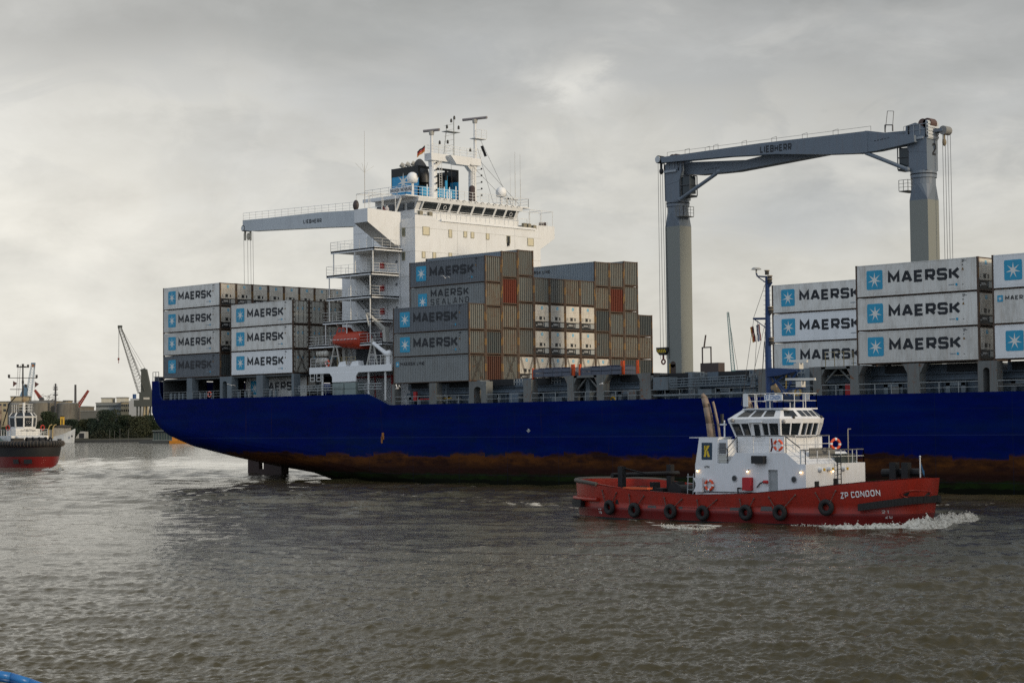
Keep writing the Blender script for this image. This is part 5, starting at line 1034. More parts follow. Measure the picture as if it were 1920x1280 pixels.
# name on the bow, following the plating
x0, z0 = TP(1567.5, 935, -4.1); x1, z1 = TP(1642, 929, -3.7); slp = (z1-z0)/(x1-x0)
mb = MB(); put_text(mb, 'ZP CONDON', (0, 0, 0), (1, 0, 0), (0, 0, 1), .36, .066, (x1-x0)*.86, .24, fn=lambda u, v, j: tside(x0+u, z0+u*slp+v, .045+.003*j)); mb.build('lettering', whiteb, tug)
for txt, px, py, hh in (('21', 1621.5, 964.5, .19), ('20', 1625, 974, .19), ('20', 1114.5, 955, .16), ('19', 1115, 962.5, .16)):
    xx, zz = TP(px, py, -4.2 if px > 1300 else -3.9); mb = MB(); put_text(mb, txt, (0, 0, 0), (1, 0, 0), (0, 0, 1), hh, .035, .32, .3, fn=lambda u, v, j: tside(xx+u, zz+v, .02)); mb.build('draught_number', mat('number_grey', (.5, .48, .46), .5), tug)
# deckhouse
zd = 1.0; H1 = 3.50; yh = 3.05
xL = TP(1304, 905, -yh)[0]; xR = TP(1510.6, 872, -yh)[0]; xs1 = TP(1365, 870, -yh)[0]; xs2 = TP(1379, 856, -yh)[0]; xs3 = TP(1473, 854, -yh)[0]; xs4 = TP(1496, 870, -yh)[0]; z2_ = 4.22
mb = MB()
dx0, dx1 = TP(1440.5, 905, -yh)[0], TP(1458.5, 905, -yh)[0]; dzt = TP(1449, 880.5, -yh)[1]
mb.box(TX+xL, TY-yh, zd, TX+dx0, TY-yh+.12, H1); mb.box(TX+dx1, TY-yh, zd, TX+xR, TY-yh+.12, H1); mb.box(TX+dx0, TY-yh, dzt, TX+dx1, TY-yh+.12, H1)
mb.box(TX+xL, TY+yh-.12, zd, TX+xR, TY+yh, H1); mb.box(TX+xR-.12, TY-yh+.12, zd, TX+xR-.001, TY+yh-.12, H1); mb.box(TX+xL, TY-yh+.12, zd, TX+xL+.12, TY+yh-.12, H1); mb.box(TX+xL, TY-yh+.001, H1, TX+xR-.001, TY+yh-.001, H1+.05)
mb.prism([(TX+xs1, H1+.05), (TX+xs2, z2_), (TX+xs3, z2_), (TX+xs4, H1+.05)], 'y', TY-yh+.002, TY+yh-.002)
dh = mb.build('deckhouse', twh, tug)
mb = MB(); mb.box(TX+dx0-.02, TY-yh+.125, zd, TX+dx1+.02, TY-yh+.2, dzt+.1); mb.build('doorway', mat('door_grey_green', (.30, .32, .32), .5), dh)
for px, py in ((1377.5, 896.5), (1489, 898.5)):
    x, z = TP(px, py, -yh); mb = MB(); mb.cyl(tw(x, -yh-.03, z), tw(x, -yh+.01, z), .22, n=20); o = mb.build('porthole', mat('porthole_rim', (.4, .41, .42), .4), dh); mb = MB(); mb.cyl(tw(x, -yh-.04, z), tw(x, -yh-.02, z), .17, n=20); mb.build('porthole_glass', glass, o)
lampm = mat('lamp_glow', (.9, .6, .3), .4, emit=(1.0, .62, .28, 9))
for px, py in ((1307.5, 882), (1401, 883), (1501, 885)):
    x, z = TP(px, py, -yh-.1); mb = MB(); mb.cbox(tw(x, -yh-.07, z+.1), (.14, .14, .12)); o = mb.build('deck_lamp', whiteb, dh); mb = MB(); mb.ball(tw(x, -yh-.1, z-.02), .05, n=8, m=6); mb.build('bulb', lampm, o)
y_, z = TF(1561.5, 883, xR+.1); mb = MB(); mb.cbox(tw(xR+.08, y_, z+.1), (.14, .14, .12)); o = mb.build('deck_lamp', whiteb, dh); mb = MB(); mb.ball(tw(xR+.12, y_, z), .05, n=8, m=6); mb.build('bulb', lampm, o)
x, z = TP(1402.5, 907, -yh-.15); mb = MB(); mb.box(TX+x-.32, TY-yh-.32, z-.38, TX+x+.28, TY-yh, z+.4); o = mb.build('fire_box', mat('box_red', (.38, .015, .02), .4), dh); mb = MB(); mb.tube([tw(x-.32, -yh-.15, z-.28), tw(x-.8, -yh-.15, z-.26), tw(x-.75, -yh-.15, z-.65), tw(x-.2, -yh-.15, z-.85), tw(x+.2, -yh-.15, z-.8)], .045, 6); mb.build('hose', black, dh)
x, z = TP(1434, 903, -yh-.1); mb = MB(); mb.tube([tw(x-.05, -yh-.08, z+.05), tw(x-.4, -yh-.08, z-.1), tw(x-.62, -yh-.08, z-.35)], .035, 6); mb.build('hose_reel', black, dh); mb = MB(); mb.cyl(tw(x-.05, -yh-.15, z), tw(x+.25, -yh-.15, z), .10, n=8); mb.build('hydrant', redp, dh)
x, z = TP(1424, 861, -yh-.1); mb = MB(); mb.box(TX+x-.45, TY-yh-.35, z-.24, TX+x+.45, TY-yh, z+.22); mb.build('vent_box', black, dh)
mb = MB(); a = TP(1312, 921, -yh-.05); b_ = TP(1437, 921, -yh-.05); mb.cyl(tw(a[0], -yh-.05, a[1]), tw(b_[0], -yh-.05, a[1]), .03, n=5); c_ = TP(1505, 917, -yh-.05); mb.cyl(tw(dx1+.1, -yh-.05, a[1]+.05), tw(c_[0], -yh-.05, a[1]+.12), .03, n=5); mb.build('grab_rail', black, dh)
mb = MB(); x, z = TP(1320.5, 875.5, -yh); put_text(mb, '1221993', tw(x, -yh-.01, z-.04), (1, 0, 0), (0, 0, 1), .13, .03, .42, .25); mb.build('lettering', black, dh)
lifebuoy(tw(*((lambda a: (a[0], -yh-.1, a[1]))(TP(1329.5, 909, -yh-.1)))), (0, 1, 0), 'orange lifebuoy low on the white wall under the yellow and blue emblem', 'lifebuoys on the red tug', .29, .075)
# front wall fittings
for px, py, w_, h_ in ((1531.5, 910, .42, .52), (1566.5, 905, .40, .55)): y_, z = TF(px, py, xR+.01); mb = MB(); mb.box(TX+xR, TY+y_-w_/2, z-h_/2, TX+xR+.03, TY+y_+w_/2, z+h_/2); mb.build('vent_opening', black, dh)
for px, py in ((1539, 879.5), (1555.5, 878), (1582.5, 877.5)):
    y_, z = TF(px, py, xR+.1); mb = MB(); mb.cyl(tw(xR, y_-.05, z), tw(xR+.25, y_-.02, z), .13, n=12); o = mb.build('floodlight', whiteb, dh); mb = MB(); mb.box(TX+xR+.12, TY+y_+.06, z-.1, TX+xR+.3, TY+y_+.2, z+.06); mb.build('lamp_cap', yellow, o)
y0_, _ = TF(1570, 880, xR+.2); mb = MB()
for dy in (0, .38): mb.cyl(tw(xR+.2, y0_+dy, 1.2), tw(xR+.2, y0_+dy, H1+.55), .03, n=5)
for k in range(8): mb.cyl(tw(xR+.2, y0_, 1.4+.3*k), tw(xR+.2, y0_+.38, 1.4+.3*k), .025, n=4)
mb.build('ladder', black, dh)
# funnel casings with emblem
def casing(s):
    mb = MB(); a0 = xL+.02; a1 = TP(1345, 850, -yh)[0]; zt_ = 5.12; y0, y1 = (-yh, -yh+1.35) if s < 0 else (yh-1.35, yh)
    mb.hexa([tw(a0, y0-.003, H1), tw(a1, y0-.003, H1), tw(a1, y1, H1), tw(a0, y1, H1), tw(a0+.28, y0+.05, zt_), tw(a1+.02, y0+.05, zt_), tw(a1+.02, y1, zt_), tw(a0+.28, y1, zt_)])
    mb.box(TX+a1, TY+y0+.1, H1, TX+a1+.75, TY+y1, zt_-.08); mb.box(TX+a0-.5, TY+y0+.05, zt_, TX+a1+.1, TY+y1, zt_+.05); o = mb.build('funnel_casing', twh, tug)
    mb = MB(); mb.box(TX+a1+.12, TY+y0+.05, zt_-.95, TX+a1+.62, TY+y0+.1, zt_-.3); mb.build('vent_grille', mat('grille_grey', (.12, .125, .13), .6), o)
    mb = MB(); mb.box(TX+a1+.1, TY+y0+.05, H1+.1, TX+a1+.66, TY+y0+.09, zt_-1.05); mb.build('locker_door', mat('locker_grey', (.42, .42, .38), .5), o)
    a0 = a0-.35*(s > 0); mb = MB(); bx = [tw(a0+.85, y0+.6, zt_), tw(a0+.72, y0+.6, zt_+.9), tw(a0+.5, y0+.6, zt_+1.9), tw(a0+.30, y0+.6, zt_+2.5), tw(a0+.15, y0+.6, zt_+2.75)]
    for (p, q_), (r0, r1) in zip(zip(bx[:-1], bx[1:]), ((.26, .25), (.25, .23), (.23, .19), (.19, .10))): mb.cyl(p, q_, r0, r1, n=14)
    exm = mat('exhaust_brown', (.22, .17, .13), .5, var=.25, dirt=.6, streak=.4, scale=2, dirtcol=(.08, .06, .05)); mb.build('exhaust_pipe', exm, o, True)
    mb = MB(); bx = [tw(a0+1.50, y0+.6, zt_), tw(a0+1.36, y0+.6, zt_+.9), tw(a0+1.12, y0+.6, zt_+1.8), tw(a0+.98, y0+.6, zt_+2.25)]; mb.tube(bx, .08, 8)
    mb.build('small_exhaust', exm, o); mb = MB()
    for zz in (.75, 1.5): mb.cyl(tw(a0+.75, y0+.6, zt_+zz), tw(a0+1.15, y0+.6, zt_+zz+.05), .03, n=5)
    mb.build('exhaust_bracket', black, o)
    return o, a0, a1, y0, zt_
o, a0, a1, y0, zt_ = casing(-1); casing(1)
ex, ez = TP(1325, 845.5, -yh); w_, h_ = .42, .53
lean = lambda z: (.053*(z-H1)/(zt_-H1))
def ep(u, v): return tw(ex+u*w_, y0-.012+lean(ez+v*h_), ez+v*h_)
mb = MB(); mb.quad(ep(-1, -1), ep(1, -1), ep(1, 1), ep(-1, 1)); em = mb.build('emblem_panel', mat('emblem_dark_blue', (.006, .03, .06), .4), o)
mb = MB()
def ep2(u, v): q_ = ep(u, v); return (q_[0], q_[1]-.006, q_[2])
mb.quad(ep2(-.5, .66), ep2(-.02, .66), ep2(-.5, -.30)); mb.quad(ep2(-.30, .66), ep2(.02, .66), ep2(-.5, -.3), ep2(-.5, .0))
mb.quad(ep2(.10, .66), ep2(.55, .66), ep2(-.15, -.12), ep2(-.42, -.12)); mb.quad(ep2(-.42, -.12), ep2(-.02, -.12), ep2(-.18, -.66), ep2(-.6, -.66)); mb.quad(ep2(.0, -.05), ep2(.2, .10), ep2(.62, -.66), ep2(.12, -.66))
mb.build('emblem_stripes', mat('emblem_yellow', (.6, .42, .02), .45), em)
# navigation light pedestal behind
x, z = TP(1355, 810, -2.3); mb = MB(); mb.cyl(tw(x+.15, -2.3, 5.1), tw(x+.15, -2.3, 6.2), .05, n=6); mb.box(TX+x-.15, TY-2.4, 5.9, TX+x+.25, TY-2.2, 6.0); mb.build('lamp_bracket', twh, tug); mb = MB(); mb.cyl(tw(x-.02, -2.3, 6.0), tw(x-.02, -2.3, 6.6), .11, n=8); mb.build('navigation_lamp', black, tug)
# trunk under the wheelhouse and wheelhouse
wt = 1.95; xa = TP(1379, 840, -wt)[0]; xb = 2.98
mb = MB(); mb.box(TX+xa, TY-wt, z2_, TX+xb, TY+wt, 5.23); mb.box(TX+xb, TY-2.3, H1+.05, TX+xb+1.0, TY+2.3, 4.05); mb.build('wheelhouse_trunk', twh, tug)
# wheelhouse: outward leaning sides, front bowed
zb0, zb1, zb2, zb3, zb4 = 5.22, 5.27, 5.99, 6.27, 6.84
def whp(e, zz, xf=0.0):      # plan outline, e = outward growth
    return [tw(xa-e-.02, -wt-e, zz), tw(xb-.25+xf+e*.6, -wt-e, zz), tw(xb+.33+xf+e, -wt*.45, zz), tw(xb+.33+xf+e, wt*.45, zz), tw(xb-.25+xf+e*.6, wt+e, zz), tw(xa-e-.02, wt+e, zz)]
def ringface(mb, A, B_):
    n = len(A)
    for k in range(n): l = (k+1) % n; mb.quad(A[k], A[l], B_[l], B_[k])
mb = MB(); L0 = whp(0, zb0-.02); L1 = whp(.03, zb1); L2 = whp(.26, zb2); L3 = whp(.32, zb3); L4 = whp(-.35, zb4)
ringface(mb, L0, L1); ringface(mb, L2, L3); ringface(mb, L3, L4); mb.quad(*L4); mb.quad(*L0); wh = mb.build('wheelhouse', twh, tug)
mb = MB(); G0 = whp(-.03, zb1-.02); G1 = whp(.20, zb2+.02); ringface(mb, G0, G1)
tgl = bpy.data.materials.new('tug_window_glass'); tgl.use_nodes = True; bb = tgl.node_tree.nodes['Principled BSDF']; bb.inputs['Base Color'].default_value = (.012, .016, .02, 1); bb.inputs['Roughness'].default_value = .05; bb.inputs['Transmission Weight'].default_value = .0
mb.build('window_glass', tgl, wh)
def post(A, B_, t, wd=.10):      # mullion across a band between the two outlines at edge position t
    n = len(A)
    mb = MB(); k = int(t); f = t-k; l = (k+1) % n; a = Vector(A[k]).lerp(Vector(A[l]), f); b_ = Vector(B_[k]).lerp(Vector(B_[l]), f); d = (Vector(A[l])-Vector(A[k])).normalized()*wd; nn = Vector((d.y, -d.x, 0)).normalized()*.05
    mb.hexa([a-d-nn, a+d-nn, a+d+nn, a-d+nn, b_-d-nn, b_+d-nn, b_+d+nn, b_-d+nn]); mb.build('window_mullion', twh, wh)
M1, M2 = whp(.0, zb1-.02), whp(.23, zb2+.02)
for t in (0.02, .215, .39, .60, .775, .985, 1.02, 1.5, 1.985, 2.02, 2.34, 2.66, 2.985, 3.02, 3.5, 3.98, 4.02, 4.25, 4.5, 4.75, 4.98, 5.02, 5.33, 5.66, 5.98): post(M1, M2, t, .035 if t % 1 > .03 and t % 1 < .98 else .05)
x0, _ = TP(1412, 810, -wt); x1, _ = TP(1433, 810, -wt); mb = MB(); mb.hexa([tw(x0, -wt-.02, z2_+.7), tw(x1, -wt-.02, z2_+.7), tw(x1, -wt+.1, z2_+.7), tw(x0, -wt+.1, z2_+.7), tw(x0, -wt-.28, zb2+.05), tw(x1, -wt-.28, zb2+.05), tw(x1, -wt, zb2+.05), tw(x0, -wt, zb2+.05)]); mb.box(TX+x0-.1, TY-wt-.42, zb2+.05, TX+x1+.1, TY-wt-.2, zb2+.1); dr = mb.build('wheelhouse_door', twh, wh)
mb = MB(); mb.quad(tw(x0+.26, -wt-.12, zb1-.1), tw(x1-.18, -wt-.12, zb1-.1), tw(x1-.18, -wt-.29, zb2-.06), tw(x0+.26, -wt-.29, zb2-.06)); mb.build('door_window', tgl, dr)
# roof skylights
def onroof(k, f, v, off=.015):
    l = (k+1) % 6; a = Vector(L3[k]).lerp(Vector(L3[l]), f); b_ = Vector(L4[k]).lerp(Vector(L4[l]), f); p = a.lerp(b_, v); d = (Vector(L3[l])-Vector(L3[k])); n_ = d.cross(Vector(L4[k])-Vector(L3[k])).normalized(); return p+n_*off*(1 if n_.z > 0 else -1)
for k, f0, f1 in ((0, .13, .36), (0, .41, .62), (0, .67, .88), (1, .2, .85), (2, .06, .34), (2, .40, .66), (2, .72, .95), (3, .2, .8)):
    mb = MB(); mb.quad(onroof(k, f0, .22), onroof(k, f1, .22), onroof(k, f1, .86), onroof(k, f0, .86)); mb.build('skylight', tgl, wh)
mb = MB(); mb.box(TX+xa+.45, TY-1.75, zb4, TX+xb-.15, TY+1.75, zb4+.08); mb.build('roof_deck', twh, wh)
rz = zb4+.08; r0, r1 = xa+.5, xb-.2
mb = MB(); mb.rail([tw(r0, -1.7, rz), tw(r1, -1.7, rz), tw(r1, 1.7, rz), tw(r0, 1.7, rz), tw(r0, -1.7, rz)], .90, 2, 1.1, .028); mb.build('roof_rail', railw, tug)
mb = MB(); mb.box(TX+r0-.03, TY-1.73, rz+.1, TX+r0+.35, TY-1.70, rz+.9); mb.box(TX+r1-.5, TY+1.0, rz+.5, TX+r1-.03, TY+1.03, rz+.92); mb.build('wind_screen', twh, tug)
x0, z0 = TP(1434, 750.5, -1.75); x1, _ = TP(1468, 750, -1.75); mb = MB(); mb.box(TX+x0, TY-1.80, z0-.02, TX+x1, TY-1.76, z0+.34); nb = mb.build('name_board', whiteb, tug); mb = MB(); put_text(mb, 'Z.P. CONDON', tw(x0+.05, -1.805, z0+.04), (1, 0, 0), (0, 0, 1), .25, .048, x1-x0-.2, .2); mb.build('lettering', mat('name_blue', (.02, .12, .35), .5), nb)
# blue mast
mblue = mat('mast_blue', (.005, .03, .11), .45, var=.15, dirt=.2)
mx = TP(1441, 700, 0)[0]; mx2 = TP(1438.5, 520, 0)[0]; ztm = TP(1438, 520, 0)[1]
def MT(px, py, ly=0.0): q_ = TP(px, py, ly); return tw(q_[0], ly, q_[1])
mb = MB(); mb.cyl(tw(mx+.05, 0, rz-.1), tw(mx, 0, 10.0), .22, .20, n=10); mb.cyl(tw(mx, 0, 10.0), tw(mx2, 0, ztm), .19, .13, n=10)
mb.build('mast', mblue, tug)
mb = MB(); a = MT(1442, 690); b_ = MT(1497, 690); mb.prism([(a[0], a[2]-.55), (a[0], a[2]+.02), (b_[0], b_[2]-.05), (b_[0], b_[2]-.2), ((a[0]+b_[0])/2, a[2]-.45)], 'y', TY-.25, TY+.25); pl = mb.build('radar_platform', mblue, tug)
mb = MB()
for p, q_ in (((1444, 706), (1452, 746)), ((1446, 722), (1478, 698)), ((1447, 703), (1474, 745)), ((1478, 697), (1484, 720)), ((1497, 693), (1484, 712)), ((1474, 730), (1508, 727)), ((1456, 713), (1488, 750)), ((1484, 712), (1474, 738))): mb.cyl(MT(*p), MT(*q_), .065, n=6)
mb.build('mast_strut', mblue, tug)
mb = MB(); mb.cyl(MT(1441, 597), MT(1412.5, 597.5), .07, n=6); mb.cyl(MT(1441, 618), MT(1415, 599), .0001+.03, n=5); mb.build('signal_yard', mblue, tug)
mb = MB(); mb.tube([MT(1438, 519), MT(1420, 518), MT(1418, 512)], .05, 6); mb.tube([MT(1438, 531), MT(1422, 520)], .035, 5); mb.build('antenna_arm', mblue, tug)
mb = MB(); p = MT(1418, 503.5); mb.cyl((p[0], p[1], p[2]-.06), (p[0], p[1], p[2]+.06), .33, .22, n=18); mb.cyl((p[0], p[1], p[2]-.3), (p[0], p[1], p[2]), .05, n=6); mb.build('antenna_disc', mat('disc_grey', (.35, .35, .33), .5), tug)
for px, py in ((1438, 511), (1443.5, 521), (1443.5, 527), (1445, 579), (1446, 584), (1447, 637), (1447, 642)):
    p = MT(px, py); mb = MB(); mb.cyl((p[0], p[1], p[2]-.14), (p[0], p[1], p[2]+.10), .13, n=10); o = mb.build('navigation_lamp', mat('lamp_dark', (.03, .028, .025), .5), tug); mb = MB(); mb.cyl((p[0], p[1], p[2]+.10), (p[0], p[1], p[2]+.15), .17, n=10); mb.build('lamp_cap', mat('lamp_cap_tan', (.25, .2, .14), .5), o)
mb = MB()
for py in (533, 588, 646): mb.prism([(MT(1440, py)[0], MT(1440, py)[2]), (MT(1448, py)[0], MT(1448, py-4)[2]), (MT(1440, py+9)[0], MT(1440, py+9)[2])], 'y', TY-.06, TY+.06)
for k in range(19): z = 9.9+k*.29; mb.cyl(tw(mx-.30, 0, z), tw(mx+.30, 0, z), .015, n=4)
mb.build('mast_step', mblue, tug)
def tscan(px, py, L, lx=.9):
    p = MT(px, py); mb = MB(); mb.cbox((p[0], p[1], p[2]-.28), (.42, .42, .36)); o = mb.build('radar_gearbox', mat('radar_cream', (.55, .53, .48), .4), tug); mb = MB(); mb.hexa([(p[0]-L/2, p[1]-.09, p[2]-.02), (p[0]+L/2, p[1]-.09, p[2]-.06), (p[0]+L/2, p[1]+.09, p[2]-.06), (p[0]-L/2, p[1]+.09, p[2]-.02), (p[0]-L/2, p[1]-.06, p[2]+.12), (p[0]+L/2, p[1]-.06, p[2]+.08), (p[0]+L/2, p[1]+.06, p[2]+.08), (p[0]-L/2, p[1]+.06, p[2]+.12)]); mb.build('radar_scanner', mat('radar_cream', ()), o)
tscan(1497, 677.5, 1.35); tscan(1501, 711.5, 2.2)
mb = MB(); p = MT(1451, 727, .2); mb.ball(p, .34, .3, .3, 12, 8); mb.ball((p[0]+.35, p[1], p[2]-.1), .2); mb.build('brass_horn', mat('horn_tan', (.25, .18, .10), .5, var=.4), tug)
mb = MB(); mb.cyl(MT(1474, 740), MT(1474, 694), .03, n=5); mb.build('yellow_pole', yellow, tug)
mb = MB(); p = MT(1484, 745); mb.box(p[0]-.5, p[1]-.2, p[2]-.3, p[0]+.4, p[1]+.3, p[2]+.1); mb.cyl((p[0], p[1]+.1, p[2]-.9), (p[0], p[1]+.1, p[2]), .1); mb.build('fire_monitor', mat('monitor_navy', (.01, .025, .06), .5), tug)
for a, b_ in (((1413, 600), (1390, 760)), ((1421, 600), (1411, 755)), ((1439, 520), (1413, 596)), ((1437, 596), (1400, 755)), ((1433, 640), (1425, 756)), ((1436, 600), (1430, 700)), ((1434, 640), (1436, 700))): mb = MB(); mb.cyl(MT(*a), MT(*b_), .014, n=4); mb.build('halyard', mat('halyard_dark', (.09, .08, .07), .6), tug)
q = MT(1412.5, 611); flag(q, (.22, 0, -1), (-.5, .1, -.12), 1.0, .33, [(.012, .01, .01), (.28, .03, .02), (.42, .22, .03)], 'black, red and gold courtesy flag on the blue tug mast')
q = MT(1424, 607); flag(q, (.12, 0, -1), (-.5, .1, -.12), 1.05, .33, [(.25, .02, .02), (.5, .5, .5), (.015, .03, .12)], 'red, white and blue flag right of the courtesy flag on the tug mast')
# walkway rails round the trunk, stairs
tr = mat('rail_black', (.015, .016, .018), .5)
def trail(pts, h=.95, rows=3, sp=1.0): 
    mb = MB(); P = [tw(*p) for p in pts]; mb.rail(P, h, rows, sp, .028); o = mb.build('rail', railw, tug)
    mb = MB(); mb.tube([(a[0], a[1], a[2]+h+.01) for a in P], .032, 5); mb.build('hand_rail', tr, o)
trail([(xs1-.75, -yh+.05, H1), (xs1-.05, -yh+.05, H1)]); trail([(xs1-.05, -yh+.05, H1+.05), (xs2+.1, -yh+.05, z2_)]); trail([(xs2+.1, -yh+.05, z2_), (xs3, -yh+.05, z2_)], 1.0, 2, 1.3); trail([(xs3, -yh+.05, z2_), (xs4+.15, -yh+.05, H1+.05)])
trail([(xs4+.2, -yh+.05, H1+.05), (xR-.05, -yh+.05, H1+.05), (xR-.05, yh-.05, H1+.05), (xs4, yh-.05, H1+.05)], .82, 2, 1.15)
trail([(xb+.2, -2.2, z2_), (xb+.2, 2.4, z2_)], 1.0, 2, 1.1)
mb = MB(); y0_, _ = TF(1497, 845, xb+1.4); y1_, _ = TF(1560, 845, xb+1.4); mb.box(TX+xb+1.35, TY-1.3, H1+.35, TX+xb+1.42, TY+1.3, H1+.98); mb.build('canvas_screen', mat('canvas_grey', (.16, .155, .14), .7, var=.2), tug)
p, _z = TP(1459.5, 834.5, -yh-.02); lifebuoy(tw(p, -yh-.04, _z), (0, 1, 0), 'orange lifebuoy on the rail under the tug wheelhouse windows', 'lifebuoys on the red tug', .29, .08)
y_, _z = TF(1566.5, 832, xR-.2); lifebuoy(tw(xR-.2, y_, _z), (1, -.5, 0), 'orange lifebuoy on the forward rail above the tug ladder', 'lifebuoys on the red tug', .29, .08)
x, z = TP(1446.5, 837, -yh); mb = MB(); mb.tube([tw(x, -yh, z+.5), tw(x+.06, -yh, z), tw(x-.05, -yh, z-.3)], .05, 6); mb.build('coiled_line', mat('line_maroon', (.10, .01, .015), .7), tug)
mb = MB(); y_, _z = TF(1590.5, 850, xR-.1); mb.cyl(tw(xR-.1, y_, H1), tw(xR-.1, y_, H1+2.1), .035, n=6); mb.tube([tw(xR-.1, y_, H1+2.1), tw(xR+.05, y_+.12, H1+2.1)], .03, 5); mb.build('lamp_pole', mat('pole_tan', (.3, .27, .22), .5), tug)
mb = MB(); mb.hexa([tw(xR-.7, .9, H1+.05), tw(xR-.2, .9, H1+.05), tw(xR-.2, 2.4, H1+.05), tw(xR-.7, 2.4, H1+.05), tw(xR-.8, .9, H1+.6), tw(xR-.3, .9, H1+.6), tw(xR-.3, 2.4, H1+.6), tw(xR-.8, 2.4, H1+.6)]); mb.build('deck_box', mat('dark_green_box', (.04, .05, .045), .6), tug)
for y in (-1.4, 1.4): x = xb+.35; mb = MB(); mb.ball(tw(x, y, zb3+.08), .1, n=8, m=6); mb.build('roof_lamp', mat('lamp_dark', ()), wh)
for px, py in ((1374, 788), (1470, 790)): x, z = TP(px, py, -wt-.35); mb = MB(); mb.ball(tw(x, -wt-.4, z), .13, n=8, m=6); mb.build('corner_lamp', mat('lamp_grey', (.2, .2, .2), .4), wh)
# stern deck gear
gm = mat('gear_black', (.007, .007, .008), .55, var=.4)
def post2(px, ly, zt, w_=.38):
    x, _ = TP(px, 890, ly); mb = MB(); mb.box(TX+x-w_/2, TY+ly-w_/2, 1.0, TX+x+w_/2, TY+ly+w_/2, zt); mb.build('towing_post', gm, tug); return x
pA = post2(1166, -2.6, 3.3); pB = post2(1257, 2.9, 3.3)
mb = MB(); mb.cyl(tw(pA-.5, -3.0, 2.72), tw(pB+.35, 3.3, 2.72), .15, n=14); mb.build('tow_beam', gm, tug); mb = MB(); mb.cyl(tw(pA+.1, -2.6, 3.2), tw(pA+1.0, -1.4, 2.8), .05); mb.build('beam_brace', gm, tug)
for px, ly, z, w_ in ((1205, -1.5, 2.0, .5), (1228, .5, 2.2, .4), (1272, 2, 2.2, .6), (1190, 0, 1.9, .5), (1240, -2.4, 1.95, .7)):
    x, _ = TP(px, 900, ly); mb = MB(); mb.box(TX+x-w_/2, TY+ly-.3, 1.0, TX+x+w_/2, TY+ly+.3, z); mb.build('deck_bitt', gm, tug)
x, z = TP(1272, 918, -2.3); mb = MB(); mb.cyl(tw(x, -2.6, 1.75), tw(x, -.5, 1.75), .42, n=18); mb.cyl(tw(x, -2.7, 1.75), tw(x, -2.6, 1.75), .55, n=18); mb.cyl(tw(x, -.5, 1.75), tw(x, -.4, 1.75), .55, n=18); mb.build('winch_drum', gm, tug)
x, z = TP(1293, 918, -2.8); mb = MB()
for dx in (0, .45): mb.cyl(tw(x+dx-.2, -2.8, 1.2), tw(x+dx-.1, -2.8, 2.9), .035, n=5)
for k in range(4): mb.cyl(tw(x-.2, -2.8, 1.5+k*.4), tw(x+.3, -2.8, 1.5+k*.4), .03, n=4)
mb.build('deck_ladder', railm, tug)
mb = MB(); x, z = TP(1308, 905, -yh-.3); mb.prism([(TX+x-.35, z+.3), (TX+x-.1, z+.35), (TX+x+.35, z+.3), (TX+x+.35, z-.55), (TX+x-.35, z-.55), (TX+x-.1, z-.1)], 'y', TY-yh-.3, TY-yh-.1); mb.build('fairlead_guard', twh, tug)
mb = MB(); a, b_ = TP(1166, 924, -4.2)[0], TP(1212, 926, -4.2)[0]; mb.box(TX+a, TY-4.1, tsheer(a)-.02, TX+b_, TY-3.6, tsheer(a)+.10); mb.build('orange_mat', mat('mat_orange', (.55, .10, .03), .7), tug)
# bow gear
x, _ = TP(1690, 895, 0); mb = MB(); mb.cyl(tw(x-1.6, .5, 3.0), tw(x+1.0, .5, 3.05), .24, n=12); mb.build('bow_winch', gm, tug)
for px in (1677, 1699.5): x, _ = TP(px, 890, .2); mb = MB(); mb.box(TX+x-.22, TY, 2.2, TX+x+.22, TY+.4, 3.62); mb.build('bow_bitt', gm, tug)
x, _ = TP(1725.5, 880, 0); mb = MB(); mb.cyl(tw(x, 0, 2.4), tw(x, 0, 3.95), .04, n=8); mb.ball(tw(x, 0, 3.97), .06); mb.build('jackstaff', railw, tug)
mb = MB(); mb.grid([[tw(x+.06+.05*i, .02*math.sin(i*2), 3.6-.1*j-.12*i) for j in range(4)] for i in range(5)]); mb.build('pennant', mat('pennant_blue', (.03, .12, .22), .7), tug)
# ------------------------------------------------------------------ far bank (about a kilometre away)
R2 = np.array([math.cos(YAW), math.sin(YAW)]); F2 = np.array([-math.sin(YAW), math.cos(YAW)])
def hyp(x): return 809.7-.00979*x
def fz(px, py, D): return CH+(hyp(px)-py)*D/FPX
def fpos(px, D, z=0.0): p = R2*((px-960)*D/FPX)+F2*D; return (p[0], p[1], z)
class FB(MB):
    """mesh builder for far things: x to the right, y away, z up around a base point"""
    def __init__(s, px, D): super().__init__(); s.px, s.D, s.k = px, D, D/FPX
    def X(s, px): return (px-s.px)*s.k
    def Z(s, px, py): return fz(px, py, s.D)
def fthing(name, px, D, label, cat, group=None, z=0.0):
    o = thing(name, label, cat, fpos(px, D, z), group); o.rotation_euler = (0, 0, YAW); ORG[o.name] = Vector((0, 0, 0)); return o
mb = MB(); gx = np.linspace(-1500, 900, 50)
rows = []
for d, z in ((1042, -.5), (1044, .6), (1050, 1.8), (1100, 2.6), (1400, 3.0), (3500, 3.0)):
    rows.append([(R2[0]*x+F2[0]*(d+(6*math.sin(x*.013)+3*math.sin(x*.05) if d < 1200 else 0)), R2[1]*x+F2[1]*(d+(6*math.sin(x*.013)+3*math.sin(x*.05) if d < 1200 else 0)), z) for x in gx])
mb.grid(rows); bank = mb.build('far_bank', mat('bank_earth', (.05, .05, .035), .9, var=.4, scale=.1)); bank['kind'] = 'structure'
leafm = {}
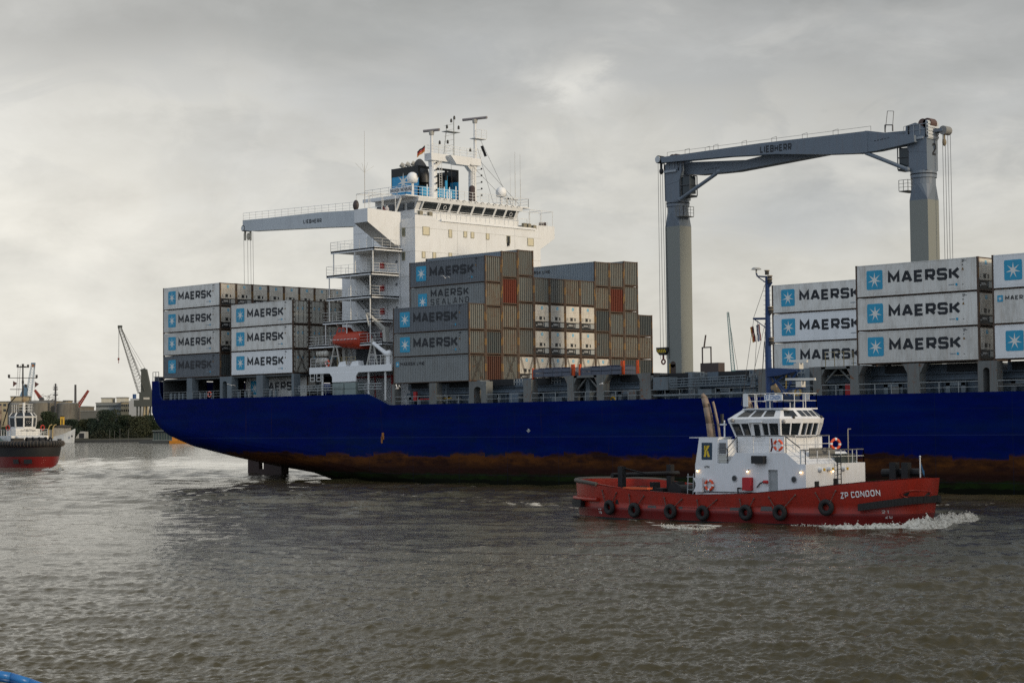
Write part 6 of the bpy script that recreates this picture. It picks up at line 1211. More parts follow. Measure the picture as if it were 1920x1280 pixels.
def tree(px, D, pyt, wpx, lab, col, cat='tree', seed=0, dens=1.0, sparse=False):
    r = np.random.RandomState(seed+int(px)); t = fthing('broadleaf_tree' if not sparse else 'sparse_tree', px, D, lab, cat, 'trees along the far bank', 2.0)
    H = fz(px, pyt, D)-2.0; W = wpx*D/FPX; m_ = mat('leaf_%s' % (col,), col, .8, var=.35, scale=.3)
    tk = MB(); tk.cyl((0, 0, -1), (0, 0, H*.55), .30, .14, n=7)
    for k in range(5): a = r.rand()*6.28; tk.cyl((0, 0, H*(.2+.07*k)), (math.cos(a)*W*.3, math.sin(a)*W*.3, H*(.5+.08*k)), .12, .04, n=5)
    tk.build('trunk', mat('bark', (.06, .045, .035), .9), t)
    cr = MB(); nb = 9 if not sparse else 7; cl_ = []
    for k in range(nb): a = r.rand()*6.28; q_ = r.rand()**.6; zz = r.rand(); cl_.append((math.cos(a)*W*.34*q_*(1.1-zz*.6), math.sin(a)*W*.3*q_, H*(.28+.58*zz), W*(.24+.14*r.rand())*(1.1-.35*zz)))
    cl_.append((0, 0, H*.84, W*.22)); cl_ += [(W*.32, 0, H*.28, W*.27), (-W*.32, 0, H*.28, W*.27), (0, 0, H*.2, W*.32)]
    for (x, y, z, R_) in cl_:
        n = int((560 if not sparse else 120)*dens); d = r.normal(size=(n, 3)); d /= np.linalg.norm(d, axis=1)[:, None]; P = np.array([x, y, z])+d*R_*(.75+.4*r.rand(n, 1)**.7)*[1, 1, .85]
        s_ = (.22+.25*r.rand(n))
        for p, q1, s1 in zip(P, r.normal(size=(n, 6)), s_):
            if p[2] > H or p[2] < -.5: continue
            u = q1[:3]/np.linalg.norm(q1[:3]); v = np.cross(u, q1[3:]); v /= np.linalg.norm(v); cr.quad(p-u*s1, p-v*s1*.7, p+u*s1, p+v*s1*.7)
    cr.build('crown', m_, t)
TC = [(.020, .034, .016), (.026, .038, .016), (.034, .040, .018), (.016, .028, .016)]
for i, (px, py, w_, ci, lab) in enumerate([(8, 800, 30, 1, 'low dark tree left of the small white tug'), (88, 771, 34, 1, 'bushy green tree just right of the white tug wheelhouse'), (112, 785, 30, 0, 'low tree behind the yellow pile by the moored boat'), (133, 786, 28, 3, 'low dark tree below the right storage tank'), (156, 786, 26, 2, 'brownish low tree near the thin yellow mast'),
     (172, 784, 30, 0, 'dark tree left of the tall clump below the long warehouse'), (196, 768, 42, 3, 'tall dense dark tree, highest left part of the clump'), (236, 778, 34, 1, 'mid green tree below the yellow part of the warehouse'), (215, 790, 34, 0, 'rounded dark tree in the middle of the bank clump'), (256, 780, 38, 2, 'tree with a yellowish patch below the dark harbour crane'), (280, 778, 34, 0, 'dark tree nearest the blue stern of the ship'), (300, 786, 36, 3, 'dark tree half hidden behind the blue stern'), (330, 792, 36, 1, 'low tree behind the underside of the blue stern')]):
    tree(px, 1062+7*(i % 3), py, w_*1.25, lab, TC[ci], seed=i)
tree(216, 1075, 763, 30, 'thin airy tree rising above the others below the warehouse roof boxes', TC[2], seed=40, sparse=True)
# low scrub under the trees
r = np.random.RandomState(3); mb = MB()
for k in range(9000):
    px = r.uniform(-20, 420); D_ = 1050+r.rand()*10; p = np.array(fpos(px, D_, 1.0+r.rand()**1.5*(3.5+2.5*math.sin(px*.11)))); q1 = r.normal(size=6); u = q1[:3]/np.linalg.norm(q1[:3]); v = np.cross(u, q1[3:]); v /= np.linalg.norm(v); s1 = .3+.3*r.rand(); mb.quad(p-u*s1, p-v*s1*.7, p+u*s1, p+v*s1*.7)
o = mb.build('undergrowth', mat('scrub_green', (.022, .026, .014), .9, var=.4, scale=.2)); o['kind'] = 'stuff'; o['label'] = 'dark bushes and scrub along the water edge of the far bank'; o['category'] = 'undergrowth'
D = 1180
conc = mat('tank_concrete', (.17, .155, .125), .8, var=.15, dirt=.6, streak=.45, scale=.25, dirtcol=(.09, .08, .065), rustcol=(.07, .055, .045)); beige = mat('factory_beige', (.36, .30, .19), .8, var=.12, dirt=.4, scale=.2, dirtcol=(.2, .17, .11)); roofg = mat('roof_grey', (.16, .16, .15), .8); steel = mat('far_steel', (.05, .05, .055), .6)
def ftank(px0, px1, pyt, D, lab, sk=False):
    c_ = (px0+px1)/2; t = fthing('storage_tank', c_, D, lab, 'storage tank', 'round tanks on the far bank'); R_ = (px1-px0)/2*D/FPX; H = fz(c_, pyt, D); mb = MB(); mb.cyl((0, 0, 0), (0, 0, H), R_, n=40); mb.build('wall', conc, t, False); mb = MB(); mb.cyl((0, 0, H), (0, 0, H+.7), R_*1.02, R_*.9, n=40); mb.build('roof', roofg, t)
    mb = MB()
    for k in range(14): a = 2*math.pi*k/14; mb.cyl((R_*math.cos(a), R_*math.sin(a), H+.5), (R_*math.cos(a), R_*math.sin(a), H+1.6), .06, n=4)
    mb.ring((0, 0, H+1.6), (0, 0, 1), R_, .05, 40, 4); mb.build('roof_rail', steel, t)
ftank(14, 52, 757, D, 'round storage tank behind the mast of the small white tug'); ftank(53, 101, 755.5, D-10, 'broad pale round tank right of the small white tug mast'); ftank(106, 146, 757, D-15, 'stained round tank with dark vertical marks, rightmost of the tanks')
def fbuild(name, px0, px1, pyt, D, dep, m_, lab, cat='building', wrows=0, wn=10, pyb=None):
    c_ = (px0+px1)/2; t = fthing(name, c_, D, lab, cat); k = D/FPX; H = fz(c_, pyt, D); a = (px1-px0)/2*k; mb = MB(); mb.box(-a, 0, 0 if pyb is None else fz(c_, pyb, D), a, dep, H); mb.build('wall', m_, t); mb = MB(); mb.box(-a-.3, -.3, H, a+.3, dep, H+.6); mb.build('roof', roofg, t)
    for rr in range(wrows):
        for j in range(wn): mb = MB(); x = -a+(j+.2)*2*a/wn; zz = H-2.6-rr*3.4; mb.box(x, -.08, zz, x+2*a/wn*.6, .05, zz+1.5); mb.build('window', glass, t)
    return t, a, H
fbuild('factory_hall', -40, 100, 753.5, D+30, 30, beige, 'long beige factory hall behind the round tanks', wrows=2, wn=16); fbuild('roof_house', 19, 47, 744, D+35, 14, beige, 'small beige box building behind the white tug mast', pyb=753)
fbuild('tower_block', 118, 127, 752, D+28, 12, beige, 'narrow beige strip building between the two right tanks')
fbuild('silo_building', 148, 163, 763, D+60, 20, conc, 'low round-topped grey building right of the tanks'); fbuild('shed', 150, 184, 771, D-60, 20, mat('shed_grey', (.10, .10, .09), .8), 'dark gabled shed below the red crane on the far bank')
glz = mat('office_glazing', (.19, .21, .21), .3, var=.15, scale=.2)
t, a, H = fbuild('warehouse', 179, 226, 756, 1260, 30, glz, 'long low grey glazed warehouse on the skyline', wrows=2, wn=24)
t, a, H = fbuild('warehouse', 226, 262, 754.5, 1255, 30, beige, 'beige warehouse joined to the grey glazed one, beside the harbour crane', wrows=2, wn=9)
fbuild('roof_plant_room', 189, 208, 747, 1265, 12, mat('plant_cream', (.42, .40, .33), .8), 'left of two cream boxes standing on the grey warehouse roof', pyb=756); fbuild('roof_plant_room', 217.5, 234, 746, 1266, 12, mat('plant_cream', ()), 'right of two cream boxes standing on the warehouse roof', pyb=755)
# barge superstructure with blue funnel behind the crane
t = fthing('ship_superstructure', 249, 1240, 'far ship bridge with a blue funnel left of the dark harbour crane', 'ship'); f = FB(249, 1240)
mb = MB(); mb.box(f.X(241), 0, 0, f.X(262), 10, f.Z(250, 751)); mb.box(f.X(243), 1, 0, f.X(257), 8, f.Z(250, 747)); mb.build('bridge', mat('far_white_grey', (.3, .31, .31), .7), t); mb = MB(); mb.cyl((f.X(249), 4, f.Z(249, 748)), (f.X(249), 4, f.Z(249, 738.5)), 1.2, n=12); mb.build('funnel', mat('far_blue', (.02, .06, .16), .6), t)
# masts, chimneys
def fmast(name, px, py, D, r0, lab, cat, cross=(), m_=steel, pyb=None):
    t = fthing(name, px, D, lab, cat); mb = MB(); z0 = 0 if pyb is None else fz(px, pyb, D); mb.cyl((0, 0, z0), (0, 0, fz(px, py, D)), r0, r0*.7, n=8); mb.build('shaft', m_, t)
    for (yy, w_) in cross: mb = MB(); z = fz(px, yy, D); mb.cyl((0, 0, z), (0, 0, z+.6), w_, n=12); mb.rail([(-w_, -w_*.3, z+.6), (w_, -w_*.3, z+.6)], 1.2, 2, 1, .06); mb.build('platform', m_, t)
fmast('signal_mast', 103.3, 719, D-20, .75, 'dark mast with round platforms between the two right tanks', 'mast', ((731, 1.5), (741, 1.5), (727, 1.1)), steel)
fmast('chimney', 140.6, 721, D+20, .95, 'plain dark chimney rising behind the stained tank', 'chimney')
fmast('thin_pole', 163.5, 790-4, 1080, .25, 'thin yellowish pole among the trees', 'pole', (), yellow)
# lattice crane helper
def lattice(mb, p0, p1, w0, w1, n, r):
    p0 = Vector(p0); p1 = Vector(p1); d = (p1-p0).normalized(); s_ = Vector((0, 1, 0)); u = d.cross(s_).normalized(); c0 = [[p0+(u*a+s_*b)*w0/2 for a, b in ((1, 1), (1, -1), (-1, -1), (-1, 1))], [p1+(u*a+s_*b)*w1/2 for a, b in ((1, 1), (1, -1), (-1, -1), (-1, 1))]]
    for k in range(4):
        mb.cyl(c0[0][k], c0[1][k], r, n=5)
        for j in range(n):
            a = c0[0][k].lerp(c0[1][k], j/n); b_ = c0[0][(k+1) % 4].lerp(c0[1][(k+1) % 4], (j+1)/n)
            mb.cyl(a, b_, r*.55, n=4); mb.cyl(a, c0[0][(k+1) % 4].lerp(c0[1][(k+1) % 4], j/n), r*.5, n=4)
def fcrane(name, px, D, lab, tip, foot, w0, w1, n, r, m_, extra):
    t = fthing(name, px, D, lab, 'crane'); f = FB(px, D); mb = MB(); lattice(mb, (f.X(foot[0]), 0, f.Z(*foot)), (f.X(tip[0]), 0, f.Z(*tip)), w0, w1, n, r); mb.build('jib', m_, t); extra(t, f); return t
cgm = mat('harbour_crane_green_grey', (.055, .06, .052), .6, var=.15)
def ex(t, f):
    mb = MB(); mb.box(f.X(252), -3, f.Z(260, 762), f.X(287), 4, f.Z(260, 750)); mb.box(f.X(262), -3, f.Z(260, 750), f.X(286), 3, f.Z(260, 735)); mb.build('machine_house', cgm, t)
    mb = MB(); mb.prism([(f.X(264), f.Z(264, 738)), (f.X(264.5), f.Z(264, 694)), (f.X(274), f.Z(264, 692)), (f.X(283), f.Z(264, 735))], 'y', -1.5, 2.5); mb.build('tower', cgm, t)
    mb = MB()
    for px in (256, 262, 273, 281): mb.box(f.X(px), -2, 0, f.X(px+2.4), -.5, f.Z(px, 760)); mb.cyl((f.X(px+1), -1, 2), (f.X(px+8), -1, f.Z(px, 761)), .3, n=5)
    mb.build('portal_leg', cgm, t)
    mb = MB(); mb.box(f.X(270), -3.2, f.Z(270, 749), f.X(281.5), -3.05, f.Z(270, 745)); mb.build('sign_panel', mat('sign_pale', (.4, .38, .33), .6), t)
    mb = MB(); mb.cyl((f.X(263), 0, f.Z(263, 695)), (f.X(272), 0, f.Z(263, 692)), .8, n=8); mb.build('head_sheave', cgm, t)
    for a, b_ in (((224, 614), (266, 693)), ((225, 613), (272, 692)), ((224, 615), (262, 697)), ((221.5, 613), (221.3, 671)), ((222.8, 613), (222.2, 671))): mb = MB(); mb.cyl((f.X(a[0]), 0, f.Z(*a)), (f.X(b_[0]), 0, f.Z(*b_)), .09, n=4); mb.build('rope', cable, t)
    mb = MB(); mb.box(f.X(220), -.4, f.Z(221, 675), f.X(223), .4, f.Z(221, 671)); mb.cyl((f.X(221.6), 0, f.Z(221, 675)), (f.X(221.6), 0, f.Z(221, 681)), .2, n=5); mb.build('hook_block', mat('hook_far_red', (.16, .03, .02), .6), t)
    mb = MB(); mb.box(f.X(220.5), -1, f.Z(222, 614), f.X(228), 1, f.Z(222, 610)); mb.build('jib_head', cgm, t)
fcrane('harbour_crane', 264, 1120, 'dark grey lattice jib harbour crane close to the blue stern', (223.5, 613), (265.5, 735), 4.4, 1.7, 20, .16, cgm, ex)
bcm = mat('blue_crane_paint', (.10, .17, .24), .6, var=.1)
def ex(t, f):
    mb = MB(); mb.prism([(f.X(36), f.Z(40, 745)), (f.X(46), f.Z(40, 720)), (f.X(50), f.Z(40, 722)), (f.X(50), f.Z(40, 750)), (f.X(38), f.Z(40, 750))], 'y', -1.5, 1.5); mb.build('tower', bcm, t)
    mb = MB(); mb.box(f.X(59.5), -1, f.Z(62, 688), f.X(64), 1, f.Z(62, 683)); mb.build('jib_head', mat('far_orange', (.35, .13, .03), .6), t)
    mb = MB(); mb.box(f.X(58), -1, f.Z(62, 683), f.X(65), 1, f.Z(62, 680)); mb.build('head_frame', bcm, t); mb = MB(); mb.cyl((f.X(64), 0, f.Z(62, 684)), (f.X(64.5), 0, f.Z(62, 752)), .07, n=4); mb.build('rope', cable, t)
fcrane('lattice_crane', 52, 1250, 'pale blue lattice crane leaning right behind the small white tug', (61.5, 682), (52, 750), 3.4, 2.2, 14, .14, bcm, ex)
rcm = mat('red_crane_paint', (.22, .04, .025), .6, var=.2)
def exr(pts):
    def g_(t, f):
        mb = MB(); mb.box(f.X(pts[0]), -2, 8, f.X(pts[1]), 2, f.Z(pts[0], pts[2])); mb.build('machine_house', steel, t)
        if pts[3]: mb = MB(); mb.cyl((f.X(pts[4][0]), 0, f.Z(*pts[4])), (f.X(pts[5][0]), 0, f.Z(*pts[5])), .12, n=4); mb.build('rope', cable, t)
    return g_
fcrane('jib_crane', 152, 1220, 'slim red crane jib rising to the right behind the tanks', (165, 732), (145.5, 762), 1.6, .8, 10, .35, rcm, exr((140, 147, 764, 1, (143, 756), (160, 741))))
fcrane('jib_crane', 70, 1220, 'short red crane jib leaning left above the factory roof', (64.5, 731), (75, 746), 1.6, .8, 8, .35, rcm, exr((74, 80, 745, 0)))
t = fthing('pipe_rack', 88, 1215, 'tangle of grey pipes and frames on the factory roof', 'pipework'); f = FB(88, 1215); mb = MB(); r = np.random.RandomState(9)
for k in range(36): a = (r.uniform(74, 103), r.uniform(740, 752)); b_ = (a[0]+r.uniform(-7, 7), a[1]+r.uniform(-4, 4)); mb.cyl((f.X(a[0]), r.rand()*3, f.Z(*a)), (f.X(b_[0]), r.rand()*3, f.Z(*b_)), .14, n=4)
mb.box(f.X(74), 0, 0, f.X(103), 3, f.Z(90, 750)); mb.build('pipework', mat('pipe_grey', (.13, .12, .11), .7), t)
tcm = mat('teal_crane_paint', (.10, .20, .21), .6)
def ex(t, f):
    mb = MB(); mb.box(f.X(1371), -2, 3, f.X(1386), 2, f.Z(1376, 694)); mb.build('machine_house', tcm, t)
    mb = MB(); mb.cyl((f.X(1366), 0, f.Z(1366, 584)), (f.X(1383), 0, f.Z(1383, 694)), .12, n=4); mb.build('rope', cable, t)
fcrane('lattice_crane', 1375, 900, 'teal lattice crane standing far off between crane post and tug mast', (1366, 585), (1374.5, 696), 1.6, .8, 22, .13, tcm, ex)
# moored boat, pontoons, small craft
def fhull(mb, f, x0, x1, zt0, zt1, dep, z0=-.3):
    n = 14; rows = []
    for k in range(n+1):
        u = k/n; x = f.X(x0)+(f.X(x1)-f.X(x0))*u; zt = zt0+(zt1-zt0)*u**2; hb = dep/2*min(1, (1-u)**.5*1.6+.04); rows.append([(x-(.9*(x1-x0)*f.k*.05)*(1-0)*u, dep/2-hb*.8, z0), (x, dep/2-hb, zt), (x, dep/2+hb, zt), (x-(.9*(x1-x0)*f.k*.05)*u, dep/2+hb*.8, z0)])
    mb.grid(rows)
t = fthing('moored_boat', 112, 980, 'white flared moored boat between the white tug and the trees', 'boat'); f = FB(112, 980); mb = MB(); fhull(mb, f, 86, 137.5, 3.0, 7.4, 8); mb.build('hull', mat('far_boat_white', (.42, .45, .48), .6, dirt=.3, scale=.3), t)
mb = MB(); mb.box(f.X(90), 1, 3, f.X(118), 6, f.Z(105, 805)); mb.box(f.X(97), 1.5, 3, f.X(128), 5, f.Z(105, 800)); mb.build('deckhouse', mat('far_boat_grey', (.3, .28, .24), .7, dirt=.5), t)
mb = MB(); mb.prism([(f.X(99), f.Z(110, 800)), (f.X(113), f.Z(110, 796)), (f.X(130), f.Z(110, 799)), (f.X(130), f.Z(110, 801))], 'y', .5, 6); mb.build('canopy', mat('far_canopy', (.06, .055, .05), .8), t)
for a0_ in (90, 98):
    mb = MB(); mb.tube([(f.X(a0_), 0, f.Z(a0_, 822)), (f.X(a0_+.3), 0, f.Z(a0_, 803)), (f.X(a0_+3), 0, f.Z(a0_, 797)), (f.X(a0_+7), 0, f.Z(a0_, 796))], .28, 6); mb.build('davit', mat('davit_far_yellow', (.38, .28, .12), .6), t)
mb = MB(); mb.cyl((f.X(134), -.1, 3.0), (f.X(134.6), -.3, 3.9), .4, n=6); mb.build('anchor', black, t)
t = fthing('dolphin_pile', 115.5, 995, 'yellow pile standing behind the moored boat', 'pile'); f = FB(115.5, 995); mb = MB(); mb.box(f.X(112.2), 0, 0, f.X(118.8), 1.6, f.Z(115, 781)); mb.build('post', yellow, t); mb = MB(); mb.box(f.X(114.6), -.05, 6, f.X(116.6), 0, f.Z(115, 785)); mb.box(f.X(112), -.1, f.Z(115, 781), f.X(119), 1.7, f.Z(115, 779.5)); mb.build('dark_slot', black, t)
t = fthing('jetty_shed', 152, 985, 'small pale gabled jetty shed right of the moored boat', 'shed'); f = FB(152, 985); mb = MB(); mb.prism([(f.X(141), 2.2), (f.X(141), f.Z(145, 820)), (f.X(150), f.Z(150, 808.5)), (f.X(160), f.Z(160, 809)), (f.X(160), 2.2)], 'y', 0, 6); mb.build('wall', mat('shed_pale', (.28, .28, .26), .8), t); mb = MB(); mb.box(f.X(147.5), -.05, 2.3, f.X(157), .02, f.Z(150, 812)); mb.build('door', black, t)
t = fthing('pontoon', 165, 985, 'long low dark quay pontoon under the trees', 'pontoon'); f = FB(165, 985); mb = MB(); mb.box(f.X(136), 0, -.5, f.X(300), 8, 1.3); mb.build('deck', mat('pontoon_dark', (.03, .032, .033), .8, var=.4), t)
mb = MB()
for px in (224, 214, 240, 205): mb.cyl((f.X(px), 0, -.5), (f.X(px), 0, f.Z(px, 803+(px % 7))), .13, n=6)
mb.build('mooring_pole', mat('pole_grey', (.07, .07, .065), .7), t)
t = fthing('ferry_pontoon', 300, 870, 'floating landing stage with glazed shelter near the blue stern', 'pontoon'); f = FB(300, 870); mb = MB(); mb.box(f.X(260), 0, -.5, f.X(352), 12, 1.3); mb.build('float', mat('float_dark', (.035, .04, .042), .7), t)
mb = MB(); mb.box(f.X(283), 1, f.Z(290, 808), f.X(325), 9, f.Z(290, 806.5)); mb.box(f.X(283), 2, 1.3, f.X(325), 8, 1.6); mb.build('shelter_roof', mat('shelter_grey', (.12, .14, .14), .6), t)
mb = MB(); mb.box(f.X(284), 3, 1.5, f.X(324), 3.1, f.Z(290, 808)); mb.build('shelter_glass', mat('shelter_glass', (.04, .06, .055), .3), t)
mb = MB()
for px in range(284, 326, 5): mb.box(f.X(px), 2.6, 1.3, f.X(px+.6), 2.9, f.Z(px, 808))
mb.build('shelter_post', mat('shelter_grey', ()), t)
t = fthing('pilot_boat', 330, 850, 'small orange boat passing under the blue stern overhang', 'boat'); f = FB(330, 850); mb = MB(); fhull(mb, f, 316, 362, 1.2, 1.5, 3.5); mb.grid([[(f.X(313), .8, .3), (f.X(313), 2.6, .3)], [(f.X(316), .3, 1.3), (f.X(316), 3.2, 1.3)]]); mb.build('hull', mat('boat_orange', (.42, .17, .02), .6), t); mb = MB(); mb.prism([(f.X(321), 1.2), (f.X(321), f.Z(325, 817)), (f.X(325), f.Z(325, 815.5)), (f.X(330), f.Z(325, 822)), (f.X(342), f.Z(325, 823.5)), (f.X(342), 1.2)], 'y', .8, 2.8); cb = mb.build('cabin', mat('boat_orange', ()), t)
for px in (331.5, 336): mb = MB(); mb.box(f.X(px), .74, f.Z(px, 828), f.X(px+3), .8, f.Z(px, 825)); mb.build('window', glass, cb)
# ------------------------------------------------------------------ small white and red tug on the left
D2 = 314; tg = thing('tug_boat', 'white and red tug with black bow fender cut off by the left edge', 'tug', (0, 0, 0)); ORG[tg.name] = Vector((0, 0, 0)); L = tg
fl = 10.3; hbw = 5.0
def lhb(x, z): u = max(-1, min(1, (x+1)/(fl+1))) if x > -1 else 0; return hbw*(1-abs(u)**2.6)**(1/2.1)*(1-.16*max(0, (3.3-z))/3.3*(.4+.6*max(u, 0)))
lz = [-.5, 0, 1.0, 1.85, 1.86, 2.6, 3.45, 3.46, 3.75]; lxs = [-14+14*k/8 for k in range(8)]+[fl*math.sin(math.pi/2*k/16)-.0 for k in range(17)]
mb = MB(); rows = [[(x-.9*max(0, (3-z))/3*max(0, x)/fl, -lhb(x, z), z) for z in lz] for x in lxs]; mb.grid(rows); mb.grid([[(a, -b_, c_) for a, b_, c_ in r_] for r_ in rows]); ho = mb.build('hull', [mat('left_tug_red', (.14, .009, .008), .4, var=.12, dirt=.4, dirtcol=(.10, .015, .012)), rubber], L, True)
ho.data.polygons.foreach_set('material_index', [1 if 1.86 < p.center.z < 3.45 else 0 for p in ho.data.polygons])
mb = MB(); mb.grid([[(x*.99, -lhb(x, 3.3)*.97, 3.3), (x*.99, lhb(x, 3.3)*.97, 3.3)] for x in lxs]); mb.build('deck', mat('tug_deck_green', ()), L)
mb = MB(); pts = [(x+.12*(x > 8), -(lhb(x, 3.6)+.12), 3.95+.0*x) for x in lxs]; pts = pts+[(a, -b_, c_) for a, b_, c_ in pts[::-1]]; mb.tube(pts, .46, 10); fo = mb.build('bow_fender', rubber, L)
mb = MB()
for k in range(60):
    u = k/59*(len(pts)-1); i = min(int(u), len(pts)-2); p = Vector(pts[i]).lerp(Vector(pts[i+1]), u-i); d = Vector(pts[i+1])-Vector(pts[i]); mb.ring(p, d if d.length > .01 else (0, 1, 0), .465, .03, 14, 4)
mb.build('fender_lashing', mat('lashing_tan', (.12, .10, .08), .7), L)
for (x, y_) in ((6.6, -1), (8.8, 1)):
    mb = MB(); Y_ = lhb(x, 1.2)+.02; dd = (lhb(x+.5, 1.2)-lhb(x-.5, 1.2)); mb.quad((x-.6, -(lhb(x-.6, 1.0)+.03)*1, .75), (x+.6, -(lhb(x+.6, 1.0)+.03), .75), (x+.6, -(lhb(x+.6, 1.5)+.03), 1.45), (x-.6, -(lhb(x-.6, 1.5)+.03), 1.45)); mb.build('hull_recess', black, L)
lw = mat('left_tug_white', (.60, .60, .58), .45, var=.05, dirt=.2, streak=.1, dirtcol=(.4, .36, .3), rustcol=(.4, .3, .2))
mb = MB(); mb.box(-6, -3.2, 3.3, 3.2, 3.2, 5.3); mb.prism([(3.2, 3.3), (3.2, 5.3), (4.4, 4.9), (4.6, 3.3)], 'y', -2.4, 2.4); mb.box(-1.6, -2.1, 5.3, 2.3, 2.1, 6.4); mb.build('deckhouse', lw, L)
def lwh(e, z): return [(-1.9-e, -1.25-e, z), (.2, -2.05-e, z), (1.8+e*.7, -1.15-e*.5, z), (2.15+e, -.75, z), (2.15+e, .75, z), (1.8+e*.7, 1.15+e*.5, z), (.2, 2.05+e, z), (-1.9-e, 1.25+e, z)]
def lwh(e, z): a = [(-1.9, -1.3), (-.3, -2.1), (1.3, -1.75), (2.3, -.72), (2.3, .72), (1.3, 1.75), (-.3, 2.1), (-1.9, 1.3)]; return [(x*(1+e*.45), y*(1+e*.45), z) for x, y in a]
mb = MB(); A0, A1, A2_, A3, A4 = lwh(0, 6.2), lwh(0, 6.75), lwh(.14, 8.25), lwh(.2, 8.5), lwh(-.35, 9.1); ringface(mb, A0, A1); ringface(mb, A2_, A3); mb.quad(*A4); lwo = mb.build('wheelhouse', lw, L)
mb = MB(); ringface(mb, lwh(-.03, 6.7), lwh(.11, 8.3)); ringface(mb, [(x, y, z-.02) for x, y, z in lwh(.17, 8.5)], lwh(-.36, 9.05)); mb.build('window_glass', tgl, lwo)
for k in range(8):
    l = (k+1) % 8; mb = MB(); d = (Vector(A1[l])-Vector(A1[k])).normalized()
    for P_, Q_ in ((A1, A2_), (A3, A4)):
        a = Vector(P_[k]); b_ = Vector(Q_[k]); rad = a.copy(); rad.z = 0; rad.normalize(); tt = Vector((-rad.y, rad.x, 0))
        mb.hexa([a-tt*.12-rad*.08, a+tt*.12-rad*.08, a+tt*.12+rad*.03, a-tt*.12+rad*.03, b_-tt*.12-rad*.08, b_+tt*.12-rad*.08, b_+tt*.12+rad*.03, b_-tt*.12+rad*.03])
    mb.build('window_post', lw, lwo)
mb = MB(); put_text(mb, 'IMO 9641396'.replace('O 9', 'O 9'), (2.32, -1.3, 6.0), (0, 1, 0), (0, 0, 1), .22, .05, 2.6, .25); mb.build('lettering', black, L)
mb = MB(); mb.rail([(-1.2, -1.4, 9.1), (1.3, -1.2, 9.1), (1.3, 1.2, 9.1), (-1.2, 1.4, 9.1)], 1.4, 3, .9, .04); mb.build('roof_rail', railw, L)
mb = MB(); mb.cyl((0, .2, 9.0), (0, .2, 11.2), .26, .2, n=10); mb.build('mast_foot', lw, L); mb = MB(); mb.ball((0.2, .1, 11.3), .42, .38, .5); mb.build('horn_cluster', mat('horn_tan', ()), L)
mk = mat('left_mast_dark', (.035, .033, .033), .6)
mb = MB(); mb.cyl((0, 0, 11), (0, 0, 16.9), .17, .12, n=8); mb.build('mast', mk, L)
mb = MB(); mb.cyl((.2, -1.2, 12), (.2, -.9, 17.1), .03, n=4); mb.cyl((.2, -.8, 12), (.2, -.5, 17.1), .03, n=4)
for k in range(16): mb.cyl((.2, -1.15+.02*k, 12.3+.3*k), (.2, -.75+.02*k, 12.3+.3*k), .02, n=4)
mb.build('mast_ladder', mk, L)
for z, w_ in ((14.9, 2.5), (16.7, 1.0), (11.9+1.1, 2.2)): mb = MB(); a = Vector((math.sin(.1), 1, 0)); mb.cyl((0, -w_, z), (0, w_ if z > 14 else .3, z), .06, n=5); mb.build('yard', mk, L)
for y, z in ((-2.4, 15.2), (2.4, 15.2), (0, 17.0), (.5, 13.6), (-.9, 16.9), (.9, 16.9), (0, 14.2)): mb = MB(); mb.cyl((0, y, z-.25), (0, y, z+.25), .2, n=8); mb.build('navigation_lamp', mk, L)
mb = MB(); mb.box(-.4, -.5, 16.75, .4, .5, 16.85); mb.build('mast_table', mk, L)
for y, z in ((-1.7, 13.9), (2.1, 13.8)): mb = MB(); mb.quad((0, y, z+.5), (0, y, z-.5), (.1, y+.7, z+.1)); mb.build('pennant', mat('pennant_dark', (.05, .02, .02), .7), L)
for s_ in (-1,):
    mb = MB(); mb.tube([(-3.5, -2.6, 5.3), (-3.3, -2.8, 7.2), (-3.1, -2.8, 9.0), (-3.3, -2.8, 10.3)], .34, 10); mb.build('exhaust_pipe', mat('exhaust_brown', ()), L, True)
mb = MB(); mb.tube([(-3, -2.3, 7), (-1.5, -1.8, 10.6), (-.6, -1.0, 11.8)], .10, 6); mb.build('boom', gm, L)
mb = MB(); mb.rail([(-5, -3.1, 5.3), (3.1, -3.1, 5.3), (3.1, 3.1, 5.3)], 1.0, 3, 1.1, .035); mb.build('rail', railw, L)
mb = MB(); mb.rail([(3.4, 2.3, 4.8), (4.4, 2.3, 4.8), (4.4, -2.3, 4.8)], 1.0, 2, .9, .04); mb.build('rail', railw, L)
mb = MB(); mb.cyl((5.6, -1.6, 4.2), (5.6, 1.6, 4.2), .75, n=16); mb.build('tow_winch', gm, L)
for y in (-1.6, -.6, .5, 1.6, 2.4): mb = MB(); mb.ring((5.9, y, 4.3), (0, 1, 0), .62, .16, 16, 6); mb.build('winch_flange', gm, L)
mb = MB(); mb.box(4.9, -4.0, 3.9, 6.2, -2.2, 4.9); mb.build('gear_box', gm, L)
mb = MB(); mb.cyl((6.2, 3.9, 3.8), (6.2, 3.9, 4.7), .35, n=10); mb.build('bollard', gm, L)
mb = MB(); mb.tube([(2, -4.2, 4.1), (.2, -4.4, 4.9), (-2, -4.3, 4.3)], .35, 8); mb.build('fire_monitor', mat('monitor_green', (.04, .07, .07), .5), L)
for pos, nrm in (((2.35, 2.5, 6.6), (1, .4, 0)), ((-.6, -2.35, 6.6), (.4, -1, 0))):
    mb = MB(); mb.ring(pos, nrm, .38, .10, 18, 7); mb.build('lifebuoy_ring', mat('buoy_dark_red', (.35, .03, .02), .6), L)
dirv = -F2*math.cos(math.radians(36))+R2*math.sin(math.radians(36)); ang = math.atan2(dirv[1], dirv[0]); p0_ = fpos(42, D2)
L.location = (p0_[0], p0_[1], 0); L.rotation_euler = (0, 0, ang)
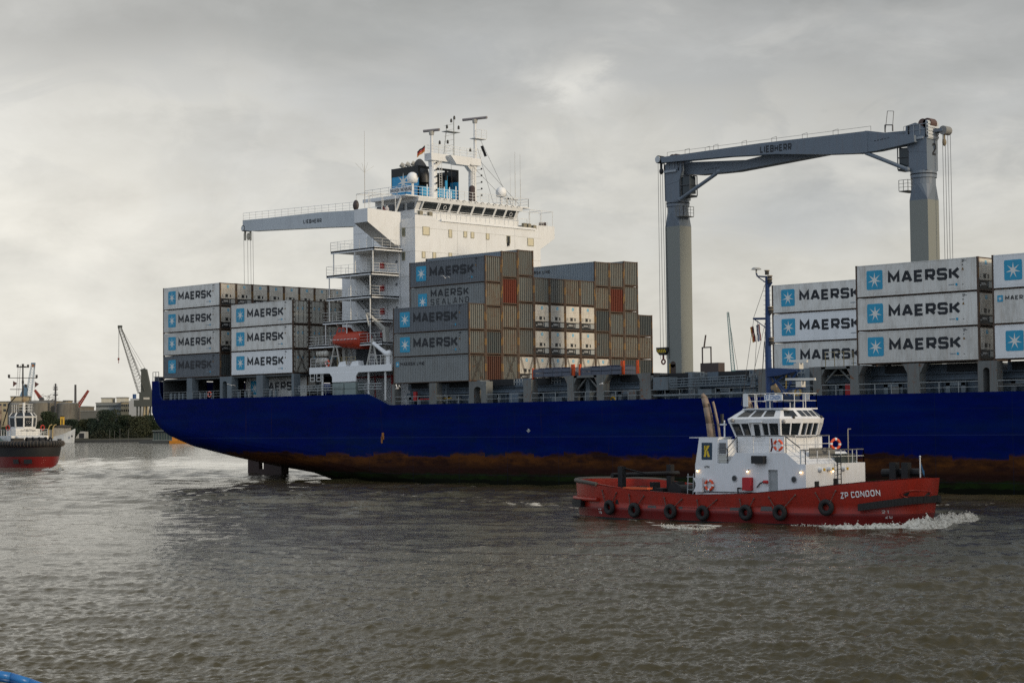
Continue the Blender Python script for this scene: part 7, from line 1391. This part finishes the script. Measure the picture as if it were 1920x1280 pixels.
# ------------------------------------------------------------------ foreground launch rim at the lower left corner
t = thing('deck_hose', 'blue and pale striped rail end poking in at the lower left corner', 'rail', (0, 0, 0)); ORG[t.name] = Vector((0, 0, 0)); mb = MB()
pts = []
for px, py in ((-160, 1238), (-80, 1250), (-20, 1262), (20, 1268), (55, 1279), (100, 1296), (160, 1325)): d = ray(px, py); pts.append(Vector(CAM+d*4.0))
mb.tube(pts, .0095, 12); mb.build('tube', mat('hose_blue', (.02, .13, .36), .35, var=.1), t, True)
mb = MB(); mb.tube([p+Vector((0, 0, .0)) + Vector((.004, -.004, -.008)) for p in pts], .005, 8); mb.build('lower_stripe', mat('hose_dark_blue', (.004, .05, .16), .4), t, True)
# ------------------------------------------------------------------ gulls, people
def gull(px, py, Dd, lab, az_, up=.3):
    p = CAM+ray(px, py)*Dd; t = thing('gull', lab, 'bird', tuple(p), 'gulls flying beside the ship'); ORG[t.name] = Vector((0, 0, 0)); mb = MB()
    prof = [(-.26, .005), (-.2, .04), (-.05, .085), (.08, .08), (.17, .05), (.22, .05), (.26, .02), (.31, .008)]
    rows = [[(x, r_*math.cos(a), r_*.9*math.sin(a)) for a in np.linspace(0, 2*math.pi, 9)] for x, r_ in prof]; mb.grid(rows)
    for s_ in (-1, 1):
        W = [(0.06, .05, .02), (0.09, .32, .02+up*.3), (0.0, .66, .02+up*.18)]; C_ = [(-.10, .05, .02), (-.08, .32, .01+up*.3), (-.04, .66, .01+up*.18)]
        for k in range(2):
            a, b_, c_, d_ = W[k], W[k+1], C_[k+1], C_[k]; mb.hexa([(a[0], s_*a[1], a[2]-.008), (b_[0], s_*b_[1], b_[2]-.008), (c_[0], s_*c_[1], c_[2]-.008), (d_[0], s_*d_[1], d_[2]-.008), (a[0], s_*a[1], a[2]+.008), (b_[0], s_*b_[1], b_[2]+.008), (c_[0], s_*c_[1], c_[2]+.008), (d_[0], s_*d_[1], d_[2]+.008)])
    mb.hexa([(-.24, -.05, -.005), (-.36, -.09, -.005), (-.36, .09, -.005), (-.24, .05, -.005), (-.24, -.05, .01), (-.36, -.09, .01), (-.36, .09, .01), (-.24, .05, .01)]); mb.build('body', mat('gull_white', (.5, .5, .5), .7), t)
    t.rotation_euler = (.2, -.1, az_); t.scale = (.7, .7, .7)
gull(433, 722, 196, 'white gull gliding past the arched pedestal near the stern', 2.6); gull(1128, 719.5, 170, 'white gull in front of the grey deck posts at mid ship', .3); gull(745, 728, 178, 'white gull with raised wings just under the bottom grey container', 1.5, 1.6); gull(835, 521, 180, 'gull against the side of the top grey container', 2.2, .8)
# crew on the bridge wing
def person(pos, az_, lab, shirt, hair, h=1.75):
    t = thing('person', lab, 'person', pos, 'crew on the bridge wing'); ORG[t.name] = Vector((0, 0, 0)); me = bpy.data.meshes.new('body')
    V = [(0, 0, .95), (0, 0, 1.2), (0, 0, 1.42), (0, 0, 1.52), (.02, 0, 1.63), (.02, 0, 1.70), (0, .10, .9), (0, .11, .48), (0, .12, .06), (.12, .12, .03), (0, -.10, .9), (0, -.11, .48), (0, -.12, .06), (.12, -.12, .03), (0, .2, 1.38), (.02, .27, 1.12), (.24, .22, 1.12), (.32, .2, 1.13), (0, -.2, 1.38), (.02, -.27, 1.12), (.24, -.22, 1.12), (.32, -.2, 1.13)]
    E = [(0, 1), (1, 2), (2, 3), (3, 4), (4, 5), (0, 6), (6, 7), (7, 8), (8, 9), (0, 10), (10, 11), (11, 12), (12, 13), (2, 14), (14, 15), (15, 16), (16, 17), (2, 18), (18, 19), (19, 20), (20, 21)]
    me.from_pydata(V, E, []); o = bpy.data.objects.new('body', me); sc.collection.objects.link(o); o.parent = t
    md = o.modifiers.new('skin', 'SKIN'); sb = o.modifiers.new('sub', 'SUBSURF'); sb.levels = sb.render_levels = 1
    R_ = [.15, .15, .16, .06, .095, .08, .09, .065, .05, .04, .09, .065, .05, .04, .075, .05, .04, .035, .075, .05, .04, .035]
    for v, r_ in zip(me.skin_vertices[0].data, R_): v.radius = (r_, r_)
    me.skin_vertices[0].data[0].use_root = True; me.materials.append(shirt)
    mb = MB(); mb.ball((.01, 0, 1.70), .105, .1, .09, 12, 8); mb.build('hair', hair, t, True)
    t.rotation_euler = (0, 0, az_)
q = PX(725, 391, -161.2); person((-161.2, float(q[1]), 29.62), -1.2, 'person in a white shirt with dark hair standing at the bridge wing', mat('shirt_white', (.55, .5, .47), .8), black)
q = PX(719, 392, -161.4); person((-161.4, float(q[1]), 29.5), -1.4, 'person in dark reddish clothing beside the white-shirted one on the bridge wing', mat('shirt_maroon', (.10, .03, .03), .8), black)
# ------------------------------------------------------------------ water
def water_mesh():
    th = np.concatenate([np.radians(np.linspace(-180, -22, 60)[:-1]), np.radians(np.linspace(-22, 22, 1150)), np.radians(np.linspace(22, 180, 60)[1:])])
    r = [1.5]
    for _ in range(40): r.append(r[-1]*1.09)
    r = [x for x in r if x < 36]; q = np.linspace(1/36, 1/1400, 900)**1.0; r = np.array(r+list((1/q))+list(np.geomspace(1450, 9000, 25)))
    TH, RR = np.meshgrid(th, r); X = RR*(np.sin(TH)*R2[0]+np.cos(TH)*F2[0]); Y = RR*(np.sin(TH)*R2[1]+np.cos(TH)*F2[1])
    rr = np.random.RandomState(11); Z = np.zeros_like(X); fine = (np.abs(TH) < math.radians(23)); sp = np.gradient(r)[:, None]*np.ones_like(TH)
    W0 = math.radians(122); slope = 0
    mod = .75+.5*np.sin(X*.031+1.3*np.sin(Y*.017)+.5)*np.sin(Y*.041+1.1*np.sin(X*.023))
    for i in range(120):
        lam = .15*(66 ** (i/119.)); k = 2*math.pi/lam; a = W0+rr.normal()*(.8 if lam < .8 else .5); s_ = .074 if lam < .7 else (.034 if lam < 1.8 else (.023 if lam < 4 else .017*(1+1.1*np.clip((RR-90)/160, 0, 1.6)))); A = s_*lam/(2*math.pi)*(.7+.6*rr.rand())
        kx, ky = k*math.cos(a), k*math.sin(a); att = np.clip((lam/np.maximum(sp*1.1, .02)-1.0)/2.0, 0, 1)
        if lam < 8: att = att*fine
        ph = kx*X+ky*Y+rr.rand()*6.283; ph = ph+.6*np.sin(ph*.31+i)
        sn = np.sin(ph); Z += att*A*mod*(sn+.25*(sn*sn-.5)*(1 if lam > .8 else 0))
    def seg(px0, py0, px1, py1):
        d = ray(px0, py0); a = CAM+d*(-CAM[2]/d[2]); d = ray(px1, py1); b = CAM+d*(-CAM[2]/d[2]); return a[:2], b[:2]
    F = np.zeros_like(X)
    def line(a, b, w_, s_):
        nonlocal F
        a = np.array(a); b = np.array(b); ab = b-a; t_ = np.clip(((X-a[0])*ab[0]+(Y-a[1])*ab[1])/(ab@ab), 0, 1); dd = np.hypot(X-a[0]-t_*ab[0], Y-a[1]-t_*ab[1]); F = np.maximum(F, s_*np.exp(-(dd/w_)**2))
    line(*seg(1225, 983, 1345, 986), .35, .85); line(*seg(1100, 962, 1225, 981), .22, .7); line(*seg(1070, 952, 960, 942), .8, .62); line(*seg(960, 946, 840, 936), .5, .5); line(*seg(1480, 984, 1700, 990), .5, .7)
    line(*seg(1760, 945, 1860, 943), .5, .55); line(*seg(1300, 986, 1480, 987), .3, .5)
    line(*seg(700, 925, 1050, 945), .7, .42); line(*seg(620, 905, 900, 912), .5, .4); line(*seg(115, 876, 160, 880), 1.2, .7); line(*seg(0, 884, 110, 881), .8, .55)
    F0 = F; F = np.zeros_like(X); line(*seg(120, 868, 500, 871), 26, 1.0); line(*seg(300, 873, 600, 880), 9, .8); CH_ = F; F = F0
    me = bpy.data.meshes.new('water'); R_, C_ = X.shape; co = np.stack([X, Y, Z], -1).reshape(-1, 3).astype(np.float32)
    idx = np.arange(R_*C_).reshape(R_, C_); f = np.stack([idx[:-1, :-1], idx[:-1, 1:], idx[1:, 1:], idx[1:, :-1]], -1).reshape(-1, 4).astype(np.int32)
    me.vertices.add(len(co)); me.vertices.foreach_set('co', co.ravel()); me.loops.add(f.size); me.loops.foreach_set('vertex_index', f.ravel()); me.polygons.add(len(f)); me.polygons.foreach_set('loop_start', np.arange(0, f.size, 4, dtype=np.int32)); me.polygons.foreach_set('loop_total', np.full(len(f), 4, np.int32))
    me.update(calc_edges=True); me.shade_smooth(); at = me.attributes.new('foam', 'FLOAT', 'POINT'); at.data.foreach_set('value', F.reshape(-1).astype(np.float32)); at = me.attributes.new('churn', 'FLOAT', 'POINT'); at.data.foreach_set('value', CH_.reshape(-1).astype(np.float32))
    o = bpy.data.objects.new('water', me); sc.collection.objects.link(o); o['kind'] = 'structure'; return o
wo = water_mesh()
M = bpy.data.materials.new('river_water'); M.use_nodes = True; g = NG(M.node_tree); b = M.node_tree.nodes['Principled BSDF']
geo = g.n('ShaderNodeNewGeometry').outputs['Position']; cd = g.n('ShaderNodeCameraData').outputs['View Distance']
fo = g.n('ShaderNodeAttribute', attribute_name='foam').outputs['Fac']
fn = g.m('ADD', g.m('MULTIPLY', g.noise(g.vmul(geo, (1.6, 1.6, 1.6)), 1.0, 8, .75, .6), .6), g.m('MULTIPLY', g.noise(g.vmul(geo, (.35, .35, .35)), 1.0, 4, .6), .4))
fm = g.ramp(g.m('ADD', fn, g.m('MULTIPLY', fo, .34)), [(.66, 0.0), (.76, 1.0)])
mud = g.noise(g.vmul(geo, (.02, .02, .02)), 1.0, 4, .6)
c = g.mix(g.ramp(mud, [(.35, 0.0), (.65, 1.0)]), (.034, .029, .013), (.047, .040, .019)); ch_ = g.n('ShaderNodeAttribute', attribute_name='churn').outputs['Fac']; c = g.mix(g.m('MULTIPLY', ch_, g.ramp(g.noise(g.vmul(geo, (.05, .16, .1)), 1.0, 6, .7, .4), [(.34, .15), (.52, 1.0)])), c, (.70, .67, .59)); c = g.mix(fm, c, (.62, .58, .50)); g.L.new(c, b.inputs['Base Color'])
g.L.new(g.m('MULTIPLY_ADD', fm, .5, .06), b.inputs['Roughness']); b.inputs['IOR'].default_value = 1.333; b.inputs['Specular IOR Level'].default_value = .38; b.inputs['Specular Tint'].default_value = (1, .97, .88, 1)
bn = g.n('ShaderNodeBump'); bn.inputs['Strength'].default_value = 1.0; bn.inputs['Distance'].default_value = .07
h1 = g.noise(g.vmul(geo, (5.0, 5.0, 5.0)), 1.0, 4, .6, .4); h2 = g.noise(g.vmul(geo, (1.3, 1.3, 1.3)), 1.0, 3, .55, .4); h3 = g.noise(g.vmul(geo, (.35, .35, .35)), 1.0, 3, .55, .3)
h4 = g.noise(g.vmul(geo, (.09, .09, .09)), 1.0, 4, .7, .5); farf = g.m('DIVIDE', cd, 100.0); hh = g.m('ADD', g.m('ADD', g.m('MULTIPLY', h1, .5), g.m('MULTIPLY', h2, g.m('MINIMUM', g.m('MULTIPLY', farf, 1.0), 2.0))), g.m('ADD', g.m('MULTIPLY', h3, g.m('MINIMUM', g.m('MULTIPLY', g.m('MAXIMUM', g.m('SUBTRACT', farf, .8), 0.0), 3.2), 9.0)), g.m('MULTIPLY', h4, g.m('MINIMUM', g.m('MULTIPLY', g.m('MAXIMUM', g.m('SUBTRACT', farf, 1.4), 0.0), 9.0), 34.0))))
g.L.new(hh, bn.inputs['Height']); g.L.new(bn.outputs[0], b.inputs['Normal']); wo.data.materials.append(M)
# breaking bow wave along the red tug and a small one at the left tug
def froth(name, pts, lab, seed, n):
    r = np.random.RandomState(seed); mb = MB(); P = [Vector((a, b_, 0)) for a, b_, _, _ in pts]; t_ = [0]
    for i in range(1, len(pts)): t_.append(t_[-1]+(P[i]-P[i-1]).length)
    L_ = t_[-1]; rows = []; N_ = int(L_/.12)
    for i in range(N_+1):
        s_ = i/N_*L_; x = np.interp(s_, t_, [p[0] for p in pts]); y = np.interp(s_, t_, [p[1] for p in pts]); h = np.interp(s_, t_, [p[2] for p in pts]); w_ = np.interp(s_, t_, [p[3] for p in pts]); x2 = np.interp(s_+.1, t_, [p[0] for p in pts]); y2 = np.interp(s_+.1, t_, [p[1] for p in pts]); x1 = np.interp(s_-.1, t_, [p[0] for p in pts]); y1 = np.interp(s_-.1, t_, [p[1] for p in pts])
        d = np.array([x2-x1, y2-y1]); d /= max(np.linalg.norm(d), 1e-6); nn = np.array([d[1], -d[0]]); row = []
        for j in range(15):
            u = j/14*2-1; lump = .5*math.sin(s_*3.1+u*2)+.35*math.sin(s_*7.7+u*5+1)+.45*math.sin(s_*1.3+2); z = h*max(0, (1-u*u))**1.0*(1+.3*lump+.20*r.normal())-.05
            row.append((x+nn[0]*u*w_, y+nn[1]*u*w_, z))
            if r.rand() < .35 and abs(u) < .9:
                q_ = row[-1]; s1 = .015+.035*r.rand(); mb.ball((q_[0]+r.normal()*.06, q_[1]+r.normal()*.06, q_[2]+abs(r.normal())*.06), s1, s1, s1*.8, 5, 3)
        rows.append(row)
    mb.grid(rows); o = mb.build(name, FM, None); o['kind'] = 'stuff'; o['label'] = lab; o['category'] = 'foam'; return o
FM = bpy.data.materials.new('froth'); FM.use_nodes = True; g = NG(FM.node_tree); b = FM.node_tree.nodes['Principled BSDF']; geo = g.n('ShaderNodeNewGeometry').outputs['Position']
n_ = g.noise(g.vmul(geo, (3.2, 3.2, 3.8)), 1.0, 8, .75); g.L.new(g.mix(g.ramp(n_, [(.36, 0.0), (.50, 1.0)]), (.12, .11, .08), (.66, .62, .53)), b.inputs['Base Color']); b.inputs['Roughness'].default_value = .7
bn = g.n('ShaderNodeBump'); bn.inputs['Distance'].default_value = .1; g.L.new(n_, bn.inputs['Height']); g.L.new(bn.outputs[0], b.inputs['Normal'])
def WZ(px, py): d = ray(px, py); a = CAM+d*(-CAM[2]/d[2]); return float(a[0]), float(a[1])
BW = [(*WZ(1480, 986), .05, .15), (*WZ(1540, 989), .14, .35), (*WZ(1600, 992), .22, .55), (*WZ(1660, 993), .36, .75), (*WZ(1710, 992), .42, .75), (*WZ(1760, 986), .52, .75), (*WZ(1800, 979), .46, .65), (*WZ(1822, 973), .30, .4), (*WZ(1832, 971), .05, .15)]
froth('bow_wave', BW, 'white breaking bow wave at the front of the red tug', 4, 0)
froth('side_wash', [(*WZ(1240, 984), .03, .12), (*WZ(1270, 990), .12, .3), (*WZ(1300, 992), .10, .25), (*WZ(1340, 988), .03, .1)], 'small curl of white water beside the red tug stern quarter', 8, 0)
froth('bow_spray', [(*WZ(80, 881), .1, .4), (*WZ(100, 881), .45, .5), (*WZ(111, 880), .7, .6), (*WZ(117, 881), .15, .3)], 'spray at the bow of the small white tug', 6, 0)

# ------------------------------------------------------------------ building added out of frame at right to keep low sun off the tug
qb = thing('added_shade_building', 'added brick building out of view at the right, shading the tug', 'building', (6, 98, 0))
mb = MB(); mb.box(0, 72, -1, 14, 124, 21.5); mb.build('wall', mat('brick_wall', (.16, .07, .045), .85, var=.25, dirt=.4), qb)
mb = MB(); mb.prism([(-.6, 21.5), (14.6, 21.5), (7, 25)], 'y', 71.5, 124.5); mb.build('roof', mat('slate_roof', (.07, .075, .08), .7), qb)
for k in range(13):
    for j in range(5): mb = MB(); mb.box(-.06, 74+k*3.8, 3+j*3.7, .05, 75.7+k*3.8, 5+j*3.7); mb.build('window', glass, qb)
